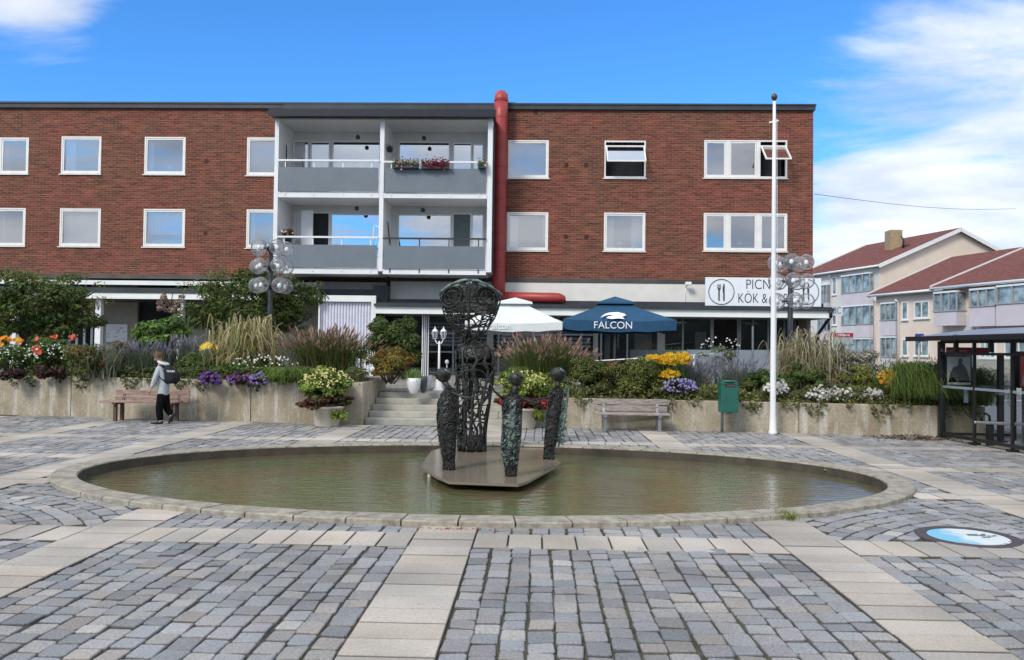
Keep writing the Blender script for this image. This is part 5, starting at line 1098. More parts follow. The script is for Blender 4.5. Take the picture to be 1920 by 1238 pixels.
# three small figures
def figure(px, pyf, py_sh, py_neck, py_top, tab, hx_, hr_, label, seed, mats=('bronze', 'bronze'), face_left=True, lean=0.0, dens=12):
    b = G(px, pyf, PTZ); Y = b.y; s_ = Y / F; Hh = PZ(px, py_sh, Y) - PTZ
    t = thing('bronze_figure', (b.x, Y, PTZ), label, 'sculpture', 'small bronze figures around the tall one')
    tb = [(v, a * s_ * .92, a * s_ * .75, d * s_) for v, a, d in tab]; f = surf((b.x, Y, PTZ), tb, Hh)
    m = skin_surf(f, 0, 1, n=20, k=22, mul=.95, noise=.07, seed=seed); body = m.build('body', M[mats[0]], t)
    lattice(f, dens, 20, seed, r0=.0085, drop=.18, jit=.42, diag=.35).build('welded_robe', M[mats[1]], t)
    zt, zn = PZ(px, py_top, Y), PZ(px, py_neck, Y); xh = PXx(hx_, py_top, Y); hh = (zt - zn)
    sx = f(0, 1).x * .5 + f(.5, 1).x * .5
    m = MB(); m.tube([(sx, Y, PTZ + Hh - .03), (sx * .6 + xh * .4, Y, (PTZ + Hh) * .6 + zn * .4), (xh, Y, zn + hh * .15)], [hr_ * s_ * .55, hr_ * s_ * .36, hr_ * s_ * .42], 12)
    d = -1 if face_left else 1; R_ = hr_ * s_
    nb_ = 14; vs = []; rows = [(-.50, .35), (-.42, .62), (-.25, .86), (0, 1.0), (.22, .98), (.38, .74), (.48, .35)]
    for zf, rf in rows:
        for j in range(nb_):
            a = 2 * math.pi * j / nb_; rr_ = R_ * rf; x = rr_ * math.cos(a) * 1.05; y = rr_ * math.sin(a) * .9
            if math.cos(a) * d > .9: x *= 1.12 if zf < .1 and zf > -.3 else 1.0     # nose and chin
            vs.append((xh + x, Y + y, zn + hh * .52 + zf * hh * 1.02))
    k = len(rows); fs = [(i * nb_ + j, i * nb_ + (j + 1) % nb_, (i + 1) * nb_ + (j + 1) % nb_, (i + 1) * nb_ + j) for i in range(k - 1) for j in range(nb_)] + [tuple(range(nb_ - 1, -1, -1)), tuple((k - 1) * nb_ + j for j in range(nb_))]
    m.add(vs, fs, 0, True)
    m.tube([(xh + d * R_ * .9, Y - .01, zn + hh * .62), (xh + d * R_ * 1.22, Y - .01, zn + hh * .46), (xh + d * R_ * .95, Y - .01, zn + hh * .38)], [.006, .012, .008], 6)   # nose
    m.tube([(xh + d * R_ * .92, Y - R_ * .3, zn + hh * .27), (xh + d * R_ * 1.0, Y, zn + hh * .26), (xh + d * R_ * .92, Y + R_ * .3, zn + hh * .27)], .006, 5)      # mouth
    for q in (-1, 1):
        m.tube([(xh + d * R_ * .75, Y + q * R_ * .5, zn + hh * .62), (xh + d * R_ * .9, Y + q * R_ * .3, zn + hh * .61)], .007, 5)
        m.tube([(xh, Y + q * R_ * .88, zn + hh * .62), (xh, Y + q * R_ * .95, zn + hh * .42)], .008, 5)
    m.build('head', M[mats[0]] if mats[0] == 'bronze' else M['patina'], t)
    m = MB(); r = random.Random(seed)
    for j in range(9): a = j * .7; m.tube([(xh - d * R_ * .2, Y - R_ * .8 + j * R_ * .2, zn + hh * .98 - abs(j - 4) * .004), (xh - d * R_ * 1.0, Y - R_ * .6 + j * R_ * .15, zn + hh * .62)], .010, 5)
    m.build('hair', M['patina'] if seed != 2 else M['bronze'], t)
    return t, f, Y, s_
tabA = [(0, 12.5, 2), (.12, 11.5, 1), (.2, 14, 0), (.4, 18, -2), (.62, 21, -3), (.80, 20.5, -3), (.92, 17, 0), (1., 9, 1)]
tA, fA, YA, sA = figure(840, 881, 728, 717, 690, tabA, 832, 14, 'left small bronze figure with bowed head and a dark rough robe', 1)
def arm(t, pxs, Y, r0, name='arm', mat='bronze', hand=True):
    m = MB(); pts = [P(x, y, Y + dy) for x, y, dy in pxs]; n = len(pts); m.tube(pts, [r0 * (1 - .45 * i / (n - 1)) for i in range(n)], 8)
    if hand:
        e = pts[-1]; d = (pts[-1] - pts[-2]).normalized()
        for i in range(5): a = (i - 2) * .28; q = Vector((d.x * math.cos(a) - d.z * math.sin(a), d.y, d.x * math.sin(a) + d.z * math.cos(a))); m.tube([e, e + q * .035, e + q * (.06 - .004 * abs(i - 2)) + Vector((0, 0, -.006))], [.008, .0065, .004], 5)
    return m.build(name, M[mat], t)
arm(tA, [(843, 732, -.05), (852, 738, -.12), (866, 744, -.18), (880, 746, -.2), (893, 743, -.2), (906, 737, -.2)], YA, .018, mat='bronze')
arm(tA, [(852, 724, .1), (858, 706, .1), (870, 696, .12), (890, 692, .12), (906, 697, .12), (914, 710, .12)], YA, .008, mat='bronze')
tabB = [(0, 11, 0), (.10, 12, 0), (.20, 15.5, -1), (.34, 19, -2), (.5, 19.5, 0), (.75, 19, 1), (.90, 22, 1), (.97, 18, 2), (1., 10, 3)]
tB, fB, YB, sB = figure(958, 893, 739, 724, 698, tabB, 968, 12.5, 'middle small bronze figure with a pale green streak down the front', 2, dens=14)
skin_surf(fB, .30, .94, n=5, k=10, mul=1.03, noise=.05, seed=8, u0=.71, u1=.80).build('patina_streak', M['patina'], tB)
lattice(fB, 16, 22, 31, r0=.0065, drop=.35, vr=(.15, .75)).build('green_net', M['patina'], tB)
arm(tB, [(945, 748, -.02), (936, 742, -.06), (926, 733, -.1), (919, 718, -.1), (919, 704, -.1), (926, 695, -.1)], YB, .016)
arm(tB, [(975, 746, -.02), (990, 752, -.04), (1004, 756, 0), (1018, 752, .1)], YB, .020)
tabC = [(0, 11, 0), (.12, 10.5, 0), (.3, 12.5, 3), (.5, 13, 6), (.7, 13, 9), (.9, 14, 12), (.97, 12, 14), (1., 8, 15)]
tC, fC, YC, sC = figure(1029, 861, 728, 716, 689, tabC, 1047, 13, 'right small bronze figure with a pale green wing behind its back', 3, dens=10)
arm(tC, [(1042, 738, -.05), (1030, 745, -.1), (1012, 749, -.2), (994, 750, -.3), (985, 745, -.35)], YC, .020)
wp = [(1046, 692), (1056, 696), (1063, 712), (1066, 732), (1062, 760), (1057, 790), (1052, 815), (1047, 838)]
m = MB(); m.tube([P(x, y, YC + .05) for x, y in wp], [.007, .008, .010, .014, .02, .024, .02, .012], 6)
m.tube([P(x - 10 + i * .8, y, YC + .05) for i, (x, y) in enumerate(wp[3:])], [.02, .026, .03, .026, .016], 8)
r = random.Random(4)
for i in range(46): y0 = 735 + 95 * i / 46; x0 = 1042 + 3 * math.sin(i) + (735 - y0) * .03; m.tube([P(x0, y0, YC + .02), P(x0 + 9, y0 + r.uniform(-6, 10), YC + .05), P(x0 + 20, y0 + r.uniform(-4, 14), YC + .05)], .009, 5)
m.build('wing', M['patina'], tC)

# ================================================================== STREET FURNITURE
def globe_lamp(px, Y, tiers, py_bottom, label, rotk):
    x = PXx(px, 530, Y); t = thing('globe_lamp', (x, Y, TZ), label, 'street lamp', 'lamps with clear globes')
    zt = PZ(px, tiers[0], Y); MB().tube([(x, Y, TZ), (x, Y, (TZ + zt) / 2), (x, Y, zt + .15)], [.075, .07, .05], 14).build('pole', M['dark'], t)
    R_ = 14.6 * Y / F
    for ti, py in enumerate(tiers):
        z = PZ(px, py, Y)
        MB().lathe((x, Y, z - .09), [(.05, 0), (.10, .02), (.10, .14), (.05, .18)], 12).build('hub', M['dark'], t)
        for k in range(5):
            a = rotk + 2 * math.pi * k / 5 + .12 * ti; c = Vector((x + math.cos(a) * .38, Y + math.sin(a) * .38, z))
            arm_ = MB().tube([(x + math.cos(a) * .09, Y + math.sin(a) * .09, z), (c.x - math.cos(a) * R_ * .8, c.y - math.sin(a) * R_ * .8, z)], [.022, .03], 8).build('lamp_arm', M['dark'], t)
            vs = []; nn = 18; rows = 12
            g = MB(); g.lathe((c.x, c.y, c.z), [(max(1e-5, R_ * math.sin(math.pi * j / rows)), -R_ * math.cos(math.pi * j / rows)) for j in range(rows + 1)], nn); gl = g.build('glass_globe', M['globe'], arm_)
            MB().lathe((c.x, c.y, c.z - .04), [(.035, -.03), (.05, 0), (.05, .05), (.025, .09)], 10).build('bulb', M['lwhite'], gl)
    return t
globe_lamp(507.5, 20.9, (466, 500, 536), 600, 'tall lamp with three tiers of clear globes in front of the left tree', .35)
globe_lamp(1482, 20.6, (493, 528, 565), 610, 'tall lamp with three tiers of clear globes in front of the restaurant sign', .7)
# flagpole
b = G(1449, 815); t = thing('flagpole', (b.x, b.y, 0), 'tall white flagpole with dark ball finial beside the right wall', 'flagpole')
zt = PZ(1447, 190, b.y); MB().lathe((b.x, b.y, 0), [(.085, 0), (.085, .05), (.07, .09), (.058, .4), (.05, 2), (.04, 4.5), (.028, zt)], 20).build('pole', M['white'], t)
MB().lathe((b.x, b.y, zt), [(.02, 0), (.03, .02), (.055, .05), (.06, .09), (.045, .13), (.0, .16)], 14).build('finial', pm('bronze_finial', (.10, .06, .035), .35, metal=.6), t)
m = MB(); m.tube([(b.x + .045, b.y - .03, 1.1), (b.x + .06, b.y - .03, 3.5), (b.x + .045, b.y - .02, zt - .35)], .004, 5); m.build('halyard', M['lwhite'], t)
m = MB(); m.bar((b.x - .1, b.y, zt - .42), (b.x + .08, b.y, zt - .38), .02, .03); m.build('cleat', M['white'], t)
# bin
b = G(1355, 812); t = thing('litter_bin', (b.x, b.y, 0), 'dark green litter bin on a grey post by the right wall', 'bin')
s_ = b.y / F; bx = PXx(1365, 740, b.y - .1); z0, z1 = PZ(1365, 773, b.y - .1), PZ(1365, 713, b.y - .1); hwd = 15.8 * s_; Yb = b.y - .12
m = MB(); m.box(bx - hwd, bx + hwd, Yb - .14, Yb + .14, z0, z1 - .10); m.box(bx - hwd, bx + hwd, Yb - .12, Yb + .14, z1 - .10, z1 - .03); m.build('bin_body', M['green'], t, bevel=.012)
m = MB(); m.lathe((bx, Yb, z1 - .03), [(hwd * 1.0, 0), (hwd * 1.03, .012), (hwd * .7, .03), (.0, .035)], 24, sy=.92); m.build('lid', M['green'], t)
m = MB(); m.box(bx - .09, bx + .10, Yb - .146, Yb - .1405, z1 - .13, z1 - .07); m.build('opening', M['interior'], t)
m = MB()
for i in range(5): m.box(bx - .05 + i * .03, bx - .035 + i * .03, Yb - .149, Yb - .1465, z1 - .115, z1 - .085)
m.build('bin_sticker', pm('faded_sticker', (.25, .08, .07), .6), t)
m = MB(); m.tube([(b.x - .0, Yb + .17, 0), (b.x, Yb + .17, z1 - .05)], .028, 10); m.box(b.x - .09, b.x + .09, Yb + .10, Yb + .24, -.01, .012); m.build('post', M['steel'], t)
# benches
def bench(px0, px1, py_top, py_seat, py_foot, Yf, label, wood, legs, tilt=0., legmat=None):
    x0, x1 = PXx(px0, py_top, Yf), PXx(px1, py_top, Yf); cx = (x0 + x1) / 2; zs = PZ((px0 + px1) / 2, py_seat, Yf); zt = PZ((px0 + px1) / 2, py_top, Yf + .4); L_ = (x1 - x0)
    t = thing('park_bench', (cx, Yf + .2, 0), label, 'bench', 'wooden benches against the planter walls')
    for i in range(4): MB().box(x0 - (.12 if tilt else 0), x1 - (.10 if tilt else 0), Yf + .10 * i, Yf + .10 * i + .085, zs - .035, zs).build('seat_slat', wood, t, bevel=.006)
    for i in range(2): z = zt - .005 - i * .135; MB().bar((x0, Yf + .44 + .03 * (1 - i), z - .06), (x1, Yf + .44 + .03 * (1 - i), z - .06), .035, .115).build('back_slat', wood, t, bevel=.006)
    for lx in legs:
        x = x0 + (x1 - x0) * lx; m = MB(); m.box(x - .03, x + .03, Yf + .06, Yf + .13, 0, zs - .037); m.box(x - .03, x + .03, Yf + .34, Yf + .41, 0, zs - .037); m.box(x - .035, x + .035, Yf + .0, Yf + .42, zs - .075, zs - .0375); m.bar((x, Yf + .38, zs - .05), (x, Yf + .505, zt - .03), .05, .03); m.build('leg', legmat or M['steel'], t)
    return t
bench(196, 338, 731, 753, 787, wallY(-8) - .78, 'red brown bench with peeling paint behind the walking boy', M['benchwood'], (.12, .86), 1, pm('rusty_leg', (.10, .055, .04), .7))
bench(1117, 1258, 748, 776, 806, wallY(2.5) - .62, 'weathered grey wooden bench against the right planter wall', M['benchgrey'], (.13, .86))
# twin lantern
Y = G(825, 733, TZ).y; x = PXx(823, 690, Y); t = thing('twin_lantern', (x, Y, TZ), 'white twin headed garden lantern on the terrace left of the tall bronze', 'lamp')
zt = PZ(825, 640, Y); MB().lathe((x, Y, TZ), [(.14, 0), (.14, .03), (.10, .05), (.075, .22), (.04, .30), (.028, .5), (.022, zt - TZ)], 14).build('post', M['white'], t)
for px in (815.5, 831.5):
    c = P(px, 628, Y); m = MB(); m.tube([(x, Y, zt - .02), ((x + c.x) / 2, Y, zt - .06), (c.x, Y, c.z - .10)], .014, 6); br_ = m.build('bracket', M['white'], t)
    m = MB(); m.lathe((c.x, Y, c.z - .11), [(.02, 0), (.05, .02), (.055, .03)], 8); m.lathe((c.x, Y, c.z + .07), [(.085, 0), (.06, .035), (.025, .07), (.012, .09), (.02, .10), (.0, .13)], 8)
    for j in range(6): a = math.pi * j / 3; m.tube([(c.x + .05 * math.cos(a), Y + .05 * math.sin(a), c.z - .08), (c.x + .075 * math.cos(a), Y + .075 * math.sin(a), c.z + .075)], .006, 4)
    m.build('lantern_head', M['white'], t); MB().lathe((c.x, Y, c.z - .08), [(.04, 0), (.062, .15)], 8).build('lantern_glass', M['globe'], t)
m = MB(); c = P(838, 679, Y + .3); m.lathe((c.x, Y + .3, c.z - .06), [(.0001, 0), (.035, .02), (.05, .06), (.035, .1), (.0001, .12)], 12); m.tube([(c.x, Y + .3, TZ), (c.x, Y + .3, c.z - .05)], .012, 6)
tag(m.build('ball_lamp', M['white']), 'small white ball lamp on a thin stake behind the left bronze head', 'lamp')
# vases on the terrace
def vase(px0, px1, pyt, pyb, mat, label, name, leafy=False):
    Y = G((px0 + px1) / 2, pyb, TZ).y; x = PXx((px0 + px1) / 2, pyb, Y); R_ = (px1 - px0) / 2 * Y / F; h = PZ((px0 + px1) / 2, pyt, Y) - TZ
    t = thing(name, (x, Y, TZ), label, 'vase'); MB().lathe((x, Y, TZ), [(R_ * .42, 0), (R_ * .5, .01), (R_ * .85, h * .4), (R_ * 1.0, h * .75), (R_ * .98, h), (R_ * .88, h), (R_ * .85, h * .85), (.0, h * .8)], 24).build('pot', mat, t)
    if leafy: V, f, c3 = blades(150, (x, Y, TZ + h * .8), 260, .26, .12, .012, [(.12, .20, .05), (.16, .24, .07)], -.1, bx=R_ * .4); bulk('blades', V, f, c3, M['leaf'], t)
vase(762, 789, 709, 738.5, M['vase'], 'white glazed vase with green grass at the top of the steps', 'tall_vase', True)
vase(786, 801, 706, 737, M['greyvase'], 'dark grey vase between the white vase and the lantern', 'tall_vase')
vase(797, 809, 704, 732, M['vase'], 'smaller pale vase behind the dark grey vase', 'tall_vase')

# ------------------------------------------------------------------ parasols
def parasol(pcx_, half_px, py_peak, py_cap, py_edge, py_hem, Y, label, mat, rot, capw):
    x = PXx(pcx_, py_peak, Y); t = thing('parasol', (x, Y, TZ), label, 'parasol', 'square parasols on the terrace')
    zp, zcp, ze, zh = PZ(pcx_, py_peak, Y), PZ(pcx_, py_cap, Y), PZ(pcx_, py_edge, Y), PZ(pcx_, py_hem, Y); R_ = half_px * Y / F; ca, sa = math.cos(rot), math.sin(rot)
    R_ = R_ / (abs(ca) + abs(sa)) * 1.0
    def q(u, v, z, k=1.0): a, b = u * R_ * k, v * R_ * k; return (x + a * ca - b * sa, Y + a * sa + b * ca, z)
    m = MB(); n = 8
    for s_ in range(4):
        vs = []; cs = [(-1, -1), (1, -1), (1, 1), (-1, 1)]; A, B_ = cs[s_], cs[(s_ + 1) % 4]
        for i in range(n + 1):
            k = .24 + .76 * i / n; z = zcp - .02 + (ze - zcp + .02) * (i / n) ** .86 
            for j in range(n + 1): w_ = j / n; sag = (-.045 * math.sin(math.pi * w_) + .008 * math.sin(w_ * 23 + i * .9)) * (i / n); vs.append(q(A[0] + (B_[0] - A[0]) * w_, A[1] + (B_[1] - A[1]) * w_, z + sag * 1.2, k))
        fs = [(i * (n + 1) + j, i * (n + 1) + j + 1, (i + 1) * (n + 1) + j + 1, (i + 1) * (n + 1) + j) for i in range(n) for j in range(n)]
        b0 = n * (n + 1); vs2 = vs + [(vs[b0 + j][0] * 1.0, vs[b0 + j][1], vs[b0 + j][2] - (ze - zh) - .01 * math.sin(j * 2.2)) for j in range(n + 1)]
        e = (n + 1) * (n + 1); fs += [(b0 + j, b0 + j + 1, e + j + 1, e + j) for j in range(n)]; m.add(vs2, fs, 0, False)
    can = m.build('canopy', mat, t); sol = can.modifiers.new('cloth', 'SOLIDIFY'); sol.thickness = .008
    m = MB(); kc = capw / half_px; z1 = zcp + .03
    m.add([q(0, 0, zp)] + [q(a, b, z1, kc) for a, b in ((-1, -1), (1, -1), (1, 1), (-1, 1))] + [q(a, b, z1 - .05, kc * 1.03) for a, b in ((-1, -1), (1, -1), (1, 1), (-1, 1))], [(0, 1, 2), (0, 2, 3), (0, 3, 4), (0, 4, 1), (1, 5, 6, 2), (2, 6, 7, 3), (3, 7, 8, 4), (4, 8, 5, 1)]); m.build('cap', mat, t)
    MB().tube([(x, Y, TZ), (x, Y, zp - .05)], .028, 10).build('pole', M['steel'], t)
    for a, b in ((-1, -1), (1, -1), (1, 1), (-1, 1), (0, -1), (0, 1), (1, 0), (-1, 0)): MB().bar((x, Y, zcp - .25), q(a, b, ze - .04, .96), .02, .03).build('rib', M['steel'], t)
    MB().lathe((x, Y, TZ), [(.28, 0), (.28, .05), (.05, .09), (.05, .2)], 20).build('base', M['dark'], t)
    return t, x, R_, (ca, sa), ze, zh, zcp
t, x, R_, cs_, ze, zh, zcp = parasol(1153, 98, 556, 570, 603, 621, 21.6, 'blue square parasol with white falcon emblem and the word FALCON', M['bluecloth'], 0.0, 33)
Yf_ = 21.6 - R_; slope_n = math.atan2((zcp - ze), R_ * .7)
text('lettering', 'FALCON', (PXx(1149.5, 609, Yf_ - .02), Yf_ - .03, PZ(1149, 610.5, Yf_ - .02)), .245, M['lwhite'], t, sx=1.0)
m = MB()
def onc(px, py):   # a point on the front slope of the blue canopy
    d = ray(px, py); n_ = Vector((0, -(zcp - ze), R_ * .7)).normalized(); n_ = Vector((0, -math.sin(slope_n), math.cos(slope_n))); p0 = Vector((0, Yf_, ze)); k = (p0 - CAM).dot(n_) / d.dot(n_); return CAM + d * k + n_ * .025
bird = [(1125, 598), (1133, 591), (1142, 588), (1158, 587), (1171, 590), (1174, 593), (1166, 596), (1172, 600), (1160, 599), (1146, 600), (1136, 598), (1141, 595), (1150, 594), (1143, 592), (1134, 594)]
m.add([onc(a, b) for a, b in bird], [tuple(range(len(bird)))[::-1]]); m.build('bird_emblem', M['lwhite'], t)
m = MB(); m.add([onc(a, b) for a, b in ((1143, 589.5), (1156, 588.8), (1166, 590.5), (1156, 591.5))], [(3, 2, 1, 0)])
t2, x2, R2, cs2, ze2, zh2, zcp2 = parasol(966, 86, 558, 570, 606, 620, 20.8, 'white square parasol behind the tall bronze, red duct above it', M['whitecloth'], 0.0, 32)
m = MB(); Yw = 20.8 - R2; tx = PXx(935, 610, Yw - .02)
text('lettering', 'Falcon', (PXx(936, 611, Yw - .02), Yw - .03, PZ(940, 612, Yw - .02)), .22, M['lwhite'], t2)
# terrace screens, rail
scr = thing('glass_screen', (PXx(1300, 670, 22.5), 22.5, TZ), 'low frosted glass windbreak along the terrace in front of the restaurant', 'screen')
ys_ = 22.8
for i, (a, b) in enumerate(((1180, 1290), (1290, 1383), (1383, 1411), (1411, 1482))):
    xa, xb_ = PXx(a, 670, ys_) + .02, PXx(b, 670, ys_) - .02; MB().box(xa, xb_, ys_, ys_ + .012, TZ + .05, PZ((a + b) / 2, 656.5, ys_)).build('frosted_pane', M['frost'], scr)
    MB().box(xb_, xb_ + .04, ys_ - .02, ys_ + .03, TZ, PZ(b, 612 if b == 1411 else 655, ys_)).build('post', M['steel'], scr)
rl = thing('white_handrail', (PXx(1230, 670, 21), 21, TZ), 'thin white rail sloping across the terrace behind the hedge', 'handrail')
m = MB(); pa, pb_ = P(1085, 679, 20), P(1338, 664, 20.6); m.tube([pa, pb_], .018, 6); m.build('rail', M['white'], rl)
for k in (.15, .5, .85): q = pa.lerp(pb_, k); MB().tube([(q.x, q.y, TZ), q], .018, 6).build('rail_post', M['white'], rl)
# balcony flowers and things
def boxp(px0, px1, py, Y, seed, label, pal, n, fl):
    x0, x1 = PXx(px0, py, Y), PXx(px1, py, Y); z = PZ((px0 + px1) / 2, py, Y); t = thing('flower_box', ((x0 + x1) / 2, Y, z), label, 'flower box')
    MB().box(x0, x1, Y, Y + .14, z - .12, z + .03).build('trough', M['dark'], t, bevel=.01); r = rs(seed); C_ = np.stack([r.uniform(x0, x1, n), Y + .07 + r.normal(0, .07, n), z + .05 + np.abs(r.normal(0, .10, n)) - .06], 1)
    bulk('foliage', leaves(r, C_, np.tile([0, -1., .5], (n, 1)) + r.normal(0, .5, (n, 3)), .07, .05), Q4, pick(r, pal, n), M['leaf'], t)
    k = fl[0]; C_ = np.stack([r.uniform(x0, x1, k), Y - .02 + r.normal(0, .05, k), z + .05 + r.normal(0, .08, k)], 1); V, f, c3 = flowers(seed + 1, C_, .09, fl[1]); bulk('blossom', V, f, c3, M['petal'], t)
boxp(735, 785, 309, 28.12, 160, 'balcony flower box with pale and pink blossom, left part of the upper right balcony', GRN + [(.12, .08, .07)], 420, (26, [(.6, .45, .42), (.5, .2, .22)]))
boxp(790, 842, 310, 28.12, 161, 'balcony flower box with deep red blossom on the upper right balcony', [(.06, .025, .025), (.05, .06, .03)], 420, (90, [(.22, .01, .025), (.30, .02, .04)]))
boxp(896, 911, 309, 28.12, 162, 'little green balcony plant at the right end of the upper right balcony', GRN, 120, (8, [(.6, .5, .45)]))
t = thing('balcony_lantern', (PXx(731, 282, 28.9), 28.9, PZ(731, 285, 28.9)), 'dark wall lantern inside the upper right balcony', 'lamp'); c = P(731, 280, 28.7); MB().lathe((c.x, c.y, c.z - .12), [(.03, 0), (.09, .03), (.11, .15), (.12, .18), (.05, .24), (.0, .26)], 10).build('lantern_body', M['black'], t); m = MB(); m.tube([(c.x, c.y, c.z + .1), (c.x - .05, c.y, c.z + .2), (xM + .07, c.y, c.z + .12)], .012, 5); m.build('bracket', M['black'], t)
t = thing('balcony_plant', (PXx(540, 440, 28.6), 28.6, PZ(540, 452, 28.6)), 'potted plant with dark red blossom at the left end of the lower left balcony', 'plant'); c = P(540, 438, 28.6); V, col = crown(170, c, (.22, .18, .18), 260, .10, .07, GRN + [(.06, .03, .03)], nb=10, br=.4); bulk('foliage', V, Q4, col, M['leaf'], t); addfl(t, 171, 14, c, (.24, .2, .2), .11, [(.3, .02, .04), (.7, .6, .6)]); MB().lathe((c.x, c.y, c.z - .45), [(.10, 0), (.15, .28), (.16, .3)], 12).build('pot', M['dark'], t)
t = thing('white_balcony_lamp', (PXx(703, 440, 28.7), 28.7, PZ(703, 460, 28.7)), 'thin white curved stand at the middle post of the lower left balcony', 'stand'); m = MB(); m.tube([P(701, 462, 28.7), P(700, 440, 28.7), P(701, 426, 28.7), P(705, 423, 28.7), P(710, 426, 28.7), P(711, 434, 28.7)], .02, 6); m.build('stand_tube', M['white'], t)
for px0, py0, px1, py1, nm, lb in ((537, 272, 537, 315, 'furled_parasol', 'thin dark furled pole leaning in the upper left balcony'), (727, 416, 731, 445, 'broom_stick', 'thin brown stick leaning in the lower right balcony')):
    q = MB(); q.tube([P(px0, py0, 29), P(px1, py1 + 12, 28.8)], [.02, .03], 6); tag(q.build(nm, M['dark']), lb, 'stick')

# ------------------------------------------------------------------ overhead cable
m = MB(); pa, pb_ = P(1527, 364, 31), P(1905, 391.5, 52); pts = [pa.lerp(pb_, i / 14) - Vector((0, 0, .25 * math.sin(math.pi * i / 14))) for i in range(15)]
m.tube(pts, .010, 5); cb_ = m.build('overhead_cable', M['dark']); tag(cb_, 'thin dark cable strung from the brick building across the sky to the right', 'cable')
m = MB(); m.box(BX1 - .01, BX1 + .12, 30.9, 31.0, pa.z - .05, pa.z + .06); m.build('wall_bracket', M['steel'], B)

# ------------------------------------------------------------------ bus stop signs
Y = 24.0; c = P(1582, 628, Y); t = thing('bus_stop_sign', (c.x, Y, 0), 'red topped bus stop sign standing beyond the right flower bed', 'sign')
xa, xb_ = PXx(1563.5, 628, Y), PXx(1600, 628, Y); MB().box(xa, xb_, Y, Y + .08, PZ(1582, 632, Y), PZ(1582, 624.5, Y)).build('red_panel', M['red'], t); MB().box(xa, xb_, Y + .01, Y + .07, PZ(1582, 645, Y), PZ(1582, 632.2, Y)).build('grey_panel', pm('grey_green_panel', (.33, .37, .37), .5), t)
x = PXx(1582, 650, Y); MB().tube([(x, Y + .04, 0), (x, Y + .04, PZ(1582, 646, Y))], .055, 10).build('post', M['dark'], t)
text('lettering', 'Hållplats', (x, Y - .004, PZ(1582, 628.3, Y)), .10, M['lwhite'], t, sx=1.0)
Y = 27.0; t = thing('street_sign', (PXx(1723, 650, Y), Y, 0), 'small blue direction sign on a thin pole left of the shelter', 'sign'); x = PXx(1723, 660, Y); MB().tube([(x, Y, 0), (x, Y, PZ(1723, 628, Y))], .03, 8).build('pole', M['steel'], t)
MB().box(PXx(1715, 632, Y), PXx(1731, 632, Y), Y - .05, Y - .02, PZ(1723, 641, Y), PZ(1723, 626, Y)).build('blue_panel', M['blue'], t)
m = MB()
for i in range(3): xx = PXx(1718.5 + i * 4.2, 634, Y); m.box(xx - .05, xx + .02, Y - .056, Y - .051, PZ(1723, 638, Y), PZ(1723, 634, Y))
m.build('sign_marks', M['lwhite'], t)

# ================================================================== PERSON (boy walking left, head bowed)
pb = G(303, 795); PY = pb.y; ps = PY / F
def pq(px, py, dy=0.): q = P(px, py, PY); return Vector((q.x, PY + dy, q.z))
boy = thing('person', (pb.x, PY, 0), 'boy in grey hoodie and black trousers walking left with bowed head past the bench', 'person')
def skinmesh(name, joints, edges, mat, parent, sub=2, root=0):
    """one continuous surface grown round a skeleton of joints (point, radius)"""
    me = bpy.data.meshes.new(name); org = ORG[parent.name]
    me.from_pydata([tuple(j[0] - org) for j in joints], edges, []); me.update(); o = place(me, name, parent, org, [mat])
    sk = o.modifiers.new('skin', 'SKIN'); sk.use_smooth_shade = True
    for i, v in enumerate(me.skin_vertices[0].data): r_ = joints[i][1]; v.radius = r_ if hasattr(r_, '__len__') else (r_, r_); v.use_root = (i == root)
    sb = o.modifiers.new('sub', 'SUBSURF'); sb.levels = sub; sb.render_levels = sub
    return o
# body: pelvis, spine, neck, head base; legs; near arm and far arm
pel = pq(306, 736); che = pq(305, 705); nk = pq(301, 682); hd = pq(297, 671)
J = [(pel, .085), (pq(306, 722), .085), (che, .10), (pq(303, 690), .065), (nk, .040), (pq(298.5, 675), .040),
     (pq(304, 744, -.05), .070), (pq(300, 765, -.06), .045), (pq(303, 788, -.06), .030),      # standing leg (near)
     (pq(308, 744, .06), .070), (pq(306, 762, .07), .045), (pq(318, 779, .07), .030),          # trailing leg
     (pq(304, 692, -.12), .045), (pq(297, 712, -.15), .036), (pq(289.5, 731, -.17), .022),     # near arm
     (pq(304, 692, .12), .045), (pq(300, 712, .15), .036), (pq(297, 730, .13), .022)]
E_ = [(0, 1), (1, 2), (2, 3), (3, 4), (4, 5), (0, 6), (6, 7), (7, 8), (0, 9), (9, 10), (10, 11), (3, 12), (12, 13), (13, 14), (3, 15), (15, 16), (16, 17)]
bd = skinmesh('body', J, E_, M['skin'], boy)
# head with face turned down and left
m = MB(); hc = pq(297, 668.5); R_ = .083; fd = Vector((-.80, 0, -.60)).normalized(); upv = Vector((-.60, 0, .80)).normalized(); sdv = Vector((0, 1, 0)); rows = 12; nn = 18; vs = []
for i in range(rows + 1):
    a = math.pi * i / rows; zf = math.cos(a); rf = math.sin(a)
    for j in range(nn):
        b_ = 2 * math.pi * j / nn; fx_, sy_ = math.cos(b_), math.sin(b_); jaw = 1 - .28 * max(0, -zf) ** 1.2
        p = hc + upv * zf * R_ * 1.18 + fd * fx_ * rf * R_ * 1.02 * (jaw if fx_ < 0 else 1 - .10 * max(0, -zf)) + sdv * sy_ * rf * R_ * .82 * jaw
        vs.append(p)
m.add(vs, [(i * nn + j, i * nn + (j + 1) % nn, (i + 1) * nn + (j + 1) % nn, (i + 1) * nn + j) for i in range(rows) for j in range(nn)], 0, True)
m.tube([hc + fd * R_ * .95 + upv * .012, hc + fd * R_ * 1.25 - upv * .018, hc + fd * R_ * 1.0 - upv * .026], [.008, .015, .010], 8)
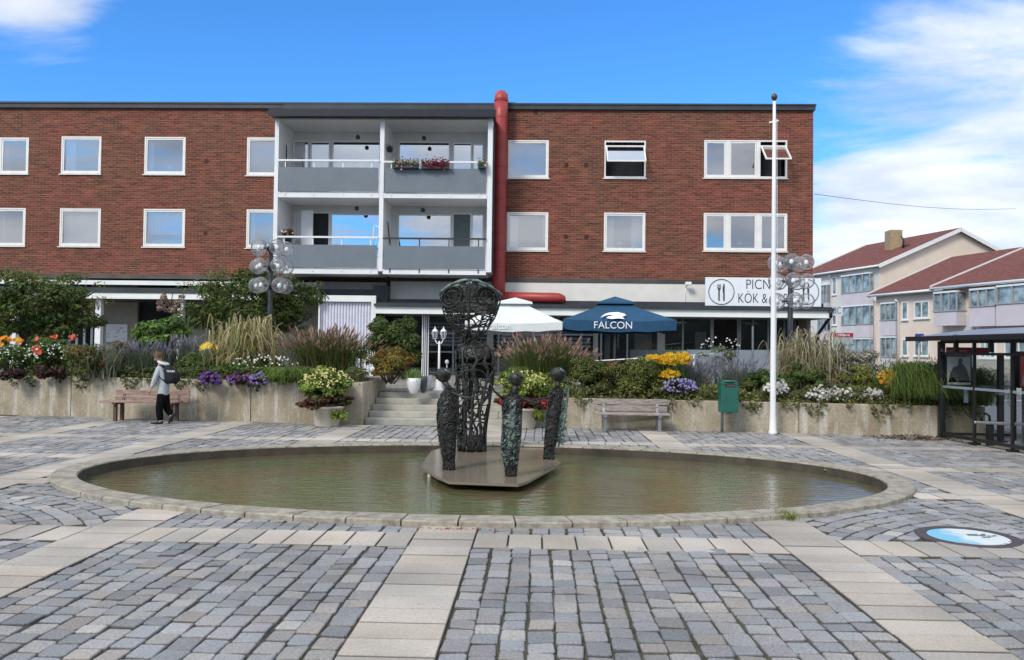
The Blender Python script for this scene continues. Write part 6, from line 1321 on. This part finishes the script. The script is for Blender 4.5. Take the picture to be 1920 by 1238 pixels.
for q in (-1, 1): m.tube([hc + sdv * q * R_ * .80 + upv * .012, hc + sdv * q * R_ * .93 - fd * .008 + upv * .0, hc + sdv * q * R_ * .80 - upv * .026], [.010, .016, .008], 8)
m.tube([hc + fd * R_ * .93 - upv * .050 - sdv * .02, hc + fd * R_ * 1.0 - upv * .050, hc + fd * R_ * .93 - upv * .050 + sdv * .02], .006, 6)
m.build('head', M['skin'], bd)
m = MB()
for q in (-1, 1): e = hc + fd * R_ * .88 + sdv * q * .030 + upv * .006; m.lathe((e.x, e.y, e.z - .008), [(.0001, 0), (.008, .004), (.009, .008), (.008, .012), (.0001, .016)], 8)
m.build('eye', M['interior'], bd)
# hair: tousled cap of strands
r = rs(300); n = 900; u = unit(r.normal(size=(n, 3))); F3, U3, S3 = np.array(fd), np.array(upv), np.array(sdv); fcomp = u[:, 0]; ucomp = u[:, 2]
keep = (ucomp > -.15) & ~((fcomp > .35) & (ucomp < .45)); keep |= (fcomp < -.2) & (ucomp > -.6); u = u[keep]; n = len(u)
C_ = np.array(hc) + (u[:, :1] * F3 * 1.06 + u[:, 1:2] * S3 * .90 + u[:, 2:] * U3 * 1.20) * R_ * 1.06; nr = u[:, :1] * F3 + u[:, 1:2] * S3 + u[:, 2:] * U3
V = leaves(r, C_ + nr * r.uniform(0, .016, (n, 1)), nr, .06, .018, .3); bulk('hair', V, Q4, pick(r, [(.22, .15, .095), (.16, .105, .065), (.32, .23, .15)], n), M['petal'], boy)
m = MB(); vs = []
for i in range(8):
    a = math.pi * .55 * i / 7
    for j in range(nn):
        b_ = 2 * math.pi * j / nn; k_ = 1.05; back_ = 1.0; vs.append(hc - fd * .010 + upv * math.cos(a) * R_ * 1.20 * k_ + fd * math.cos(b_) * math.sin(a) * R_ * 1.03 * k_ + sdv * math.sin(b_) * math.sin(a) * R_ * .86 * k_)
m.add(vs, [(i * nn + j, (i + 1) * nn + j, (i + 1) * nn + (j + 1) % nn, i * nn + (j + 1) % nn) for i in range(7) for j in range(nn)], 0, True); m.build('hair_cap', M['hair'], boy)
# hands
def hand(w0, dirv, flip, name='hand'):
    d = Vector(dirv).normalized(); s = Vector((0, 1, 0)) if abs(d.y) < .8 else Vector((1, 0, 0)); n_ = d.cross(s).normalized(); m = MB()
    m.tube([w0, w0 + d * .03, w0 + d * .065], [.018, .026, .024], 10, ell=.55)
    for i, ln in enumerate((.052, .060, .056, .044)):
        b0 = w0 + d * .060 + s * (i - 1.5) * .013; m.tube([b0, b0 + d * ln * .45 + n_ * .004 * flip, b0 + d * ln * .8 + n_ * .016 * flip, b0 + d * ln * .9 + n_ * .026 * flip], [.0078, .0075, .0068, .005], 7)
    b0 = w0 + d * .022 - s * .022; m.tube([b0, b0 + d * .025 - s * .014 + n_ * .006 * flip, b0 + d * .045 - s * .012 + n_ * .016 * flip], [.0095, .0085, .006], 7)
    m.build(name, M['skin'], bd)
hand(pq(289.8, 730, -.17), (-.35, 0, -.93), -1); hand(pq(297, 729, .13), (-.2, 0, -.97), -1)
# hoodie, trousers, socks, shoes
Jh = [(pq(306, 744), (.125, .11)), (pq(306, 737), (.135, .115)), (pq(307, 722), (.135, .115)), (pq(307, 704), (.13, .13)), (pq(304, 690), (.10, .10)), (pq(302, 683.5), .062),
      (pq(303.5, 692, -.135), .064), (pq(297, 711, -.165), .052), (pq(291.5, 727, -.175), .036), (pq(303.5, 692, .135), .064), (pq(300, 711, .165), .052), (pq(297.5, 727, .14), .036)]
skinmesh('hoodie', Jh, [(0, 1), (1, 2), (2, 3), (3, 4), (4, 5), (4, 6), (6, 7), (7, 8), (4, 9), (9, 10), (10, 11)], M['hoodie'], boy, root=3)
m = MB(); c_ = pq(306, 680); m.tube([c_ + Vector((.09 * math.cos(a), .085 * math.sin(a), .035 * math.cos(a) * -1 - .01)) for a in [2 * math.pi * j / 16 for j in range(17)]], [.026 + .010 * max(0, math.cos(2 * math.pi * j / 16)) for j in range(17)], 8, caps=False); m.build('hood', pm('pale_hood', (.62, .66, .64), .9, bump=.3, bs=20), boy)
Jt = [(pq(306.5, 731), (.110, .10)), (pq(306, 742), (.118, .11)), (pq(304.5, 750, -.055), .092), (pq(301, 766, -.065), .074), (pq(303.5, 790.5, -.06), .066),
      (pq(308.5, 750, .055), .092), (pq(308.5, 765, .07), .074), (pq(319.5, 780, .07), .066)]
skinmesh('trousers', Jt, [(0, 1), (1, 2), (2, 3), (3, 4), (1, 5), (5, 6), (6, 7)], M['trouser'], boy, root=1)
for a, b, dy in (((303.5, 786), (303.2, 791.3), -.06), ((316.5, 777.5), (319.5, 781.5), .07)): MB().tube([pq(*a, dy), pq(*b, dy)], [.040, .036], 12).build('sock', M['sock'], boy)
def shoe(heel, toe, up, name='shoe'):
    h_, t_ = Vector(heel), Vector(toe); d = t_ - h_; m = MB(); n = 12; vs = []; rows = [(-.02, .030, .0, .055), (.08, .038, .0, .07), (.30, .040, .0, .066), (.55, .044, .0, .048), (.80, .044, .0, .036), (.96, .030, .0, .026), (1.02, .010, .004, .014)]
    side_ = Vector((0, 1, 0)); uu = Vector(up).normalized()
    for s_, w_, z0, z1 in rows:
        for j in range(n): a = 2 * math.pi * j / n; z = (z0 + z1) / 2 + (z1 - z0) / 2 * max(-1, min(1, 1.3 * math.sin(a))); vs.append(h_ + d * s_ + side_ * w_ * math.cos(a) + uu * z)
    k = len(rows); m.add(vs, [(i * n + j, i * n + (j + 1) % n, (i + 1) * n + (j + 1) % n, (i + 1) * n + j) for i in range(k - 1) for j in range(n)] + [tuple(range(n - 1, -1, -1)), tuple((k - 1) * n + j for j in range(n))], 0, True)
    o = m.build(name, M['shoe'], boy); return o
g1 = pq(307, 795, -.06); g1.z = .004; shoe(g1, (g1.x - .235, g1.y, .004), (0, 0, 1))
tt = pq(317.5, 795, .07); tt.z = .010; shoe((tt.x + .085, tt.y, .185), (tt.x - .03, tt.y, .006), (-.86, 0, .5))
# backpack, worn
bp_ = thing('backpack', (pq(320, 720).x, PY, pq(320, 720).z), 'black backpack with small white print on the back of the walking boy', 'backpack')
m = MB(); n = 16; vs = []; prof_ = [(684.5, 311, 6, .06), (688, 313, 9, .10), (696, 317.5, 12, .125), (706, 320.5, 13.5, .135), (712, 321.5, 13.5, .135), (717, 319, 11, .125), (719.5, 316, 7, .09)]
for py, px, hwx, hwy in prof_:
    c_ = pq(px, py)
    for j in range(n):
        a = 2 * math.pi * j / n; cx2, sy2 = math.cos(a), math.sin(a); k_ = 1 / max(abs(cx2) ** 1.0, abs(sy2) ** 1.0) * .82 + .18; vs.append(c_ + Vector((cx2 * hwx * ps * min(k_, 1.25) * .92, sy2 * hwy * min(k_, 1.25) * .9, 0)))
k = len(prof_); m.add(vs, [(i * n + j, (i + 1) * n + j, (i + 1) * n + (j + 1) % n, i * n + (j + 1) % n) for i in range(k - 1) for j in range(n)] + [tuple(range(n)), tuple((k - 1) * n + j for j in range(n - 1, -1, -1))], 0, True)
m.build('bag', M['pack'], bp_)
m = MB(); c_ = pq(321, 708); m.tube([pq(322, 694, 0), pq(329, 703, 0), pq(330, 712, 0), pq(325, 717.5, 0)], [.05, .07, .07, .05], 12, ell=1.3); m.build('front_pocket', M['pack'], bp_)
for q in (-1, 1): MB().tube([pq(311, 686, q * .09), pq(304.5, 684.5, q * .115), pq(299.5, 691, q * .125), pq(301.5, 702, q * .145), pq(309, 711, q * .14), pq(313, 714, q * .11)], [.018] * 6, 8, ell=.5).build('strap', M['pack'], bp_)
text('lettering', 'TRAIN', (pq(325.2, 695.5).x, PY - .135, pq(325, 696.3).z), .058, M['lwhite'], bp_)

# ================================================================== BUS SHELTER
SX0, SX1, SYb, SYa = 7.66, 9.02, 15.75, 11.6; RZs = 1.86
sh = thing('bus_shelter', ((SX0 + SX1) / 2, (SYa + SYb) / 2, 0), 'black framed glass bus shelter with lean roof at the right edge of the square', 'bus shelter')
posts = [(SX0, SYb), (SX0 + .10, 14.77), (SX0 + .20, 13.79), (SX0 + .30, 12.8), (SX0 + .4, SYa)]
for i, (x, y) in enumerate(posts): w_ = .050 if i == 0 else .022; MB().box(x - w_, x + w_, y - w_, y + w_, 0, RZs - .02).build('post', M['black'], sh); MB().box(x - .07, x + .07, y - .07, y + .07, -.01, .05).build('post_foot', M['black'], sh)
for x, y in ((SX1, SYb), (SX1 + .3, 12.4)): MB().box(x - .02, x + .02, y - .02, y + .02, 0, RZs + .1).build('post', M['black'], sh)
(xa, ya), (xe, ye) = posts[0], posts[-1]
for z, h_ in ((.10, .06), (RZs - .25, .045), (RZs - .03, .06)): MB().bar((xa, ya, z), (xe, ye, z), .05, h_).build('rail', M['black'], sh)
for z in (.10, RZs - .25): MB().bar((SX0, SYb, z), (SX1, SYb, z), .05, .05).build('rail', M['black'], sh)
for (x0, y0), (x1, y1) in zip(posts[:-1], posts[1:]): MB().quad((x0, y0, .14), (x1, y1, .14), (x1, y1, RZs - .28), (x0, y0, RZs - .28)).build('glass_pane', M['shglass'], sh)
MB().quad((SX0 + .05, SYb, .14), (SX1 - .05, SYb, .14), (SX1 - .05, SYb, RZs - .28), (SX0 + .05, SYb, RZs - .28)).build('glass_pane', M['shglass'], sh)
z = 1.00
for (x0, y0), (x1, y1) in zip(posts[:-1], posts[1:]): MB().quad((x0 - .012, y0, z - .03), (x1 - .012, y1, z - .03), (x1 - .012, y1, z + .015), (x0 - .012, y0, z + .015)).build('frosted_band', M['frost'], sh)
MB().quad((SX0 + .05, SYb - .01, z - .04), (SX1 - .05, SYb - .01, z - .04), (SX1 - .05, SYb - .01, z + .02), (SX0 + .05, SYb - .01, z + .02)).build('frosted_band', M['frost'], sh)
# roof: leaning slab with curved upper skin, overhanging the far end
m = MB(); n = 8; vs = []
for j, (y, k_) in enumerate(((SYb + .75, 0), (SYa - 1.5, 0))):
    for i in range(n + 1): t_ = i / n; x = SX0 - .30 + t_ * 2.3; vs.append((x + .2 * j, y, RZs + .02 + .14 * math.sin(t_ * 1.7)))
    for i in range(n + 1): t_ = i / n; x = SX0 - .30 + t_ * 2.3; vs.append((x + .2 * j, y, RZs + .05 + .22 * math.sin(t_ * 1.7)))
a = n + 1; fs = []
for i in range(n): fs += [(a + i, a + i + 1, 3 * a + i + 1, 3 * a + i), (i + 1, i, 2 * a + i, 2 * a + i + 1)]
fs += [(0, a, 3 * a, 2 * a), (n, 2 * a + n, 3 * a + n, a + n), tuple(list(range(n + 1)) + list(range(2 * a - 1, a - 1, -1))), tuple(list(range(4 * a - 1, 3 * a - 1, -1)) + list(range(2 * a, 3 * a)))]
m.add(vs, fs); m.build('roof', pm('grey_roof_sheet', (.16, .175, .20), .4, var=.15, vs=2), sh)
MB().bar((SX0 - .31, SYb + .76, RZs + .03), (SX0 - .11, SYa - 1.5, RZs + .03), .05, .09).build('gutter', M['black'], sh)
MB().bar((SX0 - .31, SYb + .76, RZs + .03), (SX0 + 2.0, SYb + .76, RZs + .20), .05, .08).build('gutter', M['black'], sh)
for x_, y_ in ((SX0 + .02, SYb - .5), (SX0 + .13, 14.3), (SX0 + .24, 13.3)): MB().box(x_ - .03, x_ + .03, y_ - .04, y_ + .04, RZs - .22, RZs + .10).build('roof_bracket', M['black'], sh)
# red band with stop name, poster
zr0, zr1 = PZ(1800, 664, SYb), PZ(1800, 651.5, SYb); MB().box(SX0 + .07, PXx(1852, 657, SYb), SYb - .06, SYb - .03, zr0, zr1).build('red_name_band', M['red'], sh)
text('lettering', 'Kungsängs torg', (PXx(1785, 657, SYb), SYb - .064, (zr0 + zr1) / 2), .078, pm('faded_lettering', (.62, .35, .36), .6), sh, sx=1.0)
px0, px1, pz0, pz1 = PXx(1768, 695, SYb), PXx(1817, 695, SYb), PZ(1790, 724, SYb), PZ(1790, 666, SYb)
po = thing('poster_frame', ((px0 + px1) / 2, SYb - .1, pz0), 'black framed pale poster hanging in the far end of the bus shelter', 'poster'); MB().box(px0, px1, SYb - .10, SYb - .065, pz0, pz1).build('frame', M['black'], po)
pmt = pm('poster_pale', (.50, .53, .52), .4, var=.06); MB().box(px0 + .03, px1 - .03, SYb - .104, SYb - .1015, pz0 + .03, pz1 - .03).build('poster_sheet', pmt, po)
m = MB(); w_ = px1 - px0; h_ = pz1 - pz0
def pp_(pts): m.add([(px0 + w_ * a, SYb - .107, pz0 + h_ * b) for a, b in pts], [tuple(range(len(pts)))])
pp_([(.10, .12), (.92, .12), (.90, .30), (.80, .52), (.70, .64), (.63, .72), (.62, .88), (.54, .92), (.49, .86), (.49, .70), (.40, .62), (.30, .62), (.18, .45)]); m.build('printed_shape', pm('poster_grey', (.085, .09, .10), .5), po)
m = MB(); pp_([(.08, .08), (.40, .08), (.38, .20), (.26, .30), (.14, .22)]); pp_([(.45, .10), (.90, .10), (.90, .17), (.5, .19)]); m.build('printed_highlight', pm('poster_light', (.62, .60, .58), .5), po)
MB().box(PXx(1806, 740, SYb), PXx(1814, 740, SYb), SYb - .03, SYb - .02, PZ(1810, 755, SYb), PZ(1810, 726, SYb)).build('window_sticker', pm('blue_white_sticker', (.35, .42, .65), .5, var=.4, vs=14), sh)
# ticket pillar, bench, waste plate, red poster
q = G(1876, 829); tp = thing('shelter_pillar', (q.x, q.y, 0), 'thick black information pillar standing inside the bus shelter', 'pillar'); MB().box(q.x - .05, q.x + .05, q.y - .04, q.y + .04, 0, 1.62).build('pillar', M['black'], tp, bevel=.01); MB().box(q.x - .056, q.x + .056, q.y - .055, q.y + .055, .86, .90).build('pale_band', M['steel'], tp); MB().box(q.x - .09, q.x + .09, q.y - .07, q.y + .07, -.01, .03).build('pillar_foot', M['black'], tp)
q = G(1856, 836); sb = thing('shelter_seat', (q.x, q.y, 0), 'narrow grey perch seat on black legs inside the bus shelter', 'seat'); zs_ = PZ(1856, 794, q.y)
MB().bar((PXx(1832, 792, q.y), q.y + .1, zs_ + .01), (PXx(1832, 792, q.y) + 1.9, q.y - .9, zs_ + .01), .16, .05).build('seat_bar', M['steel'], sb, bevel=.01); MB().box(q.x - .05, q.x + .05, q.y - .04, q.y + .04, 0, zs_ - .02).build('leg', M['black'], sb); MB().box(q.x + 1.2, q.x + 1.35, q.y - .7, q.y - .6, 0, zs_ - .02).build('leg', M['black'], sb)
m = MB(); a0 = P(1840, 790, q.y + .05); a1 = P(1856, 790, q.y + .05); m.tube([a0, P(1841, 780, q.y + .05), P(1848, 775.5, q.y + .05), P(1855, 780, q.y + .05), a1], .022, 8); m.build('arm_loop', M['black'], sb)
Y = 15.2; rp = thing('poster_frame', (PXx(1916, 700, Y), Y, 0), 'red poster in a black case at the right edge of the photo', 'poster'); xa = PXx(1911, 690, Y); MB().box(xa, xa + .9, Y, Y + .12, PZ(1915, 728, Y), PZ(1915, 659, Y)).build('case', M['black'], rp); MB().box(xa + .02, xa + .88, Y - .006, Y - .002, PZ(1915, 725, Y), PZ(1915, 661, Y)).build('poster_sheet', pm('poster_red', (.55, .025, .035), .4, var=.1), rp)
m = MB(); m.add([(xa + .04, Y - .010, PZ(1915, 722, Y)), (xa + .5, Y - .010, PZ(1915, 722, Y)), (xa + .5, Y - .010, PZ(1915, 690, Y)), (xa + .10, Y - .010, PZ(1915, 680, Y))], [(0, 1, 2, 3)]); m.build('printed_shape', pm('poster_teal', (.20, .38, .34), .5), rp); MB().box(xa + .1, xa + .8, Y + .02, Y + .10, 0, PZ(1915, 728, Y)).build('case_leg', M['steel'], rp)

# ================================================================== HOUSES TO THE RIGHT
hD = Vector((-.259, .966, 0)); hN = Vector((.966, .259, 0))       # along the street (away), and back from it
def hit(px, py, O, n_): d = ray(px, py); n_ = Vector(n_); k = (Vector(O) - CAM).dot(n_) / d.dot(n_); return CAM + d * k
def house(name_label, C0, length, depth, eave, ridge, roofext=.45, chim=None):
    """C0 front corner nearest the viewer; the long street face runs away along hD, the gables along hN"""
    C0 = Vector((C0[0], C0[1], 0)); t = thing('apartment_house', C0, name_label, 'house', 'pale apartment houses with red tiled roofs')
    A, B_ = C0, C0 + hD * length; c, d = A + hN * depth, B_ + hN * depth; rm, rn = A + hN * depth / 2, B_ + hN * depth / 2; up = Vector((0, 0, 1))
    m = MB(); e, r_ = up * eave, up * ridge
    m.add([A, B_, B_ + e, A + e], [(1, 0, 3, 2)]); m.add([A, c, c + e, rm + r_, A + e], [(0, 1, 2, 3, 4)]); m.add([B_, d, d + e, rn + r_, B_ + e], [(4, 3, 2, 1, 0)]); m.add([c, d, d + e, c + e], [(0, 1, 2, 3)])
    m.build('wall', M['housewall'], t)
    sl = (ridge - eave) / (depth / 2); m = MB(); th = .16
    for s_ in (0, 1):
        lo0, lo1 = (A - hN * roofext, B_ - hN * roofext) if s_ == 0 else (c + hN * roofext, d + hN * roofext); zl = eave - sl * roofext + .05
        a0, a1, b0, b1 = lo0 - hD * .4 + up * zl, lo1 + hD * .4 + up * zl, rm - hD * .4 + up * (ridge + .05), rn + hD * .4 + up * (ridge + .05); vs = [a0, a1, b1, b0] + [v + up * th for v in (a0, a1, b1, b0)]
        m.add(vs, [(0, 1, 2, 3), (7, 6, 5, 4), (0, 4, 5, 1), (1, 5, 6, 2), (2, 6, 7, 3), (3, 7, 4, 0)])
    rf = m.build('roof', M['tile'], t)
    m = MB()
    for lo, hi in ((B_ - hN * roofext, rn), (d + hN * roofext, rn)): m.bar(lo + hD * .42 + up * (eave - sl * roofext + .10), hi + hD * .42 + up * (ridge + .10), .06, .40)
    for lo, hi in ((A - hN * roofext, rm), (c + hN * roofext, rm)): m.bar(lo - hD * .42 + up * (eave - sl * roofext + .02), hi - hD * .42 + up * (ridge + .02), .06, .34)
    m.each('barge_board', M['gutter'], t)
    m = MB(); m.tube([A - hN * (roofext + .08) - hD * .4 + up * (eave - sl * roofext + .06), B_ - hN * (roofext + .08) + hD * .4 + up * (eave - sl * roofext + .06)], .10, 8); m.build('gutter', M['gutter'], t)
    return t, rf
def hwin(t, O, px0, px1, py0, py1, n_, u_, split=2, sill=True):
    a, b = hit(px0, (py0 + py1) / 2, O, n_), hit(px1, (py0 + py1) / 2, O, n_); z1, z0 = hit((px0 + px1) / 2, py0, O, n_).z, hit((px0 + px1) / 2, py1, O, n_).z
    u_ = Vector(u_); s0, s1 = (a - O).dot(u_), (b - O).dot(u_); s0, s1 = min(s0, s1), max(s0, s1); o_ = Vector(n_) ; w_ = .09
    m = MB(); fb = lambda a_, b_, c_, d_, e0=.0, e1=.06: m.fbox(O, u_, o_, a_, b_, e0, e1, c_, d_)
    fb(s0, s0 + w_, z0, z1); fb(s1 - w_, s1, z0, z1); fb(s0 + w_, s1 - w_, z1 - w_, z1); fb(s0 + w_, s1 - w_, z0, z0 + w_)
    for i in range(1, split): x = s0 + (s1 - s0) * i / split; fb(x - w_ / 2, x + w_ / 2, z0 + w_, z1 - w_)
    if sill: fb(s0 - .08, s1 + .08, z0 - .08, z0 - .01, .0, .14)
    w = m.build('window', M['frame'], t)
    g = MB(); g.fbox(O, u_, o_, s0 + w_ * .9, s1 - w_ * .9, .012, .022, z0 + w_ * .9, z1 - w_ * .9); g.build('pane', M['hpane'], w)
M['hframe'] = pm('grey_glazing_frame', (.34, .35, .36), .5, var=.1)
M['hpane'] = pm('house_window_pane', (.07, .09, .10), .10, var=.6, vs=1.1, spec=.9, hue=(.26, .31, .32))
def hpipe(t, O, px, py0, py1, n_):
    a, b = hit(px, py0, O, n_), hit(px, py1, O, n_); o_ = Vector(n_) * .12; m = MB(); m.tube([a + o_ * 3 + Vector((0, 0, .12)), a + o_, Vector((a.x, a.y, b.z)) + o_], .09, 8); m.build('downpipe', M['gutter'], t)
front = -hN           # outward normal of the street faces
def bay(t, O, px0, px1, rows, parapet, n_=front, out=.9):
    """stack of glazed balconies; rows = [(py top, py sill)], parapet below each sill"""
    u_ = -hD
    for (pt, psill), pbot in zip(rows, parapet):
        a, b = hit(px0, psill, O, n_), hit(px1, psill, O, n_); s0, s1 = sorted(((a - O).dot(u_), (b - O).dot(u_))); z1, zs, z0 = hit(px0, pt, O, n_).z, a.z, hit(px0, pbot, O, n_).z
        m = MB(); m.fbox(O, u_, n_, s0, s1, 0, out, z0, zs - .04); bb = m.build('glazed_balcony', M['lilac'], t)
        m = MB(); k = max(3, int((s1 - s0) / .9)); 
        m.fbox(O, u_, n_, s0 + .05, s1 - .05, .05, out - .1, zs, z1 - .02); m.build('pane', M['hpane'], bb)
        m = MB(); m.fbox(O, u_, n_, s0 - .05, s1 + .05, 0, out + .06, zs - .04, zs + .04)
        for i in range(k + 1): x = s0 + (s1 - s0) * i / k; m.fbox(O, u_, n_, x - .05, x + .05, out - .09, out - .0, zs + .04, z1)
        m.build('glazing_frame', M['hframe'], bb)
        m = MB(); m.fbox(O, u_, n_, s0, s1, 0, out + .03, z1 + .0, z1 + .12); m.build('balcony_head', M['gutter'], bb)
# house 1 (farthest)
O1 = Vector((31, 75, 0)); t1, rf1 = house('farthest pale apartment house with cream gable and tan chimney', (31, 75), 12.5, 16.6, 9.6, 13.1)
m = MB(); m.fbox(O1, -hD, front, -12.4, 0.0, .0, .012, 0, 9.4); m.build('white_front', M['housewhite'], t1)
m = MB(); cc = hit(1679, 455, O1 + hN * 5.2, hN) ; a = O1 + hD * 6 + hN * 3.0
cq = P(1679, 470, 80); m.box(cq.x - .62, cq.x + .5, 79.6, 81, 9.5, PZ(1679, 432, 80)); m.build('chimney', M['chim'], rf1, bevel=.03)
m = MB(); m.box(P(1692, 455, 78).x, P(1706, 455, 78).x, 78, 78.2, PZ(1700, 463, 78), PZ(1700, 459, 78)); m.tube([P(1689, 443, 78), P(1694, 450, 78), P(1693, 466, 78)], .08, 6); m.build('roof_ladder', M['dark'], rf1)
for py0, py1 in ((520, 553), (577, 610), (634, 668)):
    hwin(t1, O1, 1561, 1569, py0, py1, front, -hD, 1); 
bay(t1, O1, 1586, 1639, [(520, 551), (577, 610), (637, 668)], [576, 634, 690], out=.5)
bay(t1, O1, 1541, 1558, [(537, 567), (593, 620), (645, 672)], [592, 640, 690], out=.5)
for px in (1560, 1583): hpipe(t1, O1, px, 520, 700, front)
# house 2
O2 = Vector((27.4, 67, 0)); C2 = O2 - hD * 9.2; t2_, rf2 = house('middle apartment house with lower red roof and small paned windows', (C2.x, C2.y), 9.2, 15, 6.35, 9.5)
for (a, b, c_, d_, s_) in ((1692, 1703, 566, 600, 1), (1715, 1743, 565, 597, 2), (1692, 1703, 636, 668, 1), (1715, 1743, 637, 668, 2)): hwin(t2_, O2, a, b, c_, d_, front, -hD, s_)
bay(t2_, O2, 1656, 1684, [(571, 601), (634, 669)], [630, 700], out=.25)
for px in (1642, 1686): hpipe(t2_, O2, px, 566, 705, front)
# house 3 (nearest)
O3 = Vector((27.9, 57.2, 0)); C3 = O3 - hD * 24; t3_, rf3 = house('nearest apartment house with dark glazed balconies above lilac panels, behind the shelter', (C3.x, C3.y), 24, 15, 6.25, 9.15, .6)
bay(t3_, O3, 1769, 1812, [(552, 585)], [612], out=.8); bay(t3_, O3, 1837, 1885, [(546, 576)], [613], out=.8); bay(t3_, O3, 1888, 1980, [(540, 571)], [612], out=.8)
hpipe(t3_, O3, 1828, 548, 720, front)
m = MB(); m.fbox(O3, -hD, front, 2.2, 23, .0, .06, 3.0, 4.2); m.build('lilac_band', M['lilac'], t3_)
for a, b in ((1838, 1868), (1884, 1925)): hwin(t3_, O3, a, b, 640, 672, front, -hD, 3)
m = MB(); m.fbox(O3, -hD, front, 0, 23.8, .0, .10, 0, 1.3); m.build('plinth', pm('plinth_grey', (.38, .35, .30), .8, var=.1), t3_)
m = MB(); q0, q1 = P(1690, 712, 27.5), P(1648, 695, 27.5); m.tube([(q0.x + .9, 27.5, q0.z - .2), (q1.x, 27.5, q1.z)], .03, 6); m.tube([(q1.x, 27.5, 0), (q1.x, 27.5, q1.z)], .03, 6); m.tube([(q0.x + .9, 27.5, 0), (q0.x + .9, 27.5, q0.z - .2)], .03, 6)
tag(m.build('ramp_handrail', M['steel']), 'brown sloping handrail beyond the drooping grass, left of the shelter', 'handrail')

# ------------------------------------------------------------------ low planting that fills the beds and spills over the wall tops
def cover(x0, x1, top, n, seed, pal, label):
    r = rs(seed); x = r.uniform(x0, x1, n); wy = np.array([wallY(v) for v in x])
    hgt = .15 + .15 * (np.sin(x * 2.3 + seed) * .5 + .5) * (np.sin(x * 5.1 + 1) * .5 + .5) + .05 * np.sin(x * 11)
    d = r.uniform(-.14, 1.15, n); spill = np.clip(np.sin(x * 3.1 + seed * 2) * np.sin(x * 7.7) + .35, 0, 1)
    z = top - .02 + r.uniform(-.04, 1, n) * (hgt + .06); front = d < .05; z = np.where(front, top + .06 - r.uniform(0, 1, n) * (.05 + .26 * spill), z); keep = ~front | (r.random(n) < spill * 1.2)
    C_ = np.stack([x, wy + d, z], 1)[keep]; k = len(C_); nr = np.tile([0, -.6, .8], (k, 1)) + r.normal(0, .5, (k, 3)); clump = (np.sin(C_[:, 0] * 4.3 + seed) + np.sin(C_[:, 0] * 9.1)) * .5
    col = pick(r, pal, k, .3) * (1 + .25 * clump)[:, None]
    o = bulk('ground_cover', leaves(r, C_, unit(nr), .075, .042, .25), Q4, col, M['leaf']); o['kind'] = 'stuff'; o['label'] = label; o['category'] = 'ground cover'
cover(-12.2, SLx - .1, .87, 15000, 401, [(.045, .07, .02), (.07, .10, .03), (.05, .045, .02), (.09, .10, .03)], 'low dark leaves filling the left bed and spilling over its wall')
cover(SRx + .1, 8.5, .60, 14000, 402, [(.055, .085, .022), (.095, .115, .03), (.07, .055, .025), (.12, .12, .03)], 'low olive leaves filling the right bed and spilling over its wall')
# dark ridge added behind the viewer, out of view, to dim glass reflections
m = MB(); r = random.Random(9); k = 60; vs = []
for i in range(k + 1): x = -160 + 320 * i / k; vs += [(x, -75, -.1), (x, -80, 7 + 3 * math.sin(i * .5) + r.uniform(0, 3)), (x, -120, 9 + 2 * math.sin(i * .3))]
m.add(vs, [(3 * i, 3 * i + 1, 3 * i + 4, 3 * i + 3) for i in range(k)] + [(3 * i + 1, 3 * i + 2, 3 * i + 5, 3 * i + 4) for i in range(k)]); m.build('unseen_ridge', pm('dark_ridge', (.06, .07, .045), .95, var=.5, vs=.3), org=(0, -90, 0))['kind'] = 'structure'
